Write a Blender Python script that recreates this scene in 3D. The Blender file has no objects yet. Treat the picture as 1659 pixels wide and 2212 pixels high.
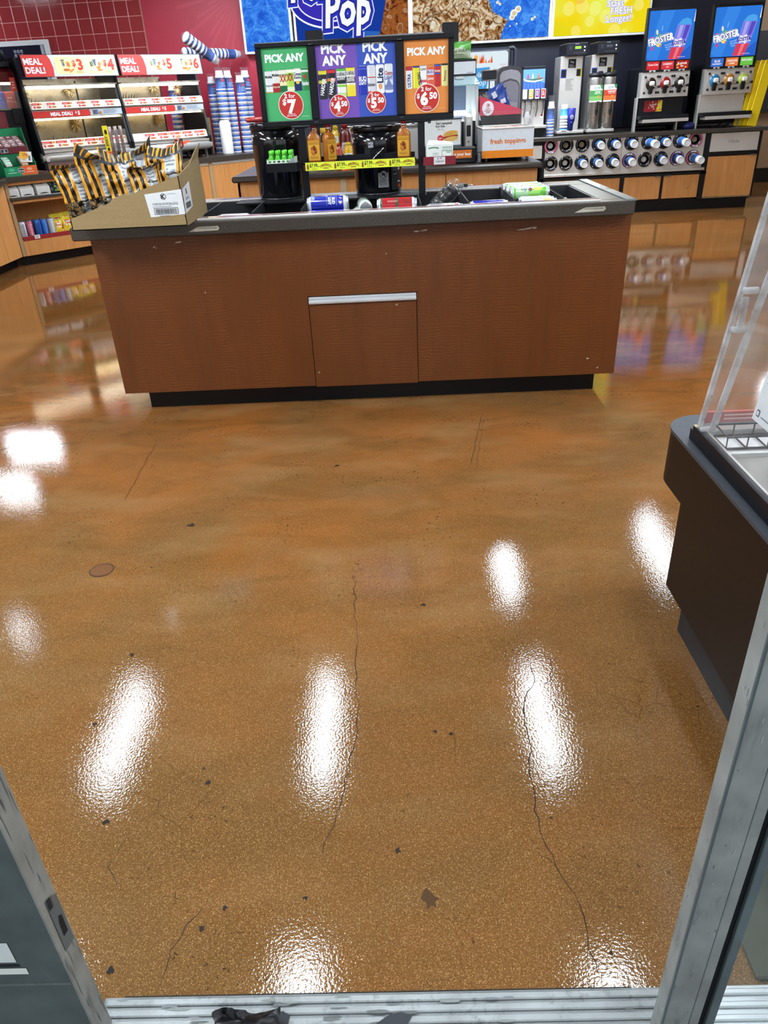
import bpy, math, random
from mathutils import Matrix, Vector, noise as mnoise
R = math.radians
random.seed(7)
SC = bpy.context.scene
COL = SC.collection

# ------------------------------------------------------------------ camera
cam = bpy.data.cameras.new('camera')
camo = bpy.data.objects.new('camera', cam)
COL.objects.link(camo)
F_PX, CX, CY = 1567.2635, 822.3605, 1099.4867
PITCH, ROLL, YAW, CAM_H = 0.5138596, -0.0529252, -0.0310136, 1.3714615
_rz = Matrix.Rotation(YAW, 3, 'Z')
_b = Matrix(((1, 0, 0), (0, 0, -1), (0, 1, 0)))
_rp = Matrix.Rotation(PITCH, 3, 'X')
_rr = Matrix.Rotation(ROLL, 3, 'Z')
_m = _rr @ _rp @ _b @ _rz
camo.matrix_world = Matrix.LocRotScale(Vector((0, 0, CAM_H)), Matrix((_m[0], -_m[1], -_m[2])).transposed().to_quaternion(), None)
cam.sensor_fit = 'VERTICAL'
cam.sensor_height = 36.0
cam.lens = F_PX / 2212 * 36
cam.shift_x = (829.5 - CX) / 2212
cam.shift_y = (CY - 1106) / 2212
cam.clip_start = 0.02
SC.camera = camo

# ------------------------------------------------------------------ world and exposure
w = bpy.data.worlds.new('world')
SC.world = w
w.use_nodes = True
w.node_tree.nodes['Background'].inputs[0].default_value = (0.86, 0.93, 1.0, 1)
w.node_tree.nodes['Background'].inputs[1].default_value = 0.95
vs = SC.view_settings
vs.view_transform = 'Standard'
vs.look = 'None'
vs.exposure = 0.3
vs.gamma = 1.0
vs.use_curve_mapping = False
TROFFER = 42.0      # radiance of the ceiling tubes
BACKLIT = 0.84       # radiance of the backlit signs

# ------------------------------------------------------------------ colours and materials
def hx(h):
    if not isinstance(h, str):
        return tuple(h)
    h = h.lstrip('#')
    v = [int(h[i:i + 2], 16) / 255 for i in (0, 2, 4)]
    return tuple(c / 12.92 if c <= 0.04045 else ((c + 0.055) / 1.055) ** 2.4 for c in v)

MATS = {}
class NT:
    def __init__(s, name):
        s.m = bpy.data.materials.new(name)
        s.m.use_nodes = True
        s.t = s.m.node_tree
        s.t.nodes.clear()
        s.out = s.n('OutputMaterial')
        MATS[name] = s.m
    def n(s, typ, **kw):
        nd = s.t.nodes.new('ShaderNode' + typ)
        for k, v in kw.items():
            if k.startswith('i_'):
                key = k[2:]
                key = int(key) if key.isdigit() else key.replace('_', ' ')
                s.set(nd.inputs[key], v)
            else:
                setattr(nd, k, v)
        return nd
    def set(s, inp, v):
        if isinstance(v, bpy.types.NodeSocket):
            s.t.links.new(v, inp)
        elif isinstance(v, bpy.types.Node):
            s.t.links.new(v.outputs[0], inp)
        else:
            if isinstance(v, (tuple, list)) and len(v) == 3 and inp.type == 'RGBA':
                v = (*v, 1)
            inp.default_value = v
    def mix(s, f, a, b, typ='MIX'):
        nd = s.n('Mix', data_type='RGBA', blend_type=typ)
        s.set(nd.inputs[0], f); s.set(nd.inputs[6], a); s.set(nd.inputs[7], b)
        return nd.outputs[2]
    def math(s, op, a, b=0.5, c=None):
        nd = s.n('Math', operation=op)
        s.set(nd.inputs[0], a); s.set(nd.inputs[1], b)
        if c is not None: s.set(nd.inputs[2], c)
        return nd.outputs[0]
    def ramp(s, f, stops, interp='LINEAR'):
        nd = s.n('ValToRGB')
        s.set(nd.inputs[0], f)
        cr = nd.color_ramp
        cr.interpolation = interp
        while len(cr.elements) < len(stops):
            cr.elements.new(0.5)
        for e, (p, c) in zip(cr.elements, stops):
            e.position = p
            c = (c, c, c) if isinstance(c, (int, float)) else hx(c)
            e.color = (*c, 1)
        return nd.outputs[0]
    def co(s, scale=(1, 1, 1), kind='Object', rot=(0, 0, 0)):
        tc = s.n('TexCoord')
        mp = s.n('Mapping')
        s.set(mp.inputs[0], tc.outputs[kind])
        mp.inputs['Scale'].default_value = scale
        mp.inputs['Rotation'].default_value = rot
        return mp.outputs[0]
    def noise(s, vec, scale, detail=3, rough=0.5, dist=0.0):
        nd = s.n('TexNoise')
        s.set(nd.inputs['Vector'], vec)
        nd.inputs['Scale'].default_value = scale
        nd.inputs['Detail'].default_value = detail
        nd.inputs['Roughness'].default_value = rough
        nd.inputs['Distortion'].default_value = dist
        return nd.outputs[0]
    def voro(s, vec, scale, feature='F1'):
        nd = s.n('TexVoronoi', feature=feature)
        s.set(nd.inputs['Vector'], vec)
        nd.inputs['Scale'].default_value = scale
        return nd
    def bump(s, h, strength=0.2, dist=0.01):
        nd = s.n('Bump')
        s.set(nd.inputs['Height'], h)
        nd.inputs['Strength'].default_value = strength
        nd.inputs['Distance'].default_value = dist
        return nd.outputs[0]
    def bsdf(s, col, rough=0.5, metal=0.0, normal=None, **kw):
        nd = s.n('BsdfPrincipled')
        s.set(nd.inputs['Base Color'], col); s.set(nd.inputs['Roughness'], rough); s.set(nd.inputs['Metallic'], metal)
        if normal is not None: s.set(nd.inputs['Normal'], normal)
        for k, v in kw.items():
            s.set(nd.inputs[k.replace('_', ' ')], v)
        return nd.outputs[0]
    def done(s, sh):
        s.t.links.new(sh, s.out.inputs[0])

def colmat(name, rough, metal=0.0, grain=0.08, coat=0.0, bumpy=0.0, gs=40, spec=0.5):
    t = NT(name)
    a = t.n('Attribute', attribute_name='Col')
    c = t.co()
    ns = t.noise(c, gs, 3)
    k = t.ramp(ns, [(0.3, 1 - grain), (0.7, 1.0)])
    col = t.mix(1.0, a.outputs[0], k, 'MULTIPLY')
    nr = t.bump(t.noise(c, gs * 2, 4), bumpy, 0.004) if bumpy else None
    r = t.ramp(t.noise(c, 9, 2), [(0.3, max(rough - 0.05, 0.02)), (0.7, rough + 0.05)])
    t.done(t.bsdf(col, r, metal, nr, Coat_Weight=coat, Coat_Roughness=0.08, Specular_IOR_Level=spec))
colmat('matte', 0.65, spec=0.25)
colmat('paper', 0.5, grain=0.05, spec=0.3)
colmat('plastic', 0.36, spec=0.28)
colmat('gloss', 0.12, coat=0.3)
colmat('foil', 0.22, grain=0.12, bumpy=0.25, gs=55)
colmat('metal', 0.3, 0.9, grain=0.15)
colmat('chrome', 0.12, 1.0, grain=0.05)
colmat('dirty', 0.55, grain=0.35, gs=14)
t = MATS['dirty'].node_tree          # streaky dark smears rubbed into the old paint
pb = next(n for n in t.nodes if n.type == 'BSDF_PRINCIPLED')
src = pb.inputs['Base Color'].links[0].from_socket
class _W: pass
q = NT.__new__(NT); q.t = t
sm = q.math('MULTIPLY', q.ramp(q.noise(q.co((60, 60, 9)), 1.0, 5, 0.7), [(0.52, 0.0), (0.68, 0.75)]), q.ramp(q.noise(q.co(), 9, 3), [(0.42, 0.0), (0.6, 1.0)]))
t.links.new(q.mix(sm, src, (0.07, 0.075, 0.07)), pb.inputs['Base Color'])
for nm, k in (('glow', BACKLIT), ('lamp', 9.0), ('bright', TROFFER)):
    t = NT(nm)
    a = t.n('Attribute', attribute_name='Col')
    e = t.n('Emission')
    t.set(e.inputs[0], a.outputs[0]); e.inputs[1].default_value = k
    t.done(e.outputs[0])

t = NT('gold_dots')
c = t.co()
v = t.voro(t.mix(0.03, c, t.noise(c, 40, 2)), 85)
a = t.ramp(v.outputs[0], [(0.0, '#8a6a32'), (0.14, '#8a6a32'), (0.18, '#17130f'), (0.30, '#17130f'), (0.33, '#a57f3c'), (0.42, '#a57f3c'), (0.46, '#17130f')])
t.done(t.bsdf(a, 0.3, 0.0, t.bump(t.noise(c, 90, 3), 0.2, 0.004)))

def steel(name, base, sx):
    t = NT(name)
    c = t.co(sx)
    n1 = t.noise(c, 60, 4, 0.6)
    col = t.mix(t.noise(t.co(), 6, 3), tuple(b * 0.8 for b in base), base)
    r = t.ramp(n1, [(0.3, 0.28), (0.7, 0.38)])
    t.done(t.bsdf(col, r, 0.55, t.bump(n1, 0.02, 0.001)))
steel('steel', (0.66, 0.64, 0.61), (1, 1, 30))
steel('alum', (0.72, 0.74, 0.76), (2, 2, 40))

def wood(name, c0, c1, c2, fig):
    t = NT(name)
    c = t.co((1, 1, 1))
    if fig:      # figured cherry: fine cross ripples broken into vertical columns, over vertical grain
        colm = t.noise(t.co((22, 3, 0.8)), 1.0, 3, 0.6)
        wv = t.n('TexWave', wave_type='BANDS', bands_direction='Z', wave_profile='SIN')
        t.set(wv.inputs['Vector'], t.co((0.55, 1, 1.0)))
        wv.inputs['Scale'].default_value = 22
        wv.inputs['Distortion'].default_value = 7.0
        wv.inputs['Detail'].default_value = 2.0
        wv.inputs['Detail Scale'].default_value = 0.7
        grain = t.noise(t.co((120, 20, 2.2)), 1.0, 4, 0.7)
        weave = t.noise(t.co((90, 20, 160)), 1.0, 2, 0.5)
        amp = t.ramp(t.noise(t.co((9, 3, 2.2)), 1.0, 3, 0.6), [(0.38, 0.0), (0.62, 1.0)])
        a = t.mix(t.math('MULTIPLY', t.ramp(wv.outputs[1], [(0.25, 0.0), (0.85, 1.0)]), amp), hx(c0), tuple(x * 1.04 for x in hx(c1)))
        a = t.mix(t.math('MULTIPLY', t.ramp(colm, [(0.35, 0.0), (0.65, 1.0)]), 0.7), a, hx(c2))
        a = t.mix(t.ramp(grain, [(0.3, 0.30), (0.65, 0.0)]), a, hx(c0))
        a = t.mix(t.ramp(weave, [(0.3, 0.22), (0.6, 0.0)]), a, tuple(x * 0.45 for x in hx(c0)))
    else:
        g = t.noise(t.co((26, 26, 1.3)), 1.0, 5, 0.65, 0.5)
        g2 = t.noise(t.co((160, 160, 5)), 1.0, 3, 0.6)
        a = t.mix(t.ramp(g, [(0.3, 0.0), (0.7, 1.0)]), hx(c0), hx(c1))
        a = t.mix(t.ramp(g2, [(0.35, 0.5), (0.6, 0.0)]), a, hx(c2))
    t.done(t.bsdf(a, 0.34, 0.0, None, Specular_IOR_Level=0.35))
wood('cherry', '#5a3014', '#6d3e1a', '#643617', True)
wood('oak', '#bd8046', '#cf9459', '#a0693a', False)

t = NT('stone')
c = t.co()
v = t.voro(c, 260)
sp = t.ramp(v.outputs[0], [(0.0, 1.0), (0.20, 0.0)])
pick = t.ramp(t.n('TexWhiteNoise', i_Vector=v.outputs['Position']).outputs[0], [(0.60, 0.0), (0.62, 1.0)], 'CONSTANT')
base = t.mix(t.noise(c, 90, 3), hx('#2c2722'), hx('#413a33'))
t.done(t.bsdf(t.mix(t.math('MULTIPLY', sp, pick), base, hx('#cfc6b6')), 0.3))

t = NT('laminate')
c = t.co()
a = t.mix(t.noise(c, 3, 3), hx('#170f0a'), hx('#1f140d'))
sp = t.ramp(t.noise(t.co((1, 1, 0.6)), 140, 2), [(0.74, 0.0), (0.80, 0.35)])
t.done(t.bsdf(t.mix(sp, a, hx('#8d8478')), 0.45, 0.0, None, Specular_IOR_Level=0.25))

t = NT('cardboard')
c = t.co()
a = t.mix(t.noise(t.co((1, 1, 60)), 3, 3), hx('#86704b'), hx('#968058'))
a = t.mix(t.ramp(t.noise(c, 160, 2), [(0.35, 0.2), (0.6, 0.0)]), a, hx('#6e5836'))
t.done(t.bsdf(a, 0.8))

t = NT('tile')
c = t.co()
a = t.mix(t.noise(c, 4, 3), hx('#84282c'), hx('#943337'))
t.done(t.bsdf(a, 0.12, 0.0, t.bump(t.noise(c, 9, 2), 0.08, 0.01)))

t = NT('paint')
a = t.n('Attribute', attribute_name='Col')
c = t.co()
k = t.ramp(t.noise(c, 2, 4), [(0.3, 0.9), (0.7, 1.0)])
t.done(t.bsdf(t.mix(1.0, a.outputs[0], k, 'MULTIPLY'), 0.5, 0.0, t.bump(t.noise(c, 90, 2), 0.04, 0.002)))

t = NT('ceiling')
c = t.co()
t.done(t.bsdf(t.mix(t.noise(c, 60, 3), hx('#c9c9c4'), hx('#e2e2de')), 0.9))

# clear sheets: a thin pane lets most light straight through and reflects the rest
def sheet(name, tint, refl, rough, haze):
    t = NT(name)
    tr = t.n('BsdfTransparent', i_0=tint)
    gl = t.n('BsdfGlossy', i_Roughness=rough)
    bk = t.n('NewGeometry')
    fr = t.n('Fresnel')
    t.set(fr.inputs['IOR'], t.math('MULTIPLY_ADD', bk.outputs['Backfacing'], 1 / 1.46 - 1.46, 1.46))   # the same reflection from either side of the sheet
    m1 = t.n('MixShader')
    t.set(m1.inputs[0], t.math('MULTIPLY', fr.outputs[0], refl))
    t.set(m1.inputs[1], tr); t.set(m1.inputs[2], gl)
    df = t.n('BsdfDiffuse', i_0=(0.8, 0.82, 0.84))
    m2 = t.n('MixShader')
    sm = t.ramp(t.noise(t.co(), 14, 4), [(0.3, haze * 0.4), (0.75, haze * 1.6)])
    t.set(m2.inputs[0], sm); t.set(m2.inputs[1], m1); t.set(m2.inputs[2], df)
    t.done(m2.outputs[0])
sheet('glass', (0.95, 0.975, 0.965), 1.0, 0.02, 0.02)
sheet('acrylic', (0.97, 0.965, 0.96), 1.0, 0.06, 0.09)
sheet('acrylic_edge', (0.80, 0.80, 0.80), 1.3, 0.1, 0.35)
sheet('film', (0.985, 0.985, 0.99), 1.2, 0.10, 0.035)
sheet('amber', (0.80, 0.36, 0.06), 1.0, 0.04, 0.0)

# backlit artwork: blue ice and brown cola with ice
t = NT('ice_art')
c = t.co()
n1 = t.noise(t.co((1, 1, 1)), 7, 6, 0.75, 1.6)
n2 = t.noise(c, 34, 5, 0.7, 3.0)
a = t.ramp(t.math('ADD', t.math('MULTIPLY', n1, 0.7), t.math('MULTIPLY', n2, 0.3)), [(0.3, '#0f2fa8'), (0.47, '#2c6fe0'), (0.58, '#4f9cf4'), (0.72, '#a6d3ff')])
e = t.n('Emission', i_1=BACKLIT); t.set(e.inputs[0], a); t.done(e.outputs[0])
t = NT('cola_art')
c = t.co()
n1 = t.noise(c, 5, 6, 0.7, 2.2)
n2 = t.voro(t.mix(0.18, c, t.noise(c, 6, 3)), 9)
a = t.ramp(n1, [(0.32, '#1e0e08'), (0.43, '#6d331a'), (0.52, '#b1682f'), (0.60, '#7d4a2b'), (0.70, '#e3c79a')])
a = t.mix(t.ramp(n2.outputs[0], [(0.05, 0.6), (0.12, 0.0), (0.30, 0.0), (0.34, 0.45), (0.40, 0.0)]), a, hx('#ead9bd'))
e = t.n('Emission', i_1=BACKLIT * 0.85); t.set(e.inputs[0], a); t.done(e.outputs[0])
t = NT('cubes_art')
c = t.co()
v = t.voro(t.mix(0.22, c, t.noise(c, 5, 3)), 5.5, 'DISTANCE_TO_EDGE')
n1 = t.noise(c, 7, 5, 0.62, 2.8)
a = t.ramp(n1, [(0.34, '#3b1f10'), (0.45, '#a3703f'), (0.54, '#dcc8a4'), (0.66, '#f1ece2')])
a = t.mix(t.ramp(v.outputs[0], [(0.0, 0.85), (0.045, 0.0)]), a, hx('#3a1d0e'))
e = t.n('Emission', i_1=BACKLIT * 0.9); t.set(e.inputs[0], a); t.done(e.outputs[0])
t = NT('yellow_art')
c = t.co()
a = t.ramp(t.noise(c, 1.6, 2), [(0.3, '#d9d420'), (0.5, '#f0d81a'), (0.7, '#e6ec52')])
v = t.voro(c, 5.5)
a = t.mix(t.ramp(v.outputs[0], [(0.40, 0.35), (0.43, 0.0)]), a, hx('#fbf7a0'))
e = t.n('Emission', i_1=BACKLIT); t.set(e.inputs[0], a); t.done(e.outputs[0])

# polished, stained concrete
t = NT('floor')
c = t.co()
big = t.noise(c, 0.9, 4, 0.55, 0.6)
mid = t.noise(t.co((1.5, 3.2, 1)), 1.6, 4, 0.6, 0.8)
a = t.mix(t.ramp(big, [(0.36, 0.0), (0.62, 1.0)]), hx('#6f4d2a'), hx('#8a5122'))
a = t.mix(t.ramp(mid, [(0.42, 0.0), (0.70, 0.6)]), a, hx('#553817'))
a = t.mix(t.ramp(t.noise(t.co((2, 4, 1)), 1.1, 3), [(0.5, 0.0), (0.75, 0.5)]), a, hx('#93744c'))
sep = t.n('SeparateXYZ'); t.set(sep.inputs[0], c)
near = t.ramp(t.math('MULTIPLY', sep.outputs[1], 0.25), [(0.25, 1.0), (0.80, 0.25)])
a = t.mix(t.math('MULTIPLY', near, 0.45), a, hx('#77592f'))
grit = t.noise(c, 260, 4, 0.8)
a = t.mix(t.math('MULTIPLY', t.ramp(grit, [(0.38, 0.65), (0.54, 0.0)]), near), a, hx('#43290f'))
v = t.voro(t.mix(0.004, c, t.noise(c, 60, 2)), 430)
wn = t.n('TexWhiteNoise'); t.set(wn.inputs[0], v.outputs['Position'])
dots = t.math('MULTIPLY', t.ramp(v.outputs[0], [(0.22, 1.0), (0.50, 0.0)]), t.ramp(wn.outputs[0], [(0.45, 0.0), (0.95, 0.62)]))
a = t.mix(t.math('MULTIPLY', dots, near), a, hx('#d7b27a'))
pits = t.math('MULTIPLY', t.ramp(t.noise(c, 70, 5, 0.8), [(0.385, 0.85), (0.41, 0.0)]), t.ramp(t.noise(c, 3.5, 3), [(0.50, 0.0), (0.62, 1.0)]))
a = t.mix(pits, a, hx('#241508'))
web = t.voro(t.mix(0.03, c, t.noise(c, 18, 4, 0.7)), 9, 'DISTANCE_TO_EDGE')     # hairline crazing here and there
web = t.math('MULTIPLY', t.ramp(web.outputs[0], [(0.0, 1.0), (0.012, 0.0)]), t.ramp(t.noise(c, 2.3, 4), [(0.50, 0.0), (0.66, 0.75)]))
a = t.mix(t.math('MULTIPLY', web, near), a, hx('#3a2210'))
fine = t.noise(c, 170, 2, 0.5)
rip = t.noise(c, 34, 3, 0.55)
far = t.ramp(t.math('MULTIPLY', sep.outputs[1], 0.1), [(0.1, 1.0), (0.50, 0.2)])
hgt = t.math('ADD', t.math('MULTIPLY', fine, 0.55), t.math('MULTIPLY', rip, 0.22))
bp = t.n('Bump', i_Distance=0.004)
t.set(bp.inputs['Height'], hgt); t.set(bp.inputs['Strength'], t.math('MULTIPLY', far, 0.115))
t.done(t.bsdf(a, 0.042, 0.0, bp.outputs[0], Specular_IOR_Level=0.85))

# ------------------------------------------------------------------ mesh helpers
def FR(x=0, y=0, z=0):      # a sheet facing the shopper (-y): a right, b up, c outwards
    return Matrix(((1, 0, 0, x), (0, 0, -1, y), (0, 1, 0, z), (0, 0, 0, 1)))
def TOPF(x=0, y=0, z=0):
    return Matrix.Translation((x, y, z))
def RTF(x=0, y=0, z=0):     # a sheet facing +x
    return Matrix(((0, 0, 1, x), (1, 0, 0, y), (0, 1, 0, z), (0, 0, 0, 1)))
def LTF(x=0, y=0, z=0):     # a sheet facing -x
    return Matrix(((0, 0, -1, x), (-1, 0, 0, y), (0, 1, 0, z), (0, 0, 0, 1)))
TR = lambda *a: Matrix.Translation(a)
RX = lambda d: Matrix.Rotation(R(d), 4, 'X')
RY = lambda d: Matrix.Rotation(R(d), 4, 'Y')
RZ = lambda d: Matrix.Rotation(R(d), 4, 'Z')

_tc = {}
def tmesh(s, bold):
    k = (s, bold)
    if k not in _tc:
        cu = bpy.data.curves.new('lettering', 'FONT')
        cu.body = s; cu.offset = bold; cu.resolution_u = 2; cu.size = 1; cu.fill_mode = 'FRONT'
        ob = bpy.data.objects.new('lettering', cu)
        me = ob.to_mesh()
        vs_ = [tuple(v.co[:2]) for v in me.vertices]
        fs_ = [tuple(p.vertices) for p in me.polygons]
        ob.to_mesh_clear()
        bpy.data.objects.remove(ob); bpy.data.curves.remove(cu)
        _tc[k] = (vs_, fs_)
    return _tc[k]
_h = tmesh('H', 0.0)[0]
CAP = max(v[1] for v in _h) - min(v[1] for v in _h)

class MB:
    """collects faces with a colour and a material each; build() links them as one mesh object"""
    def __init__(s, root=None):
        s.v, s.f, s.c, s.m, s.s = [], [], [], [], []
        s.base = root.matrix_world.inverted() if root is not None else Matrix()
        s.F = Matrix()
        s.warp = None
    def add(s, vs_, fs_, col, mat='plastic', smooth=False):
        o = len(s.v)
        T = s.base @ s.F
        if s.warp:
            vs_ = [s.warp(*v) for v in vs_]
        s.v += [tuple(T @ Vector(v)) for v in vs_]
        many = isinstance(col, list)
        flip = False
        for i, f in enumerate(fs_):
            s.f.append(tuple(o + j for j in f))
            s.c.append(hx(col[i] if many else col)); s.m.append(mat[i] if isinstance(mat, list) else mat); s.s.append(smooth)
        return s
    def box(s, x0, y0, z0, x1, y1, z1, col, mat='plastic', bev=0.0):
        x0, x1 = min(x0, x1), max(x0, x1); y0, y1 = min(y0, y1), max(y0, y1); z0, z1 = min(z0, z1), max(z0, z1)
        if not bev:
            vs_ = [(x, y, z) for z in (z0, z1) for y in (y0, y1) for x in (x0, x1)]
            return s.add(vs_, [(0, 2, 3, 1), (4, 5, 7, 6), (0, 1, 5, 4), (2, 6, 7, 3), (0, 4, 6, 2), (1, 3, 7, 5)], col, mat)
        b = min(bev, (x1 - x0) / 2.01, (y1 - y0) / 2.01, (z1 - z0) / 2.01)
        X, Y, Z = (x0, x1), (y0, y1), (z0, z1)
        vs_, idx = [], {}
        for i in (0, 1):
            for j in (0, 1):
                for k in (0, 1):
                    for ax in range(3):
                        p = [X[i], Y[j], Z[k]]
                        for q in range(3):
                            if q != ax:
                                p[q] += b if (i, j, k)[q] == 0 else -b
                        idx[i, j, k, ax] = len(vs_); vs_.append(tuple(p))
        fs_ = []
        for ax in range(3):
            p, q = [a for a in range(3) if a != ax]
            for d in (0, 1):
                L = []
                for (e, g) in ((0, 0), (1, 0), (1, 1), (0, 1)):
                    t_ = [0, 0, 0]; t_[ax] = d; t_[p] = e; t_[q] = g
                    L.append(idx[(*t_, ax)])
                fs_.append(tuple(L))
                for g in (0, 1):      # edge strip between faces ax and p, along q is handled once
                    pass
        for ax in range(3):           # edges running along ax
            p, q = [a for a in range(3) if a != ax]
            for e in (0, 1):
                for g in (0, 1):
                    L = []
                    for d, fa in ((0, p), (1, p), (1, q), (0, q)):
                        t_ = [0, 0, 0]; t_[ax] = d; t_[p] = e; t_[q] = g
                        L.append(idx[(*t_, fa)])
                    fs_.append(tuple(L))
        for i in (0, 1):
            for j in (0, 1):
                for k in (0, 1):
                    fs_.append(tuple(idx[i, j, k, a] for a in range(3)))
        c0 = Vector(((x0 + x1) / 2, (y0 + y1) / 2, (z0 + z1) / 2))
        out = []
        for f in fs_:
            p = [Vector(vs_[i]) for i in f]
            nn = (p[1] - p[0]).cross(p[2] - p[0])
            out.append(f if nn.dot(sum(p, Vector()) / len(p) - c0) > 0 else f[::-1])
        return s.add(vs_, out, col, mat)
    def prism(s, pts, h0, h1, col, mat='plastic', axis='z'):
        """2-D outline (counter-clockwise) pushed from h0 to h1 along axis"""
        n = len(pts)
        mk = {'z': lambda a, b, h: (a, b, h), 'y': lambda a, b, h: (a, h, b), 'x': lambda a, b, h: (h, a, b)}[axis]
        vs_ = [mk(a, b, h0) for a, b in pts] + [mk(a, b, h1) for a, b in pts]
        fs_ = [tuple(range(n))[::-1], tuple(range(n, 2 * n))] + [(i, (i + 1) % n, n + (i + 1) % n, n + i) for i in range(n)]
        if axis == 'y':
            fs_ = [f[::-1] for f in fs_]
        if h1 < h0:
            fs_ = [f[::-1] for f in fs_]
        return s.add(vs_, fs_, col, mat)
    def loft(s, secs, col, mat='plastic', n=20, p=2.0, caps=True, smooth=True, cx=0, cy=0):
        """stack of superellipse sections (z, half-width, half-depth[, dx, dy]); col may be one colour per band"""
        vs_, fs_, cs = [], [], []
        for sec in secs:
            z, a, b = sec[:3]
            dx, dy = (sec[3], sec[4]) if len(sec) > 3 else (0, 0)
            for i in range(n):
                th = 2 * math.pi * (i + 0.5) / n
                cc, ss = math.cos(th), math.sin(th)
                vs_.append((cx + dx + a * math.copysign(abs(cc) ** (2 / p), cc), cy + dy + b * math.copysign(abs(ss) ** (2 / p), ss), z))
        many = isinstance(col, list)
        for k in range(len(secs) - 1):
            for i in range(n):
                fs_.append((k * n + i, k * n + (i + 1) % n, (k + 1) * n + (i + 1) % n, (k + 1) * n + i)); cs.append(col[k] if many else col)
        if caps:
            fs_.append(tuple(range(n))[::-1]); cs.append(cs[0])
            m_ = (len(secs) - 1) * n
            fs_.append(tuple(range(m_, m_ + n))); cs.append(cs[-2])
        return s.add(vs_, fs_, cs, mat, smooth)
    def cyl(s, x, y, z0, z1, r, col, mat='plastic', n=16, r1=None):
        return s.loft([(z0, r, r), (z1, r1 or r, r1 or r)], col, mat, n, 2.0, True, True, x, y)
    def tube(s, pts, r, col, mat='plastic', n=8, close=True):
        P = [Vector(p) for p in pts]
        vs_, fs_ = [], []
        up = Vector((0.01, 0.02, 1))
        for i, p in enumerate(P):
            d = (P[min(i + 1, len(P) - 1)] - P[max(i - 1, 0)]).normalized()
            a = d.cross(up)
            if a.length < 0.05: a = d.cross(Vector((1, 0, 0)))
            a.normalize(); b = d.cross(a)
            rr = r[i] if isinstance(r, (list, tuple)) else r
            vs_ += [tuple(p + (a * math.cos(2 * math.pi * k / n) + b * math.sin(2 * math.pi * k / n)) * rr) for k in range(n)]
        for i in range(len(P) - 1):
            fs_ += [(i * n + k, i * n + (k + 1) % n, (i + 1) * n + (k + 1) % n, (i + 1) * n + k) for k in range(n)]
        if close:
            fs_ += [tuple(range(n))[::-1], tuple(range((len(P) - 1) * n, len(P) * n))]
        return s.add(vs_, fs_, col, mat, True)
    # ---- flat print in the frame F: a right, b up, layer outwards
    LAY = 0.0005
    def poly(s, pts, col, layer=1, mat='paper'):
        return s.add([(a, b, layer * s.LAY) for a, b in pts], [tuple(range(len(pts)))], col, mat)
    def rect(s, a0, b0, a1, b1, col, layer=1, mat='paper'):
        if s.warp:      # cut up so that it can bend
            k = 8
            for i in range(k):
                u0, u1 = a0 + (a1 - a0) * i / k, a0 + (a1 - a0) * (i + 1) / k
                s.poly([(u0, b0), (u1, b0), (u1, b1), (u0, b1)], col, layer, mat)
            return s
        return s.poly([(a0, b0), (a1, b0), (a1, b1), (a0, b1)], col, layer, mat)
    def ell(s, a, b, ra, rb, col, layer=1, mat='paper', n=24, rot=0):
        cr, sr = math.cos(rot), math.sin(rot)
        return s.poly([(a + ra * math.cos(2 * math.pi * i / n) * cr - rb * math.sin(2 * math.pi * i / n) * sr,
                        b + ra * math.cos(2 * math.pi * i / n) * sr + rb * math.sin(2 * math.pi * i / n) * cr) for i in range(n)], col, layer, mat)
    def rrect(s, a0, b0, a1, b1, r, col, layer=1, mat='paper'):
        r = min(r, abs(a1 - a0) / 2, abs(b1 - b0) / 2)
        P = []
        for (cx, cy, t0) in ((a1 - r, b0 + r, -90), (a1 - r, b1 - r, 0), (a0 + r, b1 - r, 90), (a0 + r, b0 + r, 180)):
            P += [(cx + r * math.cos(R(t0 + q)), cy + r * math.sin(R(t0 + q))) for q in (0, 30, 60, 90)]
        return s.poly(P, col, layer, mat)
    def text(s, body, a, b, h, col, layer=2, align='C', bold=0.02, maxw=None, sx=1.0, shear=0.0, rot=0.0, arch=0.0, mat='paper'):
        """body with cap height h, baseline at b"""
        vs_, fs_ = tmesh(body, bold)
        if not vs_: return s
        k = h / CAP
        x0, x1 = min(v[0] for v in vs_), max(v[0] for v in vs_)
        kx = k * sx
        if maxw and (x1 - x0) * kx > maxw: kx = maxw / (x1 - x0)
        wd = (x1 - x0) * kx
        off = {'C': -wd / 2, 'L': 0, 'R': -wd}[align]
        cr, sr = math.cos(R(rot)), math.sin(R(rot))
        out = []
        for x, y in vs_:
            px, py = (x - x0) * kx + off, y * k
            px += shear * py
            py -= arch * h * (2 * px / max(wd, 1e-6)) ** 2
            out.append((a + px * cr - py * sr, b + px * sr + py * cr, layer * s.LAY))
        return s.add(out, fs_, col, mat)
    def lines(s, a0, b0, a1, b1, n, col, layer=2, fill=0.45, mat='paper'):      # small print too fine to read
        for i in range(n):
            b = b1 - (b1 - b0) * (i + 0.5) / n
            hh = (b1 - b0) / n * fill / 2
            s.rect(a0, b - hh, a0 + (a1 - a0) * random.uniform(0.7, 1.0), b + hh, col, layer, mat)
        return s
    def build(s, name, parent=None, label=None, kind=None):
        me = bpy.data.meshes.new(name)
        me.from_pydata(s.v, [], s.f)
        slots = []
        for m in s.m:
            if m not in slots: slots.append(m)
        for m in slots: me.materials.append(MATS[m])
        me.polygons.foreach_set('material_index', [slots.index(m) for m in s.m])
        me.polygons.foreach_set('use_smooth', s.s)
        at = me.color_attributes.new('Col', 'FLOAT_COLOR', 'CORNER')
        buf = []
        for f, c in zip(s.f, s.c):
            buf += [c[0], c[1], c[2], 1.0] * len(f)
        at.data.foreach_set('color', buf)
        me.update()
        ob = bpy.data.objects.new(name, me)
        COL.objects.link(ob)
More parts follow.
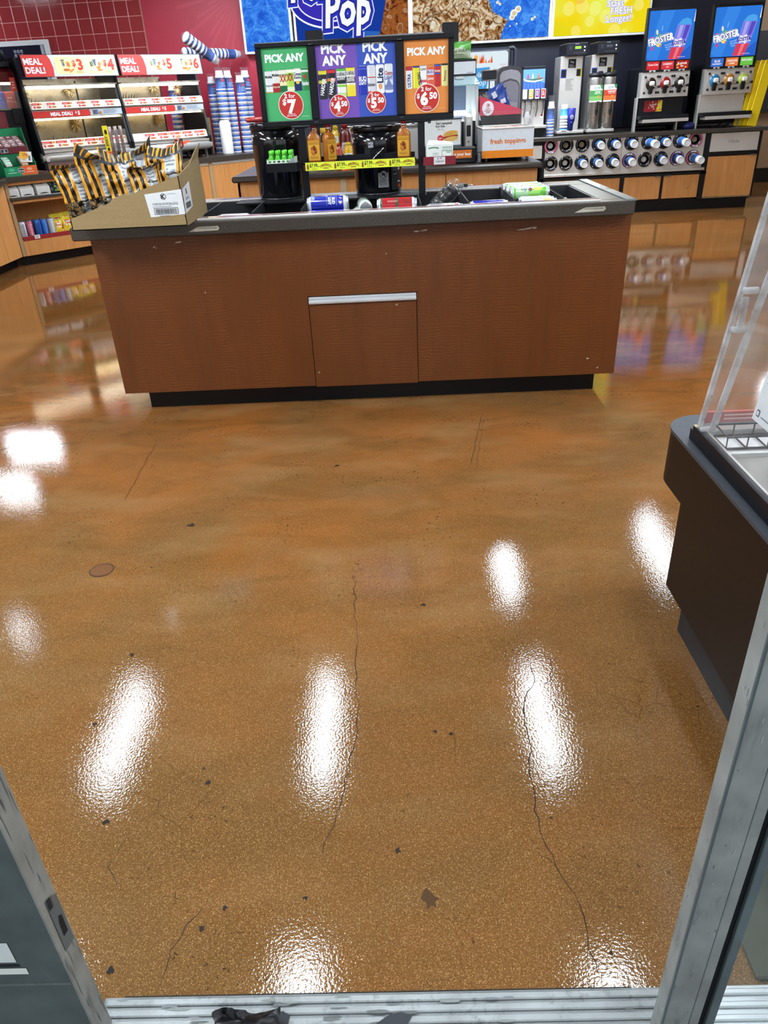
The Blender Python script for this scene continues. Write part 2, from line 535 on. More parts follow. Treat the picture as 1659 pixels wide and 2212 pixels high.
        if parent is not None: ob.parent = parent
        if label: ob['label'] = label
        if kind: ob['kind'] = kind
        return ob

def T(name, label, cat, loc=(0, 0, 0), rz=0.0, group=None):
    o = bpy.data.objects.new(name, None)
    o.empty_display_size = 0.05
    COL.objects.link(o)
    o.location = loc; o.rotation_euler = (0, 0, R(rz))
    o['label'] = label; o['category'] = cat
    if group: o['group'] = group
    o.matrix_world = Matrix.LocRotScale(Vector(loc), Matrix.Rotation(R(rz), 3, 'Z').to_quaternion(), None)
    return o
def solo(name, mb, label, cat, M=None, group=None):
    o = mb.build(name)
    if M is not None: o.matrix_world = M
    o['label'] = label; o['category'] = cat
    if group: o['group'] = group
    return o
def place(o, M):
    o.matrix_world = M
    return o
def dup(root, M, label=None, group=None):
    r = root.copy(); COL.objects.link(r); r.matrix_world = M
    if label: r['label'] = label
    if group: r['group'] = group
    for ch in list(root.children):
        c_ = ch.copy(); COL.objects.link(c_); c_.parent = r
        for g in list(ch.children):
            d = g.copy(); COL.objects.link(d); d.parent = c_
    return r
def structure(name, mb, parent=None, label=None):
    return mb.build(name, parent, label, 'structure')

# ================================================================== the room
YW = 10.9                       # back wall
CEIL = 3.0
m = MB(); m.box(-7, 0.69, -0.1, 7, 13.2, 0, '#8f5a29', 'floor')
FLOOR = structure('floor', m)
m = MB(); m.box(-7, -2.5, -0.13, 7, 0.60, -0.02, '#77777a', 'matte'); structure('floor_outside', m)
def crack(pts, wd, name='crack'):
    m = MB()
    L, Rr = [], []
    P = [Vector((*p, 0)) for p in pts]
    # refine with jitter
    Q = []
    for a_, b_ in zip(P[:-1], P[1:]):
        k = max(2, int((b_ - a_).length / 0.022))
        for i in range(k):
            q = a_.lerp(b_, i / k)
            if i: q += Vector((random.uniform(-1, 1), random.uniform(-1, 1), 0)) * 0.006
            Q.append(q)
    Q.append(P[-1])
    for i, q in enumerate(Q):
        d = (Q[min(i + 1, len(Q) - 1)] - Q[max(i - 1, 0)]).normalized()
        n_ = Vector((-d.y, d.x, 0)) * wd * random.uniform(0.3, 1.0) * (0.25 if i in (0, len(Q) - 1) else 1)
        L.append(q + n_); Rr.append(q - n_)
    vs_ = [(p.x, p.y, 0.0006) for p in L + Rr]
    n = len(L)
    m.add(vs_, [(i, n + i, n + i + 1, i + 1) for i in range(n - 1)], '#2a1709', 'matte')
    m.build(name, FLOOR)
crack([(0.342, 1.538), (0.342, 1.465), (0.30, 1.382), (0.277, 1.135), (0.271, 1.015), (0.288, 0.928), (0.312, 0.869), (0.320, 0.822), (0.313, 0.762), (0.319, 0.721)], 0.0016)
crack([(-0.162, 1.995), (-0.141, 1.62), (-0.127, 1.383), (-0.132, 1.274), (-0.155, 1.111), (-0.191, 0.962)], 0.0012)
crack([(0.402, 1.554), (0.384, 1.463), (0.338, 1.413)], 0.0012)
crack([(-0.465, 0.713), (-0.461, 0.778), (-0.445, 0.821), (-0.417, 0.858)], 0.0015)
crack([(0.413, 3.307), (0.33, 2.9), (0.30, 2.755)], 0.0014)
crack([(0.425, 3.29), (0.35, 2.9), (0.32, 2.73)], 0.0012)
crack([(-1.15, 3.185), (-1.13, 2.8), (-1.118, 2.583)], 0.0014)
crack([(0.288, 0.928), (0.262, 0.95), (0.25, 0.99)], 0.001)
crack([(-0.62, 1.02), (-0.64, 0.95), (-0.60, 0.90)], 0.001)
for (x, y, r, c_) in [(-0.473, 1.16, 0.008, '#1c1208'), (-0.493, 1.201, 0.005, '#2b1a0c'), (0.066, 1.296, 0.006, '#1c1208'), (0.105, 1.287, 0.006, '#1c1208'), (-0.032, 0.972, 0.008, '#20170f'),
                      (0.026, 0.864, 0.021, '#4a3113'), (-0.563, 0.741, 0.008, '#15130f'), (-0.267, 2.824, 0.012, '#161310'), (-0.79, 2.357, 0.018, '#2c1a0c'), (0.353, 0.753, 0.005, '#3a140c'),
                      (-0.217, 0.872, 0.005, '#15130f'), (-0.795, 1.622, 0.008, '#2b1a0c'), (-0.809, 1.354, 0.008, '#2b1a0c'), (-0.68, 1.06, 0.009, '#20150c'), (0.061, 1.813, 0.010, '#2b1a0c'),
                      (-0.375, 0.855, 0.006, '#1a1511'), (-0.413, 0.816, 0.007, '#20150c'), (0.30, 1.04, 0.004, '#1c1208')]:
    m = MB()
    n = 15
    P = []
    for i in range(n):
        q = r * random.uniform(0.4, 1.15)
        P.append((x + q * math.cos(2 * math.pi * i / n) * (1.0 if r < 0.015 else 1.5 if r > 0.025 else 1), y + q * math.sin(2 * math.pi * i / n)))
    m.F = TOPF(); m.LAY = 0.0008
    m.poly(P, c_, 1, 'matte'); m.build('stain', FLOOR)
# a round cover plate let into the floor
m = MB(); m.F = TOPF(-1.038, 2.072, 0)
m.ell(0, 0, 0.042, 0.042, '#3c2412', 1, 'matte'); m.ell(0, 0, 0.038, 0.036, '#66401f', 2, 'matte')
m.build('cover_plate', FLOOR)

m = MB(); m.box(-7, 0.5, CEIL, 7, 13.2, CEIL + 0.1, '#d0d0cc', 'ceiling'); CEILING = structure('ceiling', m)
NAVY = '#0a0c22'
m = MB(); m.box(-7, YW, 0, 4.74, YW + 0.12, CEIL, NAVY, 'paint'); WALLB = structure('wall_back', m)
m = MB(); m.box(-1.62, YW - 0.012, 0.9, 4.73, YW, CEIL, NAVY, 'paint'); m.build('navy_panel', WALLB)
m = MB(); m.box(-2.975, YW - 0.018, 0.9, -1.62, YW, CEIL, '#a41e36', 'paint')
m.F = FR(-1.72, YW - 0.018, 2.62)
for k in range(26):                # pale sunburst petals printed on the red panel
    a_ = R(180 + 180 * (k + 0.5) / 26)
    ln = 0.62 + 0.22 * math.sin(k * 2.1)
    m.poly([(0.10 * math.cos(a_), 0.10 * math.sin(a_)), (ln * math.cos(a_ - 0.03), ln * math.sin(a_ - 0.03)), (ln * 1.05 * math.cos(a_), ln * 1.05 * math.sin(a_)), (ln * math.cos(a_ + 0.03), ln * math.sin(a_ + 0.03))], '#ad2840', 1, 'paint')
m.build('red_panel', WALLB, 'smooth dark red wall panel with a faint sunburst')
m = MB(); m.box(-2.99, YW - 0.026, 0.9, -2.975, YW, CEIL, '#c98d7d', 'metal'); m.build('edge_trim', WALLB)
m = MB(); m.box(-5.6, YW - 0.008, 0.9, -2.99, YW, CEIL, '#d59a92', 'matte'); m.build('tile_grout', WALLB)
tile = MB().box(0, -0.005, 0, 0.1555, 0.003, 0.160, '#8e1c20', 'tile', 0.003).build('tile', WALLB)
tile.location = (-2.992 - 0.1605, YW - 0.006, 2.0855)
for i in range(1, 17):
    for j in range(-3, 6):
        if i == 1 and j == 0: continue
        o = tile.copy(); COL.objects.link(o)
        o.location = (-2.992 - 0.1605 * i, YW - 0.006 + random.uniform(-0.001, 0.001), 2.0855 + 0.165 * j)
m = MB(); m.box(-7.1, 0.5, 0, -7, 13.2, CEIL, '#8b6f5c', 'paint'); structure('wall_left', m)
m = MB(); m.box(7, 0.5, 0, 7.1, 13.2, CEIL, '#a58d72', 'paint'); structure('wall_right', m)
m = MB(); m.box(4.0, 12.1, 0, 7, 12.2, CEIL, '#8f7355', 'paint'); structure('wall_beyond', m)
m = MB(); m.box(4.74, 12.08, 0.0, 7, 12.1, 0.2, '#17140f', 'plastic'); structure('baseboard_beyond', m)
m = MB(); m.box(4.80, 12.02, 0.95, 6.6, 12.1, 1.95, '#1d1a24', 'paint'); m.box(5.52, 12.0, 1.0, 5.60, 12.05, 1.4, '#d8d8d6', 'paint'); m.build('trim_1'); bpy.data.objects['trim_1']['kind'] = 'structure'
m = MB(); m.box(-7, 0.5, 0, -1.5, 0.68, CEIL, '#c9c4b8', 'paint'); m.box(1.75, 0.5, 0, 7, 0.68, CEIL, '#c9c4b8', 'paint'); m.box(-1.5, 0.5, 2.3, 1.75, 0.68, CEIL, '#c9c4b8', 'paint')
structure('wall_front', m)

# white-framed hatch in the tiled wall with a dark room behind it
m = MB()
m.box(-5.5, YW - 0.05, 1.5, -4.22, YW - 0.016, 2.22, '#c9cacb', 'plastic', 0.006); WIN = m.build('window_1'); WIN['kind'] = 'structure'
m = MB(); m.box(-5.45, YW - 0.056, 1.55, -4.285, YW - 0.05, 2.165, '#0d1026', 'gloss'); m.build('window_opening', WIN)
m = MB(); m.F = FR(-4.62, YW - 0.057, 2.10)
for k in range(3):
    for j in range(2):
        m.rrect(-0.06 + k * 0.042, -0.012 - j * 0.045, -0.028 + k * 0.042, 0.022 - j * 0.045, 0.008, '#8b8f9c', 1)
        m.rect(-0.052 + k * 0.042, -0.004 - j * 0.045, -0.036 + k * 0.042, 0.006 - j * 0.045, '#0d1026', 2)
m.rect(0.29, -0.5, 0.33, 0.06, '#9a9ca6', 1); m.build('window_marks', WIN)

# ceiling tubes and small downlights, with unseen fill lights added
def troffer(x, y, lx, ly, label, group, kind='bright', col='#e8f4ff'):
    t_ = T('ceiling_light', label, 'ceiling light', (x, y, CEIL), 0, group)
    MB().box(-lx / 2 - 0.03, -ly / 2 - 0.03, -0.035, lx / 2 + 0.03, ly / 2 + 0.03, 0, '#d8d8d8', 'plastic').build('frame', t_)
    MB().box(-lx / 2, -ly / 2, -0.045, lx / 2, ly / 2, -0.03, col, kind).build('diffuser', t_)
    return t_
LT = 'long white light on the ceiling above the shiny floor, among fluorescent tubes and added fill lights'
for x, y in ((-2.29, 4.17), (-0.66, 1.85), (-0.66, 4.17), (1.06, 1.75), (1.06, 4.20), (1.08, 6.4), (2.73, 4.2), (2.75, 6.6), (-2.29, 9.0), (-0.66, 8.9), (1.06, 8.9), (2.2, 9.2), (-2.29, 1.8), (2.73, 1.8), (-3.95, 1.8), (4.4, 1.8)):
    troffer(x, y, 0.115 if 2 < y < 8 else 0.17 if y < 2 and abs(x) < 2 else 0.5, 1.05, LT, 'ceiling tubes over the floor')  # outer front lights are added unseen fill; hidden rear tubes widened to brighten the room
for x, y in ((-2.23, 5.86), (-3.71, 5.53), (-0.61, 6.72)):
    troffer(x, y, 0.10, 0.10, 'small square white downlight on the ceiling left of the tubes', 'small ceiling downlights')
troffer(-5.5, 10.0, 0.75, 0.22, 'broad white ceiling panel light above the tiled back corner', None)
troffer(-5.15, 8.6, 0.5, 0.14, 'wide white ceiling panel light above the left counter corner', None)
troffer(6.0, 10.6, 0.3, 1.2, 'white fill light added out of view on the ceiling above the right rear passage', None)  # added out of view to brighten the dark wall beyond
troffer(-4.2, 3.0, 0.25, 1.2, 'white tube light on the ceiling by the left wall', None)

# backlit sign band high on the back wall
LB = T('lightbox_sign', 'long backlit menu sign band high on the navy wall with ice and cola pictures', 'sign', (0.7, YW - 0.1, 1.92))
def pane(x0, x1, z0, mat):
    m = MB(LB); m.box(x0, YW - 0.14, z0, x1, YW - 0.02, 2.95, '#dfe3e6', 'plastic', 0.004); f_ = m.build('panel_frame', LB)
    b = 0.028
    m = MB(LB); m.box(x0 + b, YW - 0.146, z0 + b, x1 - b, YW - 0.14, 2.95 - b, '#ffffff', mat); m.build('picture', f_)
    return f_
pane(-1.733, -1.118, 1.936, 'ice_art')
P2_ = pane(-1.092, 0.352, 1.93, 'cola_art')
P3_ = pane(0.352, 2.088, 1.918, 'cubes_art')
P4_ = pane(2.092, 3.305, 1.918, 'yellow_art')
m = MB(LB); m.F = FR(0, YW - 0.147, 0)
m.poly([(-1.06, 1.965), (-0.12, 1.965), (-0.02, 2.10), (0.05, 2.4), (0.05, 2.9), (-1.06, 2.9)], '#173a9a', 1, 'glow')
m.poly([(-0.55, 1.965), (-0.12, 1.965), (-0.02, 2.10), (-0.30, 2.12)], '#2a63b8', 2, 'glow')
m.ell(-0.62, 2.44, 0.50, 0.285, '#f4f6ff', 3, 'glow', 40); m.ell(-0.62, 2.445, 0.485, 0.27, '#2a2aa8', 4, 'glow', 40); m.ell(-0.60, 2.45, 0.43, 0.225, '#eef2ff', 5, 'glow', 40); m.ell(-0.60, 2.453, 0.418, 0.213, '#3b2fb0', 6, 'glow', 40)
for bold, cc, ly in ((0.15, '#f4f6ff', 7), (0.125, '#2f36bc', 8), (0.065, '#232a88', 9), (0.03, '#f4f8ff', 10)):
    m.text('Pop', -0.42, 2.19, 0.34, cc, ly, 'C', bold, sx=0.74, shear=0.14, rot=3, mat='glow')
    m.text('Polar', -0.74, 2.47, 0.30, cc, ly - 0.5, 'C', bold, sx=0.78, shear=0.14, rot=3, mat='glow')
m.build('logo', P2_)
m = MB(LB); m.F = FR(0, YW - 0.147, 0)
P = [(2.055, 1.95), (1.46, 1.95), (1.50, 2.06), (1.55, 2.14), (1.44, 2.20), (1.36, 2.24), (1.31, 2.36), (1.25, 2.50), (1.20, 2.90), (2.055, 2.90)]
m.poly(P, '#2456d8', 1, 'ice_art')
for (a_, b_, r_) in ((1.62, 2.21, 0.045), (1.67, 2.25, 0.04), (1.60, 2.17, 0.035), (1.42, 2.33, 0.02), (1.45, 2.31, 0.016), (1.66, 2.10, 0.012), (1.58, 2.08, 0.01), (1.85, 2.14, 0.02), (1.88, 2.16, 0.015)):
    m.ell(a_, b_, r_, r_ * 0.9, '#eef0ea', 2, 'glow', 14); m.ell(a_ + 0.005, b_, r_ * 0.6, r_ * 0.5, '#d8c79a', 3, 'glow', 12)
m.build('blue_splash', P3_)
m = MB(LB); m.F = FR(0, YW - 0.147, 0)
for bold, cc, ly in ((0.085, '#f5f5ff', 2), (0.055, '#3a44a6', 3), (0.02, '#ffffff', 4)):
    m.text('Stays', 2.855, 2.225, 0.068, cc, ly, 'C', bold, rot=1, mat='glow')
    m.text('FRESH', 2.935, 2.145, 0.066, cc, ly, 'C', bold, rot=1, mat='glow')
    m.text('Longer!', 2.91, 2.065, 0.068, cc, ly, 'C', bold, rot=1, mat='glow')
random.seed(3)
for k in range(16):
    a_, b_, r_ = random.uniform(2.18, 3.2), random.uniform(2.02, 2.6), random.uniform(0.04, 0.12)
    if a_ + r_ < 3.26 and b_ - r_ > 1.96 and not (2.66 < a_ < 3.15 and b_ < 2.35): m.ell(a_, b_, r_, r_, random.choice(['#f6ef5a', '#f9f38a', '#e2e04a', '#f3c94a']), 1, 'glow', 20)
m.build('slogan', P4_)

# ================================================================== the island
ISL = T('island_counter', 'long cherry wood island counter with a dark stone top and sunken bin trough', 'counter', (-0.145, 4.0, 0))
m = MB(ISL); m.box(-1.39, 3.58, 0.1, 1.10, 4.36, 0.72, '#2a1a10', 'matte'); m.build('carcass', ISL)
m = MB(ISL)
m.prism([(-1.3976, 0.105), (-0.409, 0.105), (-0.409, 0.557), (0.119, 0.557), (0.119, 0.105), (1.109, 0.105), (1.109, 0.865), (-1.3976, 0.865)], 3.556, 3.58, '#6a361a', 'cherry', 'y')
m.build('front_panel', ISL)
m = MB(ISL); m.box(-0.4055, 3.554, 0.100, 0.1155, 3.579, 0.5205, '#6a361a', 'cherry'); DR = m.build('door', ISL)
m = MB(ISL)
m.prism([(3.572, 0.552), (3.562, 0.553), (3.553, 0.545), (3.558, 0.537), (3.545, 0.528), (3.546, 0.5215), (3.572, 0.5215)][::-1], -0.4055, 0.1155, '#c8cdd2', 'alum', 'x'); m.build('handle', DR, 'aluminium edge pull')
for x0, x1 in ((-1.3976, -1.378), (1.089, 1.109)):
    m = MB(ISL); m.box(x0, 3.58, 0.105, x1, 4.37, 0.865, '#6a361a', 'cherry'); m.build('side_panel', ISL)
m = MB(ISL); m.box(-1.3976, 4.37, 0.105, 1.109, 4.39, 0.865, '#6a361a', 'cherry'); m.build('back_panel', ISL)
m = MB(ISL); m.box(-1.3, 3.625, 0.0, 1.03, 4.32, 0.105, '#0d0d10', 'plastic'); m.build('toe_kick', ISL)
# stone top: four strips round the trough
WX0, WX1, WY0, WY1 = -1.27, 0.968, 3.588, 4.24
m = MB(ISL)
m.box(-1.462, 3.502, 0.865, 1.104, WY0, 0.925, '#4a443c', 'stone', 0.006)
m.box(-1.462, WY1, 0.865, 1.104, 4.43, 0.925, '#4a443c', 'stone', 0.006)
m.box(-1.462, WY0, 0.865, WX0, WY1, 0.925, '#4a443c', 'stone'); m.box(WX1, WY0, 0.865, 1.104, WY1, 0.925, '#4a443c', 'stone')
m.build('countertop', ISL)
m = MB(ISL)
m.box(WX0, WY0, 0.74, WX1, WY1, 0.752, '#16181c', 'plastic'); m.box(WX0, WY0, 0.752, 0.70, WY1, 0.862, '#16181c', 'plastic'); m.box(0.605, 3.915, 0.862, 0.812, 4.16, 0.893, '#16181c', 'plastic')
for b in ((WX0, WY0, 0.752, WX1, WY0 + 0.008, 0.922), (WX0, WY1 - 0.008, 0.752, WX1, WY1, 0.922), (WX0, WY0, 0.752, WX0 + 0.008, WY1, 0.922), (WX1 - 0.008, WY0, 0.752, WX1, WY1, 0.922)):
    m.box(*b, '#2c2d2e', 'plastic')
m.box(0.70, WY0 + 0.01, 0.752, 0.822, WY1 - 0.01, 0.862, '#16181c', 'plastic'); m.box(0.822, WY0 + 0.01, 0.752, WX1 - 0.01, WY1 - 0.01, 0.80, '#42504c', 'gloss')
m.build('bin_trough', ISL, 'black sunken bin trough')
for x in (-0.885, -0.653, -0.418, 0.152, 0.376, 0.597, 0.82):
    m = MB(ISL)
    m.prism([(3.70, 0.753), (4.14 if x < 0.2 else 4.23, 0.753), (4.14 if x < 0.2 else 4.23, 0.934), (3.715, 0.930), (3.70, 0.915)], x - 0.003, x + 0.003, '#1b1c20', 'matte', 'x')
    m.build('divider', ISL)
m = MB(ISL); m.box(-0.80, 4.075, 0.922, 0.20, 4.26, 0.930, '#0d0d11', 'matte'); m.build('trough_cover', ISL)
m = MB(ISL); m.box(1.062, 3.504, 0.924, 1.108, 4.43, 0.931, '#8f969a', 'metal'); m.build('end_strip', ISL, 'aluminium strip')
# clear-fronted price rails along both lips of the trough
for (x0, x1, y0, y1, nm) in ((-0.88, 0.955, 3.535, 3.592, 'front'), (-1.25, -0.40, 4.243, 4.272, 'rear'), (-0.05, 0.975, 4.243, 4.272, 'rear')):
    m = MB(ISL); m.box(x0, y0, 0.924, x1, y1, 0.934, '#d9d4d0', 'gloss', 0.002); m.F = TOPF(0, 0, 0.934); m.base = MB(ISL).base
    q = (y1 - y0)
    m.rect(x0, y0 + q * 0.42, x1, y0 + q * 0.62, '#b63a3e', 1, 'gloss'); m.rect(x0, y0 + q * 0.70, x1, y0 + q * 0.92, '#e9e4e0', 1, 'gloss')
    m.rect(x0, y0 + q * 0.05, x1, y0 + q * 0.30, '#6e6a66', 1, 'gloss')
    for k in range(9):
        a_ = x0 + (x1 - x0) * random.random() * 0.9
        m.rect(a_, y0 + q * 0.62, a_ + random.uniform(0.04, 0.12), y0 + q * 0.70, random.choice(['#e3a93c', '#c9434a', '#8b8f9a']), 2, 'gloss')
    m.build('price_rail', ISL)
m = MB(ISL); m.F = FR(0, 3.502, 0)
for x0, x1, z in ((-0.92, -0.775, 0.8905), (0.832, 0.972, 0.8935)):
    P = [(x0, z - 0.008), (x0 + 0.03, z + 0.005), (x0 + 0.05, z + 0.012), (x1 - 0.005, z + 0.013), (x1, z + 0.002), (x1 - 0.01, z - 0.006), (x0 + 0.06, z - 0.007)]
    m.poly(P, '#b9b4a6', 1, 'dirty'); m.poly([(a_ * 0.9 + (x0 + x1) * 0.05, b_ * 0.8 + z * 0.2) for a_, b_ in P[1:5]], '#8d887c', 2, 'dirty')
m.build('sticker_remnant', ISL, 'torn label remnant')
m = MB(ISL); m.F = FR(0, 3.556, 0)
random.seed(11)
for x, z, wd in ((-0.985, 0.833, 0.03), (-1.10, 0.815, 0.012), (0.142, 0.832, 0.05), (0.16, 0.834, 0.03), (0.62, 0.820, 0.06), (0.645, 0.818, 0.05), (0.02, 0.50, 0.008), (-0.385, 0.178, 0.006), (0.97, 0.19, 0.012), (-0.9, 0.6, 0.004), (-0.02, 0.74, 0.005), (1.02, 0.14, 0.008)):
    for k in range(3):
        a_, b_ = x + random.uniform(-0.5, 0.5) * wd, z + random.uniform(-0.003, 0.003)
        q = wd * random.uniform(0.2, 0.5)
        m.poly([(a_ - q, b_ - 0.003), (a_ + q * 0.6, b_ - 0.002), (a_ + q, b_ + 0.004), (a_ - q * 0.2, b_ + 0.002)], '#b5a79b', 6 + 0.4 * k, 'matte')
m.build('scuff', ISL, 'pale scuff marks')

# ------------------------------------------------------------------ sign stand over the island
SG = T('sign_stand', 'black framed price sign on two posts standing in the island trough', 'sign', (-0.14, 4.1, 0.93))
BK = '#0f1016'
m = MB(SG)
x0, x1, z0, z1, y0, y1 = -0.612, 0.338, 1.272, 1.629, 4.085, 4.115
for b in ((x0, z0, x1, z0 + 0.026), (x0, z1 - 0.022, x1, z1), (x0, z0 + 0.026, x0 + 0.026, z1 - 0.022), (x1 - 0.026, z0 + 0.026, x1, z1 - 0.022), (-0.364, z0 + 0.026, -0.326, z1 - 0.022), (0.058, z0 + 0.026, 0.099, z1 - 0.022)):
    m.box(b[0], y0, b[1], b[2], y1, b[3], BK, 'plastic', 0.003)
for xx, zz in ((-0.345, 1.612), (-0.345, 1.286), (0.078, 1.612), (0.078, 1.286)):
    m.tube([(xx - 0.01, y0 - 0.001, zz), (xx + 0.01, y0 - 0.001, zz + 0.001)], 0.002, '#6c6c70', 'metal', 6)
m.build('frame', SG)
m = MB(SG); m.box(x0 + 0.01, 4.102, z0 + 0.01, x1 - 0.01, 4.112, z1 - 0.01, '#101015', 'plastic'); m.build('backboard', SG)
for x in (-0.422, 0.176):
    m = MB(SG); m.box(x - 0.017, 4.086, 0.930, x + 0.017, 4.114, 1.272, BK, 'plastic', 0.002); m.box(x - 0.05, 4.08, 1.262, x + 0.05, 4.12, 1.274, BK, 'plastic', 0.003)
    for d in (-0.04, 0.04): m.cyl(x + d, 4.083, 1.255, 1.264, 0.008, '#3a3a40', 'plastic', 10)
    m.build('post', SG)

def price(m, a, b, r, ly, big, cents=None):
    m.ell(a, b, r, r, '#f2e6da', ly, 'paper', 36); m.ell(a, b, r * 0.945, r * 0.945, '#bf3128', ly + 1, 'paper', 36)
    m.text('2', a - r * 0.36, b + r * 0.50, r * 0.28, '#fafcff', ly + 2, 'C', 0.045); m.text('for', a + r * 0.13, b + r * 0.50, r * 0.28, '#fafcff', ly + 2, 'C', 0.012)
    if cents:
        m.text('$', a - r * 0.70, b + r * 0.02, r * 0.30, '#fafcff', ly + 2, 'C', 0.035)
        m.text(big, a - r * 0.22, b - r * 0.46, r * 0.82, '#fafcff', ly + 2, 'C', 0.05, maxw=r * 0.72)
        m.text(cents, a + r * 0.50, b - r * 0.06, r * 0.42, '#fafcff', ly + 2, 'C', 0.045, maxw=r * 0.70)
    else:
        m.text('$', a - r * 0.50, b + r * 0.05, r * 0.38, '#fafcff', ly + 2, 'C', 0.03)
        m.text(big, a + r * 0.08, b - r * 0.52, r * 0.86, '#fafcff', ly + 2, 'C', 0.05)
    m.text('ON ONE AT', a, b - r * 0.66, r * 0.075, '#fafcff', ly + 2, 'C', 0.01); m.text('REGULAR PRICE', a, b - r * 0.78, r * 0.075, '#fafcff', ly + 2, 'C', 0.01)
def pcan(m, a, b, w_, h_, body, bands, words, ly=2):
    """printed picture of a tall can: body colour, (from, to, colour) bands, (text, height share, size share, colour, rotated)"""
    m.rrect(a - w_ / 2, b, a + w_ / 2, b + h_, w_ * 0.2, body, ly)
    for f0, f1, cc in bands:
        m.rrect(a - w_ / 2, b + h_ * f0, a + w_ / 2, b + h_ * f1, w_ * 0.08, cc, ly + 1)
    m.rect(a - w_ * 0.40, b + h_ * 0.05, a - w_ * 0.28, b + h_ * 0.93, tuple(min(1, c * 1.25 + 0.03) for c in hx(body)), ly + 0.5)
    for s_, f, k, cc, rt in words:
        if rt: m.text(s_, a + w_ * k / 2, b + h_ * f, w_ * k, cc, ly + 2, 'C', 0.03, maxw=h_ * 0.6, rot=rt)
        else: m.text(s_, a, b + h_ * f, w_ * k, cc, ly + 2, 'C', 0.03, maxw=w_ * 0.92)
    m.rect(a - w_ * 0.38, b + h_ * 0.985, a + w_ * 0.38, b + h_ * 1.0, '#b9bcc0', ly + 1)
def poster(x0, x1, z0, z1, label):
    m = MB(SG); m.F = FR(x0, 4.100, z0); m.base = MB(SG).base
    return m
# green poster
m = poster(-0.587, -0.363, 1.297, 1.608, '')
W_, H_ = 0.224, 0.311
m.rect(0, 0, W_, H_, '#49ad6b', 0)
m.text('PICK ANY', W_ / 2, 0.252, 0.030, '#f6fbff', 1, 'C', 0.045, maxw=0.19)
cw = 0.036
pcan(m, 0.026, 0.124, cw, 0.092, '#e3e6ea', [(0, 0.05, '#b9a15a')], [('Modelo', 0.68, 0.32, '#22242a', 0), ('Especial', 0.30, 0.2, '#5a6472', 0)])
pcan(m, 0.061, 0.125, cw, 0.092, '#e3e2dd', [(0, 0.42, '#a02a2a')], [('Modelo', 0.74, 0.32, '#22242a', 0), ('CHELADA', 0.44, 0.24, '#f0e8e0', 0), ('Especial', 0.22, 0.2, '#e8c8a8', 0)])
pcan(m, 0.096, 0.126, cw, 0.093, '#e8dfae', [(0.80, 1.0, '#e9e7d8'), (0, 0.28, '#1e6b42')], [('DOS EQUIS', 0.74, 0.16, '#3b5a34', 0), ('XX', 0.46, 0.72, '#b02a28', 0)])
pcan(m, 0.131, 0.127, cw, 0.093, '#a9cf52', [(0.84, 1.0, '#e6efd0'), (0.02, 0.2, '#dfe9c0')], [('LIME', 0.74, 0.16, '#2f6a34', 0), ('XX', 0.48, 0.72, '#b02a28', 0)])
pcan(m, 0.167, 0.128, cw, 0.094, '#e9e6dc', [(0, 0.42, '#1d2a5e')], [('Corona', 0.68, 0.36, '#23305f', 0), ('Extra', 0.54, 0.30, '#23305f', 0)])
m.ell(0.167, 0.163, 0.009, 0.007, '#e2c33c', 5)
pcan(m, 0.203, 0.129, cw, 0.094, '#2f8a4b', [(0.80, 0.90, '#dfe8dc')], [('Heineken', 0.22, 0.5, '#eef4ee', 0)])
m.poly([(0.203 + (0.013 if i % 2 == 0 else 0.005) * math.sin(i * math.pi / 5), 0.186 + (0.013 if i % 2 == 0 else 0.005) * math.cos(i * math.pi / 5)) for i in range(10)][::-1], '#c9302c', 5)
price(m, 0.123, 0.068, 0.062, 6, '7')
m.rect(0.172, 0.017, 0.21, 0.0185, '#cfe3d2', 1)
m.build('poster', SG, 'green price poster')
# purple and blue poster
m = poster(-0.326, 0.058, 1.297, 1.609, '')
m.rect(0, 0, 0.199, 0.312, '#7450ac', 0); m.rect(0.199, 0, 0.384, 0.312, '#3a54b2', 0)
for a_ in (0.089, 0.288):
    m.text('PICK', a_, 0.276, 0.037, '#f6fbff', 1, 'C', 0.045, maxw=0.128); m.text('ANY', a_, 0.227, 0.037, '#f6fbff', 1, 'C', 0.045, maxw=0.118)
cw = 0.040
pcan(m, 0.027, 0.085, cw, 0.122, '#26292e', [(0.86, 1.0, '#d5cf3c'), (0.55, 0.66, '#c8c436')], [('HARDER', 0.42, 0.42, '#f0f2f0', 76)])
pcan(m, 0.070, 0.087, cw, 0.122, '#26262a', [(0.88, 1.0, '#c8342e'), (0.6, 0.7, '#d8782e')], [('HARDER', 0.42, 0.42, '#f0f2f0', 76)])
pcan(m, 0.118, 0.090, cw + 0.003, 0.122, '#e4e8e0', [(0.90, 1.0, '#5fb248'), (0.47, 0.70, '#1e2426'), (0.36, 0.44, '#8cc63c'), (0, 0.16, '#b9d88a')], [('CLUBTAILS', 0.75, 0.3, '#2a2c30', 0), ('SUNNY', 0.60, 0.28, '#d8dcd0', 0)])
pcan(m, 0.164, 0.092, cw + 0.003, 0.122, '#e8e8dc', [(0.88, 1.0, '#e6d93a'), (0.47, 0.70, '#1e2426'), (0.0, 0.40, '#e6d436')], [('CLUBTAILS', 0.75, 0.3, '#2a2c30', 0), ('SCREW', 0.61, 0.26, '#e8e8e0', 0), ('DRIVER', 0.51, 0.26, '#e8e8e0', 0)])
pcan(m, 0.222, 0.095, cw, 0.122, '#2434a6', [(0.88, 0.92, '#5866c8')], [('BUD', 0.50, 0.42, '#eef2fa', 0), ('LIGHT', 0.36, 0.42, '#eef2fa', 0)])
pcan(m, 0.265, 0.097, cw, 0.122, '#d2d3da', [(0.0, 0.10, '#c8483c'), (0.56, 0.60, '#c86a5a')], [('Budweiser', 0.28, 0.34, '#5a5c68', 0)])
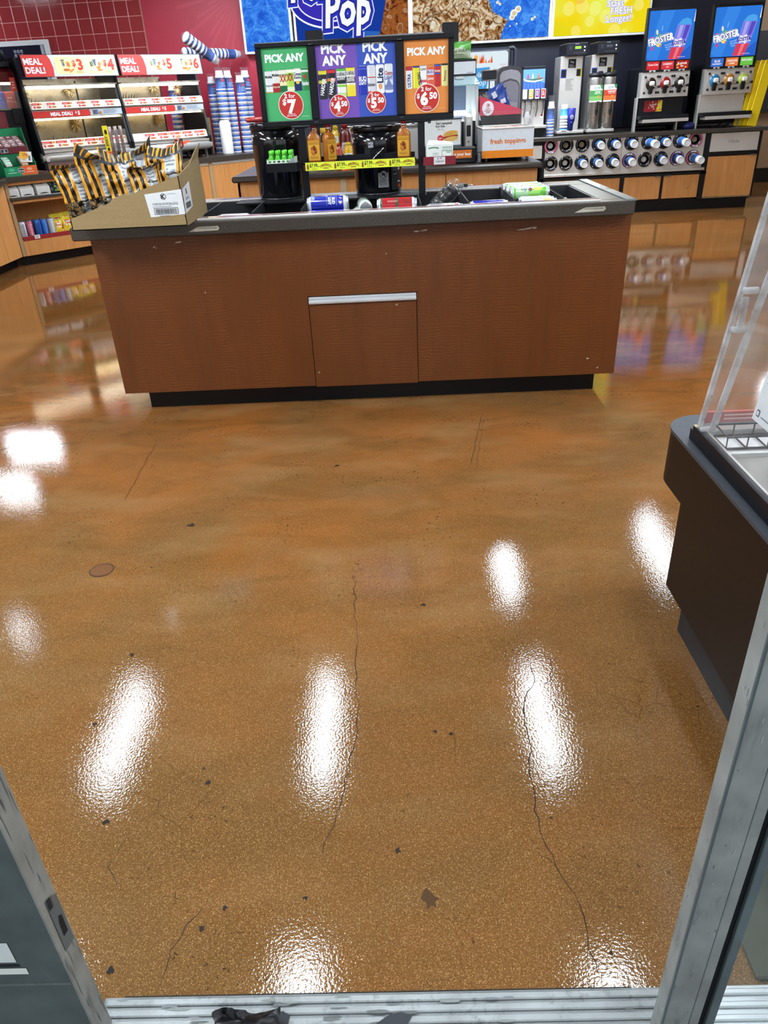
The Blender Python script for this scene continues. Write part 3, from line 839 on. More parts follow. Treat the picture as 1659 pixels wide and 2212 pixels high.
pcan(m, 0.307, 0.098, cw, 0.122, '#e8e9ea', [], [('Lite', 0.62, 0.72, '#20305c', 90)])
m.ell(0.307, 0.128, 0.008, 0.011, '#c86432', 5); m.ell(0.307, 0.128, 0.006, 0.009, '#e8a45c', 6)
pcan(m, 0.349, 0.099, cw, 0.122, '#d9dde4', [(0.1, 0.28, '#7a88b8')], [('Coors', 0.62, 0.4, '#a83230', 0), ('LIGHT', 0.46, 0.36, '#2f4a9a', 0)])
m.poly([(0.332, 0.125), (0.349, 0.160), (0.366, 0.125)], '#6f80b4', 5)
price(m, 0.101, 0.055, 0.049, 7, '4', '50'); price(m, 0.282, 0.062, 0.049, 7, '5', '50')
m.build('poster', SG, 'purple and blue price poster')
# orange poster
m = poster(0.099, 0.314, 1.299, 1.609, '')
m.rect(0, 0, 0.215, 0.31, '#df8a42', 0)
m.text('PICK ANY', 0.108, 0.247, 0.029, '#f6fbff', 1, 'C', 0.045, maxw=0.185)
cw = 0.031
for k, (body, bands, words) in enumerate([('#e6e8ec', [(0.82, 1.0, '#b9323c')], [('ULTRA', 0.38, 0.5, '#2f3f7c', 90)]), ('#d9d838', [(0.92, 1.0, '#2f3a8c')], [('TWISTED', 0.42, 0.5, '#23262c', -80)]),
        ('#e9eaec', [(0.24, 0.36, '#c85a74'), (0.94, 1.0, '#cfd3d8')], [('CLAW', 0.78, 0.3, '#3a3e46', 0)]), ('#d8604a', [(0.55, 0.78, '#e3e3ea'), (0.9, 1.0, '#e08a3c')], [('BUD', 0.62, 0.36, '#3344a0', 0), ('Lime', 0.34, 0.34, '#f2e8e0', 0)]),
        ('#b82c30', [(0.9, 1.0, '#3a58a8'), (0.55, 0.62, '#3a58a8')], [('SPARK', 0.66, 0.24, '#f0e0d8', 0)]), ('#e6db8e', [(0.92, 1.0, '#2a2a2a')], [('lemon', 0.45, 0.4, '#8a7a3c', 85)])]):
    pcan(m, 0.0225 + k * 0.0345, 0.108 + k * 0.001, cw, 0.094, body, bands, words)
price(m, 0.108, 0.066, 0.061, 6, '6', '50')
m.rect(0.165, 0.019, 0.20, 0.0202, '#e8b98a', 1)
m.build('poster', SG, 'orange price poster')

# shelves hung between and beside the posts
m = MB(SG); m.box(-0.424, 4.045, 1.098, 0.144, 4.17, 1.1045, BK, 'plastic'); m.box(-0.424, 4.16, 1.1, 0.144, 4.17, 1.128, BK, 'plastic'); m.box(-0.424, 4.045, 1.072, 0.146, 4.051, 1.109, '#5d1f28', 'plastic')
SH = m.build('shelf', SG)
m = MB(SG); m.F = FR(-0.414, 4.0445, 1.0705)
Lw, Lh = 0.553, 0.0375
m.rect(0, 0, Lw, Lh, '#e0ec3c', 1)
for k in range(4):
    a_ = 0.006 + k * 0.139
    m.rrect(a_ + 0.001, 0.005, a_ + 0.011, 0.026, 0.002, '#8d5a2a', 2); m.rect(a_ + 0.004, 0.026, a_ + 0.008, 0.032, '#5a3a20', 2)
    m.text('$7.99', a_ + 0.015, 0.0155, 0.016, '#20240c', 2, 'L', 0.02, maxw=0.040); m.text('EA', a_ + 0.0565, 0.0155, 0.006, '#20240c', 2, 'L', 0.01)
    m.text('10 fl oz', a_ + 0.028, 0.005, 0.006, '#20240c', 2, 'L', 0.005)
    m.text('FIREBALL', a_ + 0.099, 0.019, 0.0115, '#8c3418', 2, 'C', 0.03, maxw=0.056, arch=0.7); m.rect(a_ + 0.084, 0.008, a_ + 0.112, 0.0115, '#8c3418', 2)
m.build('price_strip', SH, 'yellow printed price strip')
m = MB(SG); m.box(-0.607, 4.0, 1.074, -0.452, 4.115, 1.078, BK, 'plastic'); m.box(-0.607, 4.0, 1.078, -0.452, 4.004, 1.114, BK, 'plastic'); m.box(-0.607, 4.111, 1.078, -0.452, 4.115, 1.114, BK, 'plastic')
m.box(-0.607, 4.004, 1.078, -0.603, 4.111, 1.114, BK, 'plastic'); m.box(-0.456, 4.004, 1.078, -0.452, 4.111, 1.114, BK, 'plastic'); m.box(-0.455, 4.085, 1.08, -0.42, 4.11, 1.11, BK, 'plastic')
m.build('side_tray', SG)
m = MB(SG); m.box(0.18, 4.0, 1.074, 0.34, 4.10, 1.078, '#5d1f28', 'plastic'); m.box(0.18, 3.996, 1.072, 0.34, 4.0, 1.110, '#7d1f2c', 'plastic'); m.box(0.17, 4.08, 1.076, 0.20, 4.1, 1.108, BK, 'plastic')
m.F = FR(0.232, 3.996, 1.074); m.rect(0, 0, 0.056, 0.034, '#d9d9d9', 1); m.text('$1.99', 0.028, 0.024, 0.007, '#33363a', 2)
for k in range(16): m.rect(0.006 + k * 0.0028, 0.008, 0.006 + k * 0.0028 + random.choice([0.0008, 0.0015]), 0.019, '#33363a', 2)
m.build('card_shelf', SG, 'maroon fronted shelf with a paper price tag')

# flask bottles on the shelf
def whisky(label, x, rz):
    t_ = T('liquor_bottle', label, 'bottle', (x, 4.108, 1.1045), rz, 'amber liquor bottles on the sign shelf')
    A, B = '#a8621a', '#8a4310'
    MB().loft([(0.0, 0.030, 0.016), (0.004, 0.034, 0.019), (0.105, 0.034, 0.019), (0.118, 0.031, 0.018), (0.132, 0.018, 0.014), (0.138, 0.0125, 0.0125), (0.152, 0.0115, 0.0115)], [A, A, A, A, B, B], 'gloss', 20, 3.6).build('glass_body', t_)
    m = MB(); m.cyl(0, 0, 0.146, 0.156, 0.0128, '#b9b6b0', 'metal', 14); m.cyl(0, 0, 0.156, 0.176, 0.0135, '#a01f22', 'plastic', 14); m.build('cap', t_)
    m = MB(); m.F = FR(0, -0.0188, 0); m.LAY = 0.0004
    m.rect(-0.029, 0.010, 0.029, 0.100, '#d0992c', 1); m.rect(-0.027, 0.083, 0.027, 0.087, '#a06a1c', 2); m.rect(-0.025, 0.091, 0.025, 0.094, '#a06a1c', 2)
    m.poly([(0.015 * math.cos(q * 0.52) * (1 + 0.15 * math.sin(q * 2.9)), 0.055 + 0.021 * math.sin(q * 0.52) * (1 + 0.12 * math.cos(q * 2.3))) for q in range(12)], '#5a2312', 2)
    m.poly([(0.012 * math.cos(q * 0.52) * (1 + 0.2 * math.sin(q * 2.1)), 0.054 + 0.017 * math.sin(q * 0.52)) for q in range(12)], '#c4751f', 3)
    m.poly([(-0.006, 0.060), (0.008, 0.048), (0.010, 0.062), (0.002, 0.070), (-0.004, 0.068)], '#6b1f14', 4); m.poly([(0.0, 0.044), (0.009, 0.040), (0.006, 0.054)], '#6b1f14', 4)
    m.rect(-0.02, 0.018, 0.02, 0.022, '#a06a1c', 2); m.rect(-0.02, 0.025, 0.02, 0.028, '#a06a1c', 2)
    m.build('front_label', t_, 'yellow printed label')
    return t_
whisky('leftmost amber liquor bottle with red cap on the sign shelf, facing front', -0.368, 0)
whisky('second amber liquor bottle from the left on the sign shelf, turned sideways', -0.291, 48)
whisky('amber liquor bottle with red cap at the right end of the sign shelf', 0.088, -12)

# tray of little green bottles
t_ = T('bottle_tray', 'low white and green carton tray holding small bright green bottles', 'tray', (-0.53, 4.057, 1.078))
m = MB()
for b in ((-0.072, -0.048, 0, 0.072, 0.048, 0.003), (-0.072, -0.048, 0.003, 0.072, -0.046, 0.052), (-0.072, 0.046, 0.003, 0.072, 0.048, 0.060), (-0.072, -0.046, 0.003, -0.070, 0.046, 0.055), (0.070, -0.046, 0.003, 0.072, 0.046, 0.062)):
    m.box(*b, '#c9dcc8', 'paper')
m.F = FR(-0.072, -0.048, 0.0)
m.rect(0.004, 0.037, 0.14, 0.050, '#e4eadf', 1)
for k in range(6): m.ell(0.016 + k * 0.0225, 0.044, 0.008, 0.005, random.choice(['#e4cf3a', '#3f8a36', '#27492a']), 2)
m.poly([(0.104, 0.037), (0.142, 0.037), (0.142, 0.062), (0.125, 0.055)], '#8d8f96', 3)
m.build('carton', t_)
t0 = T('green_bottle', 'small bright green bottle packed in the carton tray left of the sign post', 'bottle', (0, 0, 0), 0, 'green bottles in the carton tray')
MB().loft([(0, 0.0135, 0.0135), (0.002, 0.0145, 0.0145), (0.05, 0.0145, 0.0145), (0.062, 0.011, 0.011), (0.072, 0.0085, 0.0085)], '#49b327', 'gloss', 14).build('bottle_body', t0)
MB().loft([(0.070, 0.0105, 0.0105), (0.088, 0.0098, 0.0098), (0.0885, 0.006, 0.006)], '#64d73c', 'plastic', 12).build('cap', t0)
k = 0
for i in range(4):
    for j in range(3):
        M_ = TR(-0.53 - 0.050 + i * 0.0325, 4.057 - 0.029 + j * 0.0295, 1.082)
        if k == 0: place(t0, M_)
        else: dup(t0, M_)
        k += 1
# carton with green line drawings
m = MB()
m.box(-0.066, -0.035, 0, 0.066, 0.035, 0.085, '#dde0da', 'paper')
m.add([(-0.066, -0.035, 0.085), (0.066, -0.035, 0.085), (0.066, 0.035, 0.085), (-0.066, 0.035, 0.085), (-0.05, 0.0, 0.104), (0.02, 0.004, 0.098), (0.06, 0.0, 0.092)], [(0, 1, 6, 5, 4), (1, 2, 6), (2, 3, 4, 5, 6), (3, 0, 4)], '#d2d5cf', 'paper')
m.F = FR(0, -0.035, 0)
G = '#3c7a52'
for (a_, b_, ra, rb) in ((-0.048, 0.024, 0.011, 0.008), (-0.018, 0.022, 0.012, 0.009), (0.036, 0.018, 0.016, 0.011), (-0.03, 0.068, 0.026, 0.006)):
    m.ell(a_, b_, ra, rb, G, 1); m.ell(a_, b_ - 0.003, ra * 0.8, rb * 0.6, '#dfe2dc', 2); m.ell(a_ + 0.002, b_ + 0.003, ra * 0.4, rb * 0.35, G, 3)
m.rrect(-0.034, 0.036, -0.006, 0.048, 0.002, G, 1); m.rrect(-0.033, 0.037, -0.007, 0.047, 0.002, '#dfe2dc', 2); m.text('CHILI', -0.02, 0.040, 0.005, G, 3)
m.rrect(0.01, 0.03, 0.062, 0.056, 0.003, G, 1); m.rrect(0.012, 0.032, 0.060, 0.054, 0.003, '#dfe2dc', 2)
for k in range(6): m.rect(0.016 + k * 0.008, 0.056, 0.018 + k * 0.008, 0.072, G, 1)
m.rect(0.014, 0.071, 0.062, 0.073, G, 1); m.text('FRESH', 0.045, 0.046, 0.006, G, 3)
solo('snack_carton', m, 'white carton with green line drawings on the maroon shelf right of the sign post', 'box', TR(0.262, 4.045, 1.078))

# ------------------------------------------------------------------ black ice barrels
def barrel(label, x, y, r, h, rz):
    t_ = T('ice_barrel', label, 'barrel', (x, y, 0.931), rz)
    MB().loft([(0, r * 0.90, r * 0.90), (0.006, r * 0.93, r * 0.93), (0.03, r * 0.95, r * 0.95), (h * 0.70, r, r), (h * 0.72, r * 1.02, r * 1.02), (h * 0.75, r * 1.0, r * 1.0), (h * 0.9, r * 1.01, r * 1.01)], '#101116', 'gloss', 32).build('shell', t_)
    m = MB(); m.loft([(h * 0.9, r * 1.02, r * 1.02), (h * 0.92, r * 1.05, r * 1.05), (h * 0.96, r * 1.05, r * 1.05), (h * 0.985, r * 1.02, r * 1.02), (h * 0.99, r * 0.9, r * 0.9), (h, r * 0.3, r * 0.3)], '#15161c', 'gloss', 32); m.build('lid', t_)
    MB().loft([(-0.001, r * 0.92, r * 0.92), (0.004, r * 0.945, r * 0.945)], '#6a6c70', 'metal', 32).build('base_ring', t_)
    return t_
b1 = barrel('plain glossy black barrel cooler behind the green poster', -0.575, 4.285, 0.132, 0.365, 0)
b2 = barrel('glossy black barrel cooler with grey warning label behind the yellow price strip', -0.05, 4.285, 0.132, 0.33, 0)
def bend(r):
    return lambda a, b, c: (math.sin(a / r) * (r + c), -math.cos(a / r) * (r + c), b)
m = MB(); m.warp = bend(0.132); m.LAY = 0.0009
m.rect(-0.045, 0.225, -0.018, 0.250, '#9b9ca2', 2)
m.rect(0.000, 0.035, 0.055, 0.105, '#a4a5aa', 2); m.lines(0.004, 0.038, 0.052, 0.076, 8, '#55565c', 3)
m.ell(0.027, 0.098, 0.019, 0.019, '#1b1b20', 4); m.ell(0.027, 0.098, 0.016, 0.016, '#b3b4b8', 5); m.rect(0.018, 0.092, 0.036, 0.104, '#2a2a30', 6)
m.poly([(0.014, 0.111), (0.017, 0.114), (0.041, 0.086), (0.038, 0.083)], '#1b1b20', 7)
m.rect(0.072, 0.02, 0.125, 0.20, '#2c2d33', 2); m.lines(0.078, 0.11, 0.118, 0.19, 8, '#6a6b72', 3)
m.text('$', 0.122, 0.115, 0.02, '#e8e8ea', 4); m.rect(0.112, 0.03, 0.128, 0.045, '#c8502a', 4); m.rect(0.112, 0.055, 0.128, 0.062, '#d9d9d9', 4)
for k in range(4): m.ell(0.086 + k * 0.006, 0.095, 0.002, 0.002, '#d9d9d9', 4, n=8)
m.build('label_print', b2, 'grey printed labels')
m = MB(); m.tube([(0.034, -0.140, 0.222), (-0.01, -0.150, 0.185), (-0.055, -0.155, 0.135)], 0.0035, '#c9c9c6', 'chrome', 8); m.build('bail_handle', b2, 'bright wire handle')
m = MB(); m.loft([(0, 0.055, 0.02), (0.008, 0.068, 0.03), (0.018, 0.066, 0.026), (0.024, 0.05, 0.012)], '#b13a36', 'foil', 14, 2.6)
solo('red_wrapper', m, 'flat red plastic wrapper lying on top of the plain black barrel', 'wrapper', TR(-0.66, 4.25, 1.2965) @ RZ(8))

# ================================================================== drink counter along the back wall
YB = 9.65
BC = T('drink_counter', 'long back drink counter with steel cup rack, orange doors and black base', 'counter', (3.1, 10.2, 0))
m = MB(BC); m.box(0.2, YB + 0.10, 0.105, 4.43, YW - 0.03, 0.84, '#101116', 'plastic'); m.box(3.80, YB + 0.04, 0.105, 4.43, YB + 0.10, 0.84, '#101116', 'plastic'); m.box(0.2, YB + 0.05, 0.105, 1.87, YB + 0.10, 0.84, '#101116', 'plastic'); m.box(1.87, YB + 0.05, 0.105, 3.80, YB + 0.10, 0.45, '#101116', 'plastic'); m.build('carcass', BC)
m = MB(BC); m.box(0.2, YB + 0.055, 0.0, 4.41, YW - 0.05, 0.125, '#0c0d11', 'plastic'); m.build('toe_kick', BC)
m = MB(BC); m.box(0.2, YB - 0.03, 0.842, 4.48, YW - 0.03, 0.885, '#4a443c', 'stone', 0.004); m.build('countertop', BC)
m = MB(BC)
for x0, x1, z0, z1 in ((1.86, 4.435, 0.405, 0.435), (2.815, 2.862, 0.125, 0.41), (3.31, 3.336, 0.125, 0.41), (3.770, 3.835, 0.125, 0.842), (4.40, 4.437, 0.125, 0.842), (1.86, 1.888, 0.125, 0.842), (2.36, 2.38, 0.125, 0.41), (3.83, 4.41, 0.593, 0.640)):
    m.box(x0, YB - 0.005, z0, x1, YB + 0.055, z1, '#101116', 'plastic', 0.002)
m.build('black_frame', BC)
for x0, x1, hx_ in ((1.905, 2.356, 2.30), (2.384, 2.812, 2.43), (2.866, 3.307, 3.26), (3.34, 3.767, 3.38)):
    m = MB(BC); m.box(x0, YB - 0.006, 0.146, x1, YB + 0.045, 0.404, '#c68a4e', 'oak', 0.003); d_ = m.build('door', BC)
    m = MB(BC); m.box(hx_ - 0.04, YB - 0.02, 0.396, hx_ + 0.04, YB - 0.006, 0.408, '#8d9094', 'metal', 0.002); m.build('door_pull', d_)
m = MB(BC); m.box(3.840, YB - 0.006, 0.143, 4.415, YB + 0.045, 0.588, '#c68a4e', 'oak', 0.003); d_ = m.build('door', BC)
m = MB(BC); m.box(4.32, YB - 0.02, 0.585, 4.40, YB - 0.006, 0.597, '#8d9094', 'metal', 0.002); m.build('door_pull', d_)
m = MB(BC); m.box(3.838, YB - 0.012, 0.130, 4.41, YB, 0.142, '#b7a98a', 'metal'); m.build('door_sill', BC)
m = MB(BC); m.prism([(YB - 0.012, 0.648), (YB + 0.03, 0.648), (YB + 0.03, 0.835), (YB - 0.004, 0.835)], 3.838, 4.398, '#9b9a98', 'steel', 'x'); wf = m.build('waste_flap', BC, 'steel waste flap')
m = MB(BC); m.box(3.838, YB - 0.022, 0.640, 4.398, YB - 0.004, 0.652, '#b5b6b8', 'steel', 0.002); m.build('flap_lip', wf)
m = MB(BC); m.F = FR(4.10, YB - 0.008, 0.735); m.LAY = 0.001
m.text('Waste', 0.003, -0.004, 0.034, '#4f4f50', 1, 'C', 0.02, shear=0.1, mat='plastic'); m.text('Waste', 0, 0, 0.034, '#c9cac9', 2, 'C', 0.015, shear=0.1, mat='plastic')
m.build('lettering', wf)
TOPX = [1.953, 2.137, 2.326, 2.517, 2.701, 2.902, 3.102, 3.287, 3.475, 3.657]
BOTX = [1.963, 2.142, 2.331, 2.512, 2.702, 2.897, 3.085, 3.273, 3.465, 3.650]
m = MB(BC); m.F = FR(0, YB, 0)          # the rack face, pierced by a round hole for each tube
def pierced(a0, b0, a1, b1, ca, cb, r):
    n = 24
    P, Q = [], []
    for k in range(n):
        t_ = 2 * math.pi * k / n
        c_, s_ = math.cos(t_), math.sin(t_)
        P.append((ca + r * c_, cb + r * s_))
        q = min(((a1 - ca) / c_ if c_ > 1e-6 else (a0 - ca) / c_ if c_ < -1e-6 else 9), ((b1 - cb) / s_ if s_ > 1e-6 else (b0 - cb) / s_ if s_ < -1e-6 else 9))
        Q.append((ca + q * c_, cb + q * s_))
    m.add([(a, b, 0) for a, b in P + Q], [(k, n + k, n + (k + 1) % n, (k + 1) % n) for k in range(n)], '#9b9a98', 'steel')
    for (x, y) in ((a0, b0), (a1, b0), (a1, b1), (a0, b1)):      # the corner bits
        k = max(range(n), key=lambda i: math.cos(2 * math.pi * (i + 0.5) / n - math.atan2(y - cb, x - ca)))
        m.add([(*Q[k], 0), (x, y, 0), (*Q[(k + 1) % n], 0)], [(0, 1, 2)], '#9b9a98', 'steel')
for XS, b0, b1, zc in ((TOPX, 0.69, 0.842, 0.785), (BOTX, 0.47, 0.69, 0.594)):
    for i, x in enumerate(XS):
        a0 = 1.888 if i == 0 else (XS[i - 1] + x) / 2; a1 = 3.770 if i == 9 else (XS[i + 1] + x) / 2
        pierced(a0, b0, a1, b1, x, zc + 0.004 - 0.009 * i / 9, 0.052)
m.build('cup_rack_panel', BC)
m = MB(BC); m.box(1.888, YB - 0.03, 0.450, 3.803, YB + 0.03, 0.478, '#b5b6b8', 'steel', 0.003); m.build('rack_ledge', BC)
m = MB(BC); m.box(2.796, YB - 0.002, 0.478, 2.799, YB, 0.842, '#4e4c4a', 'plastic'); m.build('panel_joint', BC)
m = MB(BC); m.box(1.62, YB - 0.006, 0.66, 1.85, YB + 0.04, 0.80, '#a5a6a8', 'steel'); m.build('steel_panel', BC)

# cup dispensers: spring tubes with rubber lips let into the rack, some holding a sleeve of cups
ORD = ['leftmost', 'second', 'third', 'fourth', 'fifth', 'sixth', 'seventh', 'eighth', 'ninth', 'rightmost']
def tube_disp(label, x, z, ring):
    t_ = T('cup_dispenser', label, 'cup dispenser', (x, YB, z), 0, 'cup dispensers in the steel rack')
    m = MB(); m.F = RX(90)
    m.loft([(0, 0.084, 0.084), (0.006, 0.084, 0.084), (0.014, 0.076, 0.076), (0.010, 0.054, 0.054), (-0.09, 0.050, 0.050)], '#111116', 'gloss', 28, 2, False); m.build('lip_ring', t_)
    m = MB(); m.F = RX(90)
    m.cyl(0, 0, -0.094, -0.088, 0.052, '#0a0a0c', 'matte', 20); m.build('tube_back', t_)
    m = MB(); m.F = FR(0, -0.0145, 0); m.LAY = 0.001
    if ring:
        n = 28
        for k in range(n):
            a0, a1 = 2 * math.pi * k / n, 2 * math.pi * (k + 1) / n
            cc = '#d6d3da' if k % 14 in (5, 6, 7, 8) else ring
            m.poly([(0.060 * math.cos(a0), 0.060 * math.sin(a0)), (0.078 * math.cos(a0), 0.078 * math.sin(a0)), (0.078 * math.cos(a1), 0.078 * math.sin(a1)), (0.060 * math.cos(a1), 0.060 * math.sin(a1))], cc, 0.4)
        m.lines(-0.02, 0.064, 0.02, 0.074, 2, '#8d8794', 1); m.lines(-0.02, -0.074, 0.02, -0.064, 2, '#8d8794', 1)
        m.build('size_ring', t_, 'pink and white size ring')
    else:
        for k in range(4):
            a0 = R(45 + 90 * k); m.ell(0.067 * math.cos(a0), 0.067 * math.sin(a0), 0.006, 0.006, '#b9babd', 0.3, n=8)
        m.build('screw', t_, 'bright screw heads', 'stuff')
    return t_
def cup_sleeve(label, x, z, out, dx, cat='cup stack'):
    t_ = T('cup_sleeve', label, cat, (x, YB, z), 0, 'white cup sleeves in the dispensers')
    m = MB(); m.F = TR(0, 0.02, 0) @ RX(90) @ Matrix.Shear('XY', 4, (dx, -0.12))
    L = out + 0.02
    m.loft([(0.0, 0.049, 0.049), (L * 0.28, 0.047, 0.047), (L * 0.281, 0.0475, 0.0475), (L * 0.72, 0.043, 0.043), (L * 0.721, 0.0435, 0.0435), (L, 0.039, 0.039), (L, 0.034, 0.034), (L - 0.008, 0.033, 0.033)], ['#e8eaee', '#e8eaee', '#3b70b8', '#3b70b8', '#e8eaee', '#f2f3f4', '#d8dadd'], 'paper', 22); m.build('cup_body', t_)
    m = MB(); m.F = TR(0, 0.02, 0) @ RX(90) @ Matrix.Shear('XY', 4, (dx, -0.12)) @ TR(0, 0, L - 0.0070)
    m.ell(0, 0, 0.0335, 0.0335, '#cfd3d8', 1); m.ell(0, 0, 0.024, 0.024, '#e4e7ea', 3); m.build('cup_base', t_)
    return t_
def coin(label, x, z, col):
    m = MB(); m.F = RX(90)
    m.loft([(-0.08, 0.034, 0.034), (-0.035, 0.030, 0.030), (-0.033, 0.024, 0.024), (-0.038, 0.020, 0.020)], col, 'plastic', 18)
    solo('cup_pusher', m, label, 'cup', TR(x, YB, z), 'cup bases deep in the dispensers')
for row, (XS, zs, zl, nm) in enumerate(((TOPX, 0.789, 0.780, 'top'), (BOTX, 0.598, 0.590, 'bottom'))):
    for i, x in enumerate(XS):
        z = zs + (zl - zs) * i / 9
        pink = (row == 0 and i in (0, 9)) or (row == 1 and i in (5, 8, 9))
        full = (row == 0 and 3 <= i <= 8) or (row == 1 and i in (2, 3, 4, 5, 7, 8, 9))
        side = {'leftmost': 'leftmost', 'rightmost': 'rightmost'}.get(ORD[i], ORD[i] + ' from left')
        tube_disp('round %s cup dispenser, %s in the %s row of the steel rack' % ('pink ringed' if pink else 'black', side, nm), x, z, ('#b0506e' if i in (0, 9) else '#7a4a86') if pink else None)
        if full:
            cup_sleeve('white paper cups poking out of the %s dispenser in the %s row' % (side, nm), x, z, {(0, 6): 0.17, (0, 8): 0.15, (1, 9): 0.17, (1, 5): 0.12}.get((row, i), 0.10), {(0, 6): 0.25, (0, 8): 0.22, (1, 9): 0.25}.get((row, i), 0.12))
        else:
            coin('cup base showing deep inside the %s dispenser of the %s row' % (side, nm), x, z, '#cfcfcc' if (row == 0 and i == 0) or row == 1 else '#8a7a62')

# frozen drink machines
def froster(label, x, flavours, cols, variant):
    t_ = T('frozen_drink_machine', label, 'drink machine', (x, 9.85, 0.885))
    Wd = 0.275
    m = MB(); m.box(-0.27, 0.10, 0.05, 0.29, 0.62, 0.66, '#14161c', 'plastic', 0.01); m.build('cabinet', t_)
    m = MB()
    m.prism([(-0.01, 0.61), (0.10, 0.61), (0.085, 1.235), (0.02, 1.235)], -0.275, 0.275, '#15161b', 'plastic', 'x'); hb = m.build('sign_housing', t_)
    tilt = math.atan2(0.03, 0.625)
    m = MB(); m.F = FR(0, -0.0055, 0.725) @ Matrix.Rotation(-tilt, 4, 'X')
    W_, H_ = 0.255, 0.48
    m.rrect(-W_, 0, W_, H_, 0.012, '#2f78da', 4, 'glow'); m.poly([(-W_, 0.02), (-W_ * 0.5, 0.0), (W_ * 0.1, H_), (-W_ * 0.5, H_)], '#3b86e4', 5, 'glow'); m.poly([(W_ * 0.2, 0.0), (W_, 0.0), (W_, H_ * 0.3)], '#2a62c8', 5, 'glow')
    # the cup, leaning and cut by the edge of the sign
    cupx = 0.150
    sh = lambda a, b: (a + 0.26 * b, b)
    m.poly([sh(cupx - 0.155 + 0.0, 0.005), sh(cupx - 0.03, 0.005), sh(cupx - 0.01, 0.12), sh(cupx - 0.16, 0.12)], '#d8405a', 6, 'glow')
    m.poly([sh(cupx - 0.16, 0.12), sh(cupx - 0.01, 0.12), sh(cupx - 0.012, 0.335), sh(cupx - 0.17, 0.335)], '#7d7fe0', 6, 'glow')
    m.poly([sh(cupx - 0.10, 0.005), sh(cupx - 0.07, 0.005), sh(cupx - 0.06, 0.12), sh(cupx - 0.10, 0.12)], '#e87884', 7, 'glow'); m.poly([sh(cupx - 0.13, 0.20), sh(cupx - 0.10, 0.20), sh(cupx - 0.10, 0.33), sh(cupx - 0.14, 0.33)], '#a9a6f0', 7, 'glow'); m.poly([sh(cupx - 0.07, 0.20), sh(cupx - 0.03, 0.20), sh(cupx - 0.025, 0.33), sh(cupx - 0.075, 0.33)], '#5a4cc0', 7, 'glow')
    m.poly([sh(cupx - 0.17, 0.335), sh(cupx - 0.012, 0.335), sh(cupx - 0.04, 0.385), sh(cupx - 0.09, 0.40), sh(cupx - 0.14, 0.385)], '#4fa3ea', 7, 'glow')
    m.poly([(sh(cupx - 0.09, 0.165)[0] + (0.088 if i % 2 else 0.055) * math.cos(i * math.pi / 7), 0.165 + (0.05 if i % 2 else 0.03) * math.sin(i * math.pi / 7)) for i in range(14)], '#e6e4f6', 8, 'glow')
    m.text('ROSTER', sh(cupx - 0.085, 0.15)[0], 0.148, 0.034, '#3a2f9a', 10, 'C', 0.04, maxw=0.16, rot=4, mat='glow')
    m.poly([(W_ - 0.012, 0.36), (W_, 0.36), (W_, 0.48), (W_ - 0.005, 0.44)], '#f2f8ff', 9, 'glow')
    for (a_, b_, ra, rb, cc, rt) in ((-0.155, 0.275, 0.012, 0.026, '#f0e2c0', 0.2), (-0.205, 0.222, 0.02, 0.01, '#e0406a', -0.5), (-0.195, 0.118, 0.012, 0.022, '#e0406a', -0.3), (-0.105, 0.14, 0.008, 0.016, '#c84a9a', 0.4), (-0.125, 0.245, 0.02, 0.016, '#4fae6a', 0), (-0.125, 0.155, 0.028, 0.024, '#ecdf6a', 0), (-0.10, 0.31, 0.006, 0.03, '#6fb4f4', -0.1)):
        m.ell(a_, b_, ra, rb, cc, 6, 'glow', 12, rt)
    for bold, cc, ly in ((0.13, '#f6f8ff', 8), (0.10, '#23307a', 9), (0.035, '#ffffff', 10)):
        m.text('FROSTER', -0.098, 0.178, 0.058, cc, ly, 'C', bold, maxw=0.285, rot=13, mat='glow')
    for k, s_ in enumerate(('FLAVORED', 'FROZEN', 'FUN!')):
        m.text(s_, -0.005 - k * 0.003, 0.145 - k * 0.024, 0.014, '#a8cdf8', 8, 'C', 0.02, rot=10, mat='glow')
    m.rect(0.10, 0.022, 0.19, 0.026, '#e9d9ea', 9, 'glow'); m.rect(-0.245, 0.014, -0.238, 0.024, '#14214a', 6, 'glow')
    m.build('lit_picture', hb, 'backlit blue picture of a frozen drink')
    for k in range(3):
        m = MB(); a_ = -0.165 + k * 0.168
        m.F = FR(a_, -0.0100, 0.632) @ Matrix.Rotation(-tilt, 4, 'X')
        w2, h2 = 0.071, 0.082
        m.rect(-w2, 0, w2, h2, flavours[k][0], 6, 'glow'); m.text(flavours[k][1], 0, h2 * 0.52, 0.020, '#f4f4f4', 8, 'C', 0.025, maxw=0.115, mat='glow')
        if len(flavours[k]) > 2: m.text(flavours[k][2], 0, h2 * 0.22, 0.014, '#f4f4f4', 8, 'C', 0.02, maxw=0.11, mat='glow')
        if len(flavours[k]) > 3:
            for q in range(9): m.ell(random.uniform(-0.06, 0.06), random.uniform(0.01, 0.07), 0.012, 0.009, random.choice(['#e8c23c', '#c8342a', '#e87a2e', '#8c1c22']), 7, 'glow', 8, random.random())
        m.build('flavour_card', hb)
        m = MB(); m.F = FR(a_, -0.011, 0.612); m.rrect(-0.036, 0, 0.036, 0.017, 0.004, '#c9c9c6', 2, 'plastic'); m.ell(0, 0.004, 0.014, 0.009, '#2b2b30', 4, 'plastic', 12); m.build('badge', hb)
    m = MB(); m.prism([(-0.02, 0.352), (0.11, 0.352), (0.11, 0.612), (0.0, 0.612)], -0.278, 0.276, '#a8a6a2', 'steel', 'x'); fp = m.build('front_plate', t_)
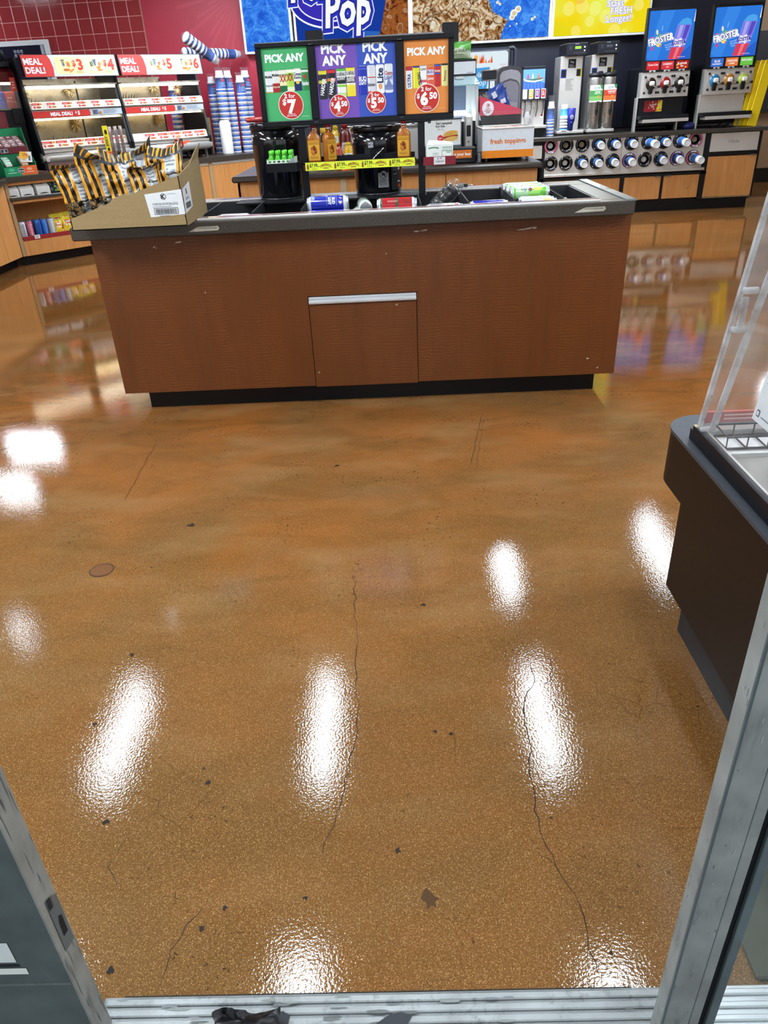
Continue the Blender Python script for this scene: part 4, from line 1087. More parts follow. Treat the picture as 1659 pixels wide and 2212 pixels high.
    for k in range(3):
        a_ = -0.165 + k * 0.165
        m = MB(); m.F = TR(a_, -0.012, 0.492) @ RX(90)
        m.loft([(0, 0.060, 0.066), (0.008, 0.060, 0.066), (0.016, 0.050, 0.056)], cols[k], 'gloss', 24); m.box(-0.085, -0.085, 0.0, 0.085, 0.085, 0.004, '#8d8b88', 'steel', 0.002); v_ = m.build('valve_face', fp)
        m = MB()
        m.box(a_ - 0.030, -0.062, 0.390, a_ + 0.018, -0.028, 0.475, '#101014', 'plastic', 0.01); m.box(a_ - 0.024, -0.066, 0.470, a_ + 0.034, -0.03, 0.520, '#e4e4e0', 'plastic', 0.012)
        m.tube([(a_ + 0.02, -0.055, 0.466), (a_ + 0.075, -0.062, 0.462)], 0.004, '#d0d0ce', 'chrome', 6); m.loft([(0.448, 0.012, 0.01), (0.462, 0.016, 0.014), (0.476, 0.010, 0.01)], '#15151a', 'plastic', 10, cx=a_ + 0.082, cy=-0.062)
        m.build('tap', v_, 'black tap with white cap')
        m = MB()
        for dx, dz in ((-0.07, 0.075), (0.07, 0.075), (-0.07, -0.085), (0.07, -0.085)):
            m.loft([(0, 0.014, 0.014), (0.02, 0.012, 0.012)], '#1b1b1f', 'plastic', 8, cx=0, cy=0) if False else m.box(a_ + dx - 0.012, -0.032, 0.488 + dz - 0.012, a_ + dx + 0.012, -0.010, 0.488 + dz + 0.012, '#1b1b1f', 'plastic', 0.006)
        m.box(a_ - 0.035, -0.03, 0.535, a_ - 0.012, -0.018, 0.558, '#d7d7d4' if variant else '#9a9a98', 'plastic', 0.008)
        m.build('knob', v_, None, 'stuff')
    m = MB()
    if variant == 0:
        m.box(-0.262, 0.03, 0.16, 0.255, 0.12, 0.352, '#111217', 'plastic'); m.build('splash_panel', t_)
        m = MB(); m.F = FR(-0.20, 0.0295, 0.205); m.rect(0, 0, 0.21, 0.115, '#8c1f24', 1); m.poly([(0.14, 0), (0.21, 0), (0.21, 0.115), (0.165, 0.115)], '#dfc63a', 2)
        for q in range(26): m.ell(random.uniform(0.012, 0.195), random.uniform(0.01, 0.105), random.uniform(0.005, 0.014), random.uniform(0.004, 0.01), random.choice(['#c8342a', '#e8b23c', '#d8452e', '#6b1418', '#f0d8a8']), 2.2 + q * 0.05, n=8, rot=random.random() * 3)
        m.rrect(0.055, 0.038, 0.155, 0.085, 0.01, '#a01f30', 4); m.text('FLAVOR', 0.105, 0.064, 0.015, '#f4ece4', 6, 'C', 0.03, maxw=0.09, rot=6); m.text('MIX', 0.105, 0.044, 0.014, '#f4ece4', 6, 'C', 0.03, rot=6)
        m.build('sticker', t_, 'red and yellow fruit sticker')
    else:
        m.box(-0.285, 0.02, 0.165, 0.230, 0.12, 0.352, '#a8a6a2', 'steel'); m.build('splash_panel', t_)
    m = MB(); m.box(-0.27, -0.10, 0.125, 0.30, 0.10, 0.168, '#111217', 'plastic', 0.004); m.box(-0.24, -0.105, 0.092, 0.30, 0.08, 0.128, '#b7b3ac', 'steel', 0.003); m.build('drip_tray', t_)
    for lx in (-0.285, 0.215):
        m = MB(); m.box(lx - 0.011, 0.04, 0, lx + 0.011, 0.12, 0.355 if variant == 0 or lx < 0 else 0.13, '#b7b3ac', 'steel', 0.002); m.build('leg', t_)
    return t_
froster('left frozen drink machine with brown and red taps and black back panel', 3.275, [('#d8343c', 'Coca-Cola'), ('#d83a44', 'CHERRY', 'cola'), ('#b02a2a', 'FLAVOR', 'MIX', 1)], ['#2a1512', '#8f1a1e', '#1a1614'], 0)
froster('right frozen drink machine with blue, amber and green taps', 4.01, [('#3d6fd0', 'BLUE', 'RASPBERRY'), ('#e0763c', 'ORANGE', 'CREME'), ('#6cc048', 'MTN DEW')], ['#2a78a8', '#b8791a', '#b5c850'], 1)

m = MB(); m.box(-0.02, -0.05, 0, 0.125, 0.25, 0.62, '#10121c', 'plastic', 0.01); m.box(-0.01, -0.054, 0.25, 0.05, -0.05, 0.60, '#1b1d2c', 'plastic')
solo('grille_cabinet', m, 'dark slatted cabinet between the two frozen drink machines', 'cabinet', TR(3.60, 10.3, 0.885))
m = MB(); m.loft([(0, 0.05, 0.03), (0.02, 0.075, 0.045), (0.05, 0.07, 0.04), (0.075, 0.04, 0.02)], '#2a3274', 'foil', 14, 2.4)
solo('crumpled_bag', m, 'crumpled dark blue plastic bag on the counter between the frozen drink machines', 'bag', TR(3.64, 9.90, 0.885))
m = MB(); m.tube([(0, 0, 0.01), (0.05, 0.02, 0.012), (0.11, 0, 0.03), (0.14, -0.02, 0.07), (0.11, 0, 0.09), (0.06, 0.03, 0.06), (-0.02, 0.02, 0.012), (-0.1, 0, 0.012)], 0.010, '#14141a', 'plastic', 8)
solo('power_cord', m, 'thick black cord looped under the right frozen drink machine', 'cord', TR(4.02, 9.93, 0.885))

# wet floor boards leaning at the end of the counter
for k in range(4):
    m = MB(); m.F = RY(9) @ RX(-4)
    m.box(-0.055, 0, 0, 0.055, 0.012, 0.66, '#e8c91a', 'plastic', 0.005); m.box(-0.05, -0.003, 0.64, 0.05, 0.015, 0.675, '#d9b814', 'plastic', 0.004)
    o = T('folded_floor_sign', ['yellow folded floor sign leaning outermost at the counter end', 'second yellow folded floor sign from the counter end', 'third yellow folded floor sign from the counter end', 'yellow folded floor sign with black print, nearest the right drink machine'][k], 'floor sign', (4.335 - k * 0.033, 9.76 + k * 0.05, 0.888), 0, 'yellow folded floor signs')
    m.build('board', o)
    if k == 3:
        m = MB(); m.F = RY(9) @ RX(-4) @ FR(0, -0.0006, 0)
        m.ell(-0.02, 0.50, 0.016, 0.022, '#2a240c', 1); m.rect(-0.045, 0.20, -0.005, 0.32, '#2a240c', 1); m.rect(-0.04, 0.21, -0.01, 0.31, '#e8c91a', 2); m.rect(-0.04, 0.10, -0.012, 0.13, '#2a240c', 1); m.build('print', o)

# tea brewers, urns and cups
def brewer(label, x, tag_):
    t_ = T('tea_brewer', label, 'brewer', (x, 9.95, 0.885))
    m = MB(); m.box(-0.135, 0.06, 0.05, 0.125, 0.40, 0.82, '#97948e', 'steel', 0.006); m.build('column', t_)
    m = MB(); m.box(-0.10, -0.06, 0.815, 0.145, 0.36, 0.945, '#17181f', 'plastic', 0.008); h_ = m.build('control_head', t_)
    m = MB(); m.F = FR(-0.10, -0.0605, 0.815)
    m.rrect(0.095, 0.068, 0.165, 0.094, 0.003, '#7fae3a' if tag_ else '#3a4048', 1, 'paper'); m.rrect(0.03, 0.06, 0.06, 0.10, 0.003, '#2b2d36', 1)
    for k in range(6): m.ell(0.09 + k * 0.022, 0.03, 0.007, 0.007, '#3d3f48', 1, n=10)
    m.ell(0.205, 0.085, 0.009, 0.009, '#c9cace', 1, n=10); m.ell(0.205, 0.05, 0.008, 0.008, '#c9cace', 1, n=10); m.lines(0.095, 0.112, 0.15, 0.122, 1, '#9a9ca4', 1)
    m.build('buttons', h_)
    m = MB(); m.F = FR(0, 0.0595, 0)
    m.rect(-0.045, 0.70, 0.045, 0.79, '#1d1d24', 1); m.text('Tea', 0, 0.75, 0.02, '#d8d8d8', 2); m.lines(-0.03, 0.705, 0.03, 0.735, 3, '#9a9a9e', 2)
    m.rect(-0.125, 0.60, -0.06, 0.69, '#2a3f90', 1); m.rrect(-0.115, 0.61, -0.068, 0.68, 0.006, '#15151c', 2); m.rect(0.06, 0.61, 0.12, 0.69, '#b8a820', 1); m.rrect(0.058, 0.615, 0.105, 0.685, 0.006, '#15151c', 2)
    m.rect(-0.07, 0.46, 0.035, 0.60, '#b9b7b0', 1); m.lines(-0.06, 0.47, 0.025, 0.59, 8, '#7d7a76', 2)
    m.build('labels', t_)
    m = MB(); m.box(-0.165, -0.10, 0.02, 0.16, 0.34, 0.05, '#a8a5a0', 'steel', 0.004); m.box(-0.15, -0.09, 0.0, 0.15, 0.32, 0.02, '#1a1a1e', 'plastic'); m.build('drip_base', t_)
    return t_
brewer('left steel tea brewer with cups standing on its base', 2.215, 1)
br2 = brewer('right steel tea brewer behind the two steel urns', 2.575, 0)
def urn(label, x, c1, c2, words):
    t_ = T('tea_urn', label, 'urn', (x, 9.93, 0.936), 0)
    m = MB(); m.loft([(0, 0.066, 0.075), (0.01, 0.072, 0.08), (0.52, 0.072, 0.08), (0.545, 0.068, 0.078)], '#b9b8b4', 'metal', 24, 2.6); m.build('urn_body', t_)
    m = MB(); m.loft([(0.545, 0.075, 0.084), (0.57, 0.078, 0.086), (0.585, 0.055, 0.06)], '#1c1c21', 'plastic', 20, 2.6); m.box(0.03, -0.05, 0.56, 0.075, 0.05, 0.60, '#1c1c21', 'plastic', 0.01); m.build('lid', t_)
    m = MB(); m.F = FR(0, -0.0815, 0); m.LAY = 0.0008
    m.rect(-0.074, 0.285, 0.074, 0.46, '#e8ebe8', 1); m.rect(-0.074, 0.300, 0.074, 0.405, c1, 2); m.rect(-0.074, 0.285, 0.074, 0.300, '#e8ebe8', 2); m.rect(-0.074, 0.300, 0.074, 0.345, c2, 2.4)
    m.poly([(0.04, 0.46), (0.074, 0.46), (0.074, 0.415), (0.052, 0.425)], '#3f8a4a', 3); m.ell(-0.01, 0.43, 0.014, 0.014, '#3d8a96', 3, n=14); m.ell(-0.01, 0.43, 0.009, 0.009, '#e8ebe8', 4, n=12)
    m.lines(0.012, 0.420, 0.045, 0.442, 2, '#3d6a6a', 3); m.text(words[0], 0.02, 0.382, 0.014, '#f4f4f0', 4, 'C', 0.03, maxw=0.10); m.text(words[1], 0.02, 0.366, 0.010, '#f4f4f0', 4, 'C', 0.02, maxw=0.10)
    m.ell(0.03, 0.338, 0.014, 0.014, '#e8c83c', 4, n=14); m.ell(0.03, 0.338, 0.010, 0.010, '#d87a2c', 5, n=12)
    m.build('label_card', t_)
    m = MB(); m.box(0.005, -0.125, 0.17, 0.030, -0.08, 0.215, '#111114', 'plastic', 0.006); m.tube([(0.018, -0.115, 0.215), (0.012, -0.13, 0.25), (0.02, -0.13, 0.29)], 0.006, '#111114', 'plastic', 8)
    m.tube([(0.008, -0.131, 0.29), (0.034, -0.131, 0.292), (0.036, -0.131, 0.262), (0.010, -0.131, 0.265), (0.008, -0.131, 0.29)], 0.004, '#111114', 'plastic', 6); m.tube([(0.018, -0.105, 0.18), (0.016, -0.11, 0.145)], 0.007, '#111114', 'plastic', 8); m.build('spigot', t_)
urn('left tall steel tea urn with a green label', 2.485, '#4f9a52', '#79b86a', ('SWEET', 'GREEN TEA'))
urn('right tall steel tea urn with a red label', 2.648, '#c8442c', '#d8713c', ('UNSWEET', 'BLACK TEA'))

m = MB()
secs, cols_ = [], []
z = 0
for k in range(5):
    secs += [(z, 0.047, 0.047), (z + 0.008, 0.047, 0.047), (z + 0.0081, 0.0445, 0.0445), (z + 0.032, 0.0435, 0.0435)]; cols_ += ['#eceef0', '#eceef0', '#dfe3e8' if k else '#5a9ad0', '#dfe3e8']; z += 0.032
secs += [(z, 0.0435, 0.0435), (z + 0.07, 0.037, 0.037), (z + 0.072, 0.0365, 0.0365), (z + 0.115, 0.033, 0.033)]; cols_ += ['#3f8fd8', '#3f8fd8', '#eceef0']
m.loft(secs, cols_ + ['#eceef0'] * 9, 'paper', 20)
o = solo('cup_stack', m, 'upside-down stack of white and blue cups on the left tea brewer base', 'cup stack', TR(2.135, 9.885, 0.936))
t_ = T('tumbler', 'tall dark blue tumbler cup standing on the left tea brewer base', 'tumbler', (2.215, 9.875, 0.936))
MB().loft([(0, 0.030, 0.030), (0.075, 0.034, 0.034), (0.10, 0.046, 0.046), (0.235, 0.053, 0.053), (0.235, 0.049, 0.049), (0.20, 0.046, 0.046)], '#232b8c', 'plastic', 24).build('cup_body', t_)
m = MB(); m.F = FR(0, -0.052, 0); m.ell(0, 0.145, 0.020, 0.024, '#d6d9ea', 1); m.ell(0, 0.145, 0.015, 0.019, '#232b8c', 2); m.poly([(-0.012, 0.158), (0.0, 0.134), (0.012, 0.158), (0.006, 0.152), (-0.004, 0.156)], '#d6d9ea', 3); m.lines(-0.016, 0.085, 0.018, 0.093, 1, '#9aa2d8', 1); m.lines(-0.03, 0.205, 0.03, 0.222, 2, '#4a54b4', 1); m.build('emblem', t_)

# soda dispenser, screen machine and bagged cups
t_ = T('soda_dispenser', 'small soda dispenser with four flavour levers and a picture top', 'drink machine', (1.76, 9.9, 0.885))
m = MB(); m.box(-0.125, 0.03, 0.12, 0.14, 0.5, 0.50, '#a9a49a', 'steel'); m.build('backsplash', t_)
m = MB(); m.box(-0.13, 0.0, 0.50, 0.125, 0.5, 0.735, '#1b1c24', 'plastic', 0.006); hd = m.build('top_housing', t_)
m = MB(); m.F = FR(0, -0.001, 0.50)
m.rect(-0.13, 0.0, 0.125, 0.205, '#5f93dc', 1); m.poly([(-0.13, 0.0), (0.125, 0.0), (0.125, 0.06), (0.04, 0.09), (-0.05, 0.075), (-0.13, 0.09)], '#3a62c0', 2)
m.poly([(-0.13, 0.115), (-0.09, 0.10), (0.0, 0.088), (0.08, 0.10), (0.11, 0.125), (0.09, 0.088), (0.0, 0.072), (-0.10, 0.085)], '#e6ecf4', 3)
m.poly([(-0.09, 0.105), (0.10, 0.115), (0.08, 0.098), (0.0, 0.090), (-0.08, 0.098)], '#3d6a58', 4); m.poly([(0.03, 0.105), (0.11, 0.12), (0.09, 0.10)], '#7a4a2c', 5)
for a_, cc in ((-0.075, '#b83a54'), (-0.02, '#d8e0ea'), (0.05, '#c8603c'), (0.01, '#5aa88a')): m.poly([(a_ - 0.012, 0.11), (a_ + 0.014, 0.11), (a_ + 0.004, 0.165), (a_ - 0.004, 0.15)], cc, 5)
for k in range(6): m.rect(-0.11 + k * 0.04, 0.01, -0.107 + k * 0.04, 0.07, '#7fa2e4', 4)
m.build('picture', hd)
m = MB(); m.box(-0.13, -0.04, 0.385, 0.155, 0.03, 0.50, '#2a2b32', 'plastic', 0.004); vb = m.build('valve_block', t_)
for k, cc in enumerate(('#dfe2dc', '#e2a93c', '#8c4a9a', '#c83a3c')):
    m = MB(); m.F = FR(-0.108 + k * 0.072, -0.0405, 0.405); m.rrect(-0.026, 0, 0.026, 0.10, 0.008, '#efe9e0', 1); m.rrect(-0.022, 0.012, 0.022, 0.092, 0.006, cc, 2); m.lines(-0.014, 0.03, 0.014, 0.08, 3, '#f4efe6', 3); m.build('flavour_card', vb)
    m = MB(); a_ = -0.108 + k * 0.072; m.tube([(a_ + 0.012, -0.01, 0.39), (a_ + 0.014, -0.015, 0.30), (a_ - 0.002, -0.03, 0.24), (a_ - 0.006, -0.035, 0.22)], 0.006, '#17171b', 'plastic', 6); m.build('lever', vb)
m = MB(); m.box(-0.13, -0.12, 0.095, 0.15, 0.05, 0.125, '#b8b5ae', 'steel', 0.004); m.build('drip_tray', t_)
m = MB(); m.box(-0.11, -0.06, 0.0, 0.13, 0.45, 0.096, '#15161b', 'plastic'); m.build('plinth', t_)
m = MB(); m.F = FR(0.115, 0.0295, 0.20); m.rect(-0.02, 0, 0.02, 0.045, '#e8e4e0', 1); m.rect(-0.015, 0.02, 0.015, 0.04, '#c8504a', 2); m.build('small_label', t_)

t_ = T('fountain_screen', 'large dark drink fountain with a white rounded poster behind the napkin dispenser', 'drink machine', (1.22, 10.0, 0.885))
m = MB(); m.box(-0.80, 0.02, 0, 0.285, 0.55, 0.95, '#20232b', 'plastic', 0.05); m.build('cabinet', t_)
m = MB(); m.box(-0.80, 0.0, 0.52, 0.262, 0.04, 0.925, '#3a3d44', 'plastic', 0.012); fr_ = m.build('bezel', t_)
m = MB(); m.F = FR(-0.80, -0.001, 0.535)
m.rrect(0.05, 0.0, 1.04, 0.375, 0.03, '#dcebf2', 1, 'glow')
m.poly([(0.48, 0.0), (0.795, 0.0), (0.83, 0.22), (0.48, 0.205)], '#4f9fdc', 2, 'glow'); m.text('Polar', 0.69, 0.12, 0.05, '#d8ecfa', 3, 'C', 0.01, shear=0.2, rot=6, mat='glow'); m.text('Pop', 0.72, 0.035, 0.06, '#d8ecfa', 3, 'C', 0.01, shear=0.2, rot=6, mat='glow')
for k in range(16):
    m.poly([(0.60 + k * 0.016 + random.uniform(-0.01, 0.01), 0.262), (0.62 + k * 0.016, 0.262), (0.615 + k * 0.016 + random.uniform(-0.02, 0.02), 0.29 + 0.075 * random.random())], random.choice(['#d8502e', '#e88a4c', '#c83a2a', '#f0c8a0']), 2 + 0.1 * k, 'glow')
m.ell(0.665, 0.315, 0.022, 0.03, '#f2b04c', 4, 'glow'); m.text('scan & save', 0.985, 0.235, 0.012, '#d85a6a', 2, 'C', 0.01, maxw=0.07, mat='glow'); m.text('today', 0.985, 0.215, 0.012, '#d85a6a', 2, 'C', 0.01, mat='glow')
m.build('poster', fr_, 'white rounded poster')
m = MB(); m.tube([(0.24, 0.05, 0.93), (0.30, 0.05, 0.94), (0.325, 0.05, 0.92), (0.33, 0.05, 0.60), (0.33, 0.05, 0.0)], 0.022, '#262833', 'plastic', 10); m.build('hose', t_)

def sleeve_secs(n, r, pitch):
    secs, cols_ = [], []
    z = 0
    for k in range(n):
        secs += [(z, r, r), (z + pitch * 0.30, r, r), (z + pitch * 0.301, r * 0.955, r * 0.955), (z + pitch * 0.80, r * 0.95, r * 0.95), (z + pitch * 0.999, r * 0.955, r * 0.955)]
        cols_ += ['#e9e7ea', '#e9e7ea', '#2b5096', '#e9e7ea', '#e9e7ea']
        z += pitch
    secs += [(z, r * 0.95, r * 0.95), (z + 0.115, r * 0.86, r * 0.86), (z + 0.1155, r * 0.88, r * 0.88), (z + 0.135, r * 0.87, r * 0.87), (z + 0.136, r * 0.74, r * 0.74), (z + 0.19, r * 0.66, r * 0.66)]
    cols_ += ['#2b5096', '#eceaec', '#eceaec', '#eceaec', '#eceaec']
    return secs, cols_ + ['#eceaec'] * 4
t_ = T('bagged_cups', 'short stack of blue and white cups in a clear bag beside the soda dispenser', 'cup stack', (1.985, 9.93, 0.885))
s_, c_ = sleeve_secs(5, 0.045, 0.035); MB().loft(s_, c_, 'paper', 18).build('cup_stack', t_)
m = MB(); m.loft([(0.0, 0.09, 0.07), (0.04, 0.10, 0.08), (0.09, 0.065, 0.06), (0.2, 0.056, 0.056), (0.33, 0.048, 0.048), (0.40, 0.03, 0.02), (0.43, 0.045, 0.01)], '#ffffff', 'film', 20, 2.2, False); m.build('plastic_bag', t_, 'clear plastic bag')

# ================================================================== hot food peninsula behind the island
PN = T('food_counter', 'orange wood food counter with a dark stone top behind the island', 'counter', (0, 7.3, 0))
m = MB(PN); m.box(-1.24, 6.60, 0.1, 1.24, 8.05, 0.822, '#b07a45', 'matte'); m.build('carcass', PN)
m = MB(PN); m.box(-1.18, 6.66, 0, 1.18, 8.0, 0.1, '#0d0d10', 'plastic'); m.build('toe_kick', PN)
m = MB(PN); m.box(-1.285, 6.515, 0.822, 1.262, 8.1, 0.868, '#4a443c', 'stone', 0.012); m.build('countertop', PN)
for x0, x1 in ((-1.25, -0.40), (-0.34, 0.476), (0.482, 1.25)):
    m = MB(PN); m.box(x0, 6.575, 0.105, x1, 6.60, 0.820, '#c68a4e', 'oak'); m.build('door', PN)
m = MB(PN); m.box(-0.398, 6.572, 0.105, -0.342, 6.60, 0.820, '#b09a7c', 'plastic'); m.build('filler_strip', PN)
for s_ in (-1, 1):
    m = MB(PN); m.box(s_ * 1.25, 6.575, 0.105, s_ * 1.232, 8.05, 0.820, '#c68a4e', 'oak'); m.build('side_panel', PN)
PZ = 0.868

# cold well for toppings
t_ = T('toppings_well', 'white and orange cold well for fresh toppings with steel rim and glass guard', 'food well', (1.0, 6.70, PZ))
for dx in (-0.17, 0.17):
    for dy in (0.05, 0.38): m = MB(); m.cyl(dx, dy, 0, 0.035, 0.012, '#8d8d8d', 'metal', 10); m.build('foot', t_)
m = MB(); m.box(-0.212, 0, 0.03, 0.212, 0.43, 0.245, '#dfe4ea', 'plastic', 0.006); bd = m.build('housing', t_)
m = MB(); m.F = FR(0, -0.0005, 0.03)
m.rect(-0.211, 0.002, 0.211, 0.058, '#ef8a1c', 1); m.text('fresh toppings', 0.0, 0.108, 0.035, '#e07a2c', 1, 'C', 0.03, maxw=0.315, rot=0); m.build('front_print', bd, 'orange lettering and band')
m = MB()
for b in ((-0.215, -0.004, 0.242, 0.215, 0.05, 0.256), (-0.215, 0.38, 0.242, 0.215, 0.434, 0.262), (-0.215, 0.05, 0.242, -0.165, 0.38, 0.258), (0.165, 0.05, 0.242, 0.215, 0.38, 0.258)): m.box(*b, '#bdbcb8', 'steel', 0.003)
m.build('rim', t_, 'steel rim')
m = MB(); m.box(-0.165, 0.05, 0.246, 0.165, 0.38, 0.25, '#8f8d88', 'steel'); m.build('pan', t_)
m = MB()
for k in range(14): m.loft([(0.249, 0.022, 0.016), (0.256, 0.016, 0.012), (0.260, 0.006, 0.004)], random.choice(['#c87a5a', '#d89a7a', '#b85a4a', '#d8b08a']), 'matte', 7, 2, cx=-0.13 + 0.02 * k, cy=0.075 + random.uniform(0, 0.03))
m.build('chopped_topping', t_, 'chopped pink toppings', 'stuff')
m = MB()
for sx in (-0.205, 0.205): m.add([(sx, 0.02, 0.256), (sx, 0.42, 0.262), (sx, 0.42, 0.365), (sx, 0.36, 0.37)], [(0, 1, 2, 3)], '#ffffff', 'glass')
m.add([(-0.205, 0.42, 0.262), (0.205, 0.42, 0.262), (0.205, 0.42, 0.365), (-0.205, 0.42, 0.365)], [(0, 1, 2, 3)], '#ffffff', 'glass')
m.add([(-0.205, 0.36, 0.371), (0.205, 0.36, 0.371), (0.205, 0.42, 0.366), (-0.205, 0.42, 0.366)], [(0, 1, 2, 3)], '#ffffff', 'acrylic')
m.build('glass_guard', t_, 'clear guard')
m = MB(); m.loft([(0, 0.03, 0.02), (0.05, 0.035, 0.025), (0.12, 0.05, 0.03), (0.16, 0.02, 0.01)], '#ffffff', 'film', 12, 2, False)
m.F = TR(-0.01, -0.01, 0.0); m.loft([(0.0, 0.02, 0.02), (0.06, 0.026, 0.02), (0.1, 0.01, 0.01)], '#e6e6ea', 'foil', 10)
solo('plastic_glove_bag', m, 'clear crumpled plastic bag hanging on the right rim of the toppings well', 'bag', TR(1.185, 6.86, PZ + 0.258))

# pouch builder: pillow bags with crimped ends
def pouch(m, w_, h_, d_, colf, seed=0, nu=14, nv=16, crumple=0.006, crimp=0.10, mat='foil', back=None, flop=0.0, peak=0.0):
    V, fs_, cs = [], [], []
    def pt(u, v, sgn):
        e = max(math.sin(math.pi * min(max(u, 0), 1)), 0) ** 0.55
        b = max(math.sin(math.pi * min(max((v - 0.02) / (0.98 - crimp), 0), 1)), 0) ** 0.5
        t_ = d_ / 2 * e * b
        x = (u - 0.5) * w_ * (1 - 0.10 * b + 0.02 * math.sin(v * 9 + seed))
        nz = mnoise.noise(Vector((u * 4 + seed * 3.1, v * 5, sgn * 2.0))) + 0.5 * mnoise.noise(Vector((u * 9 + seed, v * 11, sgn)))
        top = max(0.0, (v - (1 - crimp)) / crimp)
        fl = flop * top * top
        return (x + nz * crumple * 0.5 + fl * 0.4 * math.sin(seed * 5), sgn * t_ - fl + nz * crumple * (1.0 if 0 < v < 1 else 0.4) + top * 0.012 * math.sin(u * 7 + seed), v * h_ + nz * crumple * 0.5 * (u * (1 - u) * 4) + top * peak * (abs(2 * u - 1 + 0.5 * math.sin(seed * 3)) ** 2 - 0.3) - fl * 0.5)
    for sgn in (-1, 1):
        o = len(V)
        for j in range(nv + 1):
            for i in range(nu + 1):
                u, v = i / nu, j / nv
                V.append(pt(u, v, sgn if 0 < u < 1 and 0 < v < 1 else (sgn * 0.0 if True else 0)) if 0 < u < 1 and 0 < v < 1 else (lambda p: (p[0], p[1] + sgn * 0.0006, p[2]))(pt(u, v, 0.0)))
        for j in range(nv):
            for i in range(nu):
                a = o + j * (nu + 1) + i
                f = (a, a + 1, a + nu + 2, a + nu + 1)
                fs_.append(f if sgn < 0 else f[::-1]); cs.append(colf((i + 0.5) / nu, (j + 0.5) / nv) if sgn < 0 or back is None else back)
    m.add(V, fs_, ['#17130f' if q == '@dots' else q for q in cs], ['gold_dots' if q == '@dots' else mat for q in cs], True)
    return m

# sunflower seed display
t_ = T('seed_display', 'pink slanted carton display holding blue seed bags behind the toppings well', 'display box', (0.994, 7.16, PZ))
m = MB(); m.box(-0.17, 0.0, 0, 0.17, 0.18, 0.335, '#1a1b20', 'plastic', 0.004); m.build('pedestal', t_)
m = MB()
for y0, y1 in ((-0.005, 0.0), (0.18, 0.185)): m.prism([(-0.178, 0.335), (0.178, 0.335), (0.178, 0.372), (-0.178, 0.482)], y0, y1, '#d0455e', 'paper', 'y')
m.box(-0.178, 0, 0.335, 0.178, 0.18, 0.339, '#d0455e', 'paper'); m.box(-0.178, 0, 0.339, -0.174, 0.18, 0.482, '#d0455e', 'paper'); m.box(0.174, 0, 0.339, 0.178, 0.18, 0.372, '#d0455e', 'paper')
ct = m.build('carton', t_)
m = MB(); m.F = FR(-0.108, -0.0055, 0.39); m.ell(0, 0, 0.050, 0.056, '#ece6ea', 1, n=28)
m.ell(0, 0.022, 0.013, 0.014, '#c83a4a', 2, n=18); m.text('K', 0, 0.015, 0.014, '#ece6ea', 3, 'C', 0.04)
for k, s_ in enumerate(('Jumbo', 'Sunflower', 'Seeds')): m.text(s_, 0, -0.008 - k * 0.014, 0.010, '#a03a52', 2, 'C', 0.03)
m.build('badge', ct, 'round white printed badge')
def seedc(sd):
    return lambda u, v: '#27479c' if v > 0.3 and not (0.3 < u < 0.75 and 0.45 < v < 0.62) else ('#d9dfe8' if v > 0.3 else random.choice(['#20284c', '#6a6658', '#8f8a78', '#2c3252']))
random.seed(5)
for i, (x, z, rz, ry, lab) in enumerate(((-0.075, 0.36, 0, 62, 'blue foil seed bag lying in the pink carton, left one'), (0.065, 0.345, 10, 48, 'blue foil seed bag standing at the low right end of the pink carton'))):
    m = MB(); pouch(m, 0.12, 0.21 if i == 0 else 0.19, 0.05, seedc(i), i + 3)
    o = T('seed_bag', lab, 'snack bag', (0.975 + x, 7.105 + 0.01 * i, PZ + z), 0, 'blue seed bags in the pink carton')
    o.matrix_world = TR(0.994 + x - (0.07 if i == 0 else 0.0), 7.245 + 0.01 * i, PZ + z + (0.075 if i == 0 else 0.0)) @ RZ(rz) @ RY(ry if i == 0 else -22)
    m.build('bag_body', o)
# napkin dispenser
t_ = T('napkin_dispenser', 'tall rounded grey napkin dispenser with a clear front behind the toppings well', 'dispenser', (1.12, 7.50, PZ))
def arch(w_, z0, z1, r, n=10):
    P = [(-w_, z0), (w_, z0), (w, z0)][:2]
    P += [(w_ * math.cos(R(a)) if False else w_, z1 - r)]
    for k in range(1, n): 
        a = R(90 * k / n); P.append((w_ - r * (1 - math.cos(a)), z1 - r + r * math.sin(a)))
    P += [(0, z1 + 0.008)]
    for k in range(n - 1, 0, -1):
        a = R(90 * k / n); P.append((-w_ + r * (1 - math.cos(a)), z1 - r + r * math.sin(a)))
    P += [(-w_, z1 - r)]
    return P
m = MB(); m.prism(arch(0.112, 0, 0.70, 0.06), 0.0, 0.20, '#4a4a50', 'plastic', 'y'); m.build('shell', t_)
m = MB(); m.F = FR(0, -0.0002, 0); m.LAY = 0.002
m.poly(arch(0.092, 0.02, 0.67, 0.05), '#a9a9b2', 1, 'plastic'); m.poly(arch(0.086, 0.02, 0.60, 0.06), '#55555c', 2, 'plastic'); m.poly(arch(0.078, 0.03, 0.585, 0.05), '#8d8d9a', 3, 'gloss'); m.poly([(-0.07, 0.03), (0.07, 0.03), (0.07, 0.42), (-0.07, 0.44)], '#a6a6b4', 4, 'paper')
m.build('front_window', t_, 'grey window with napkins')
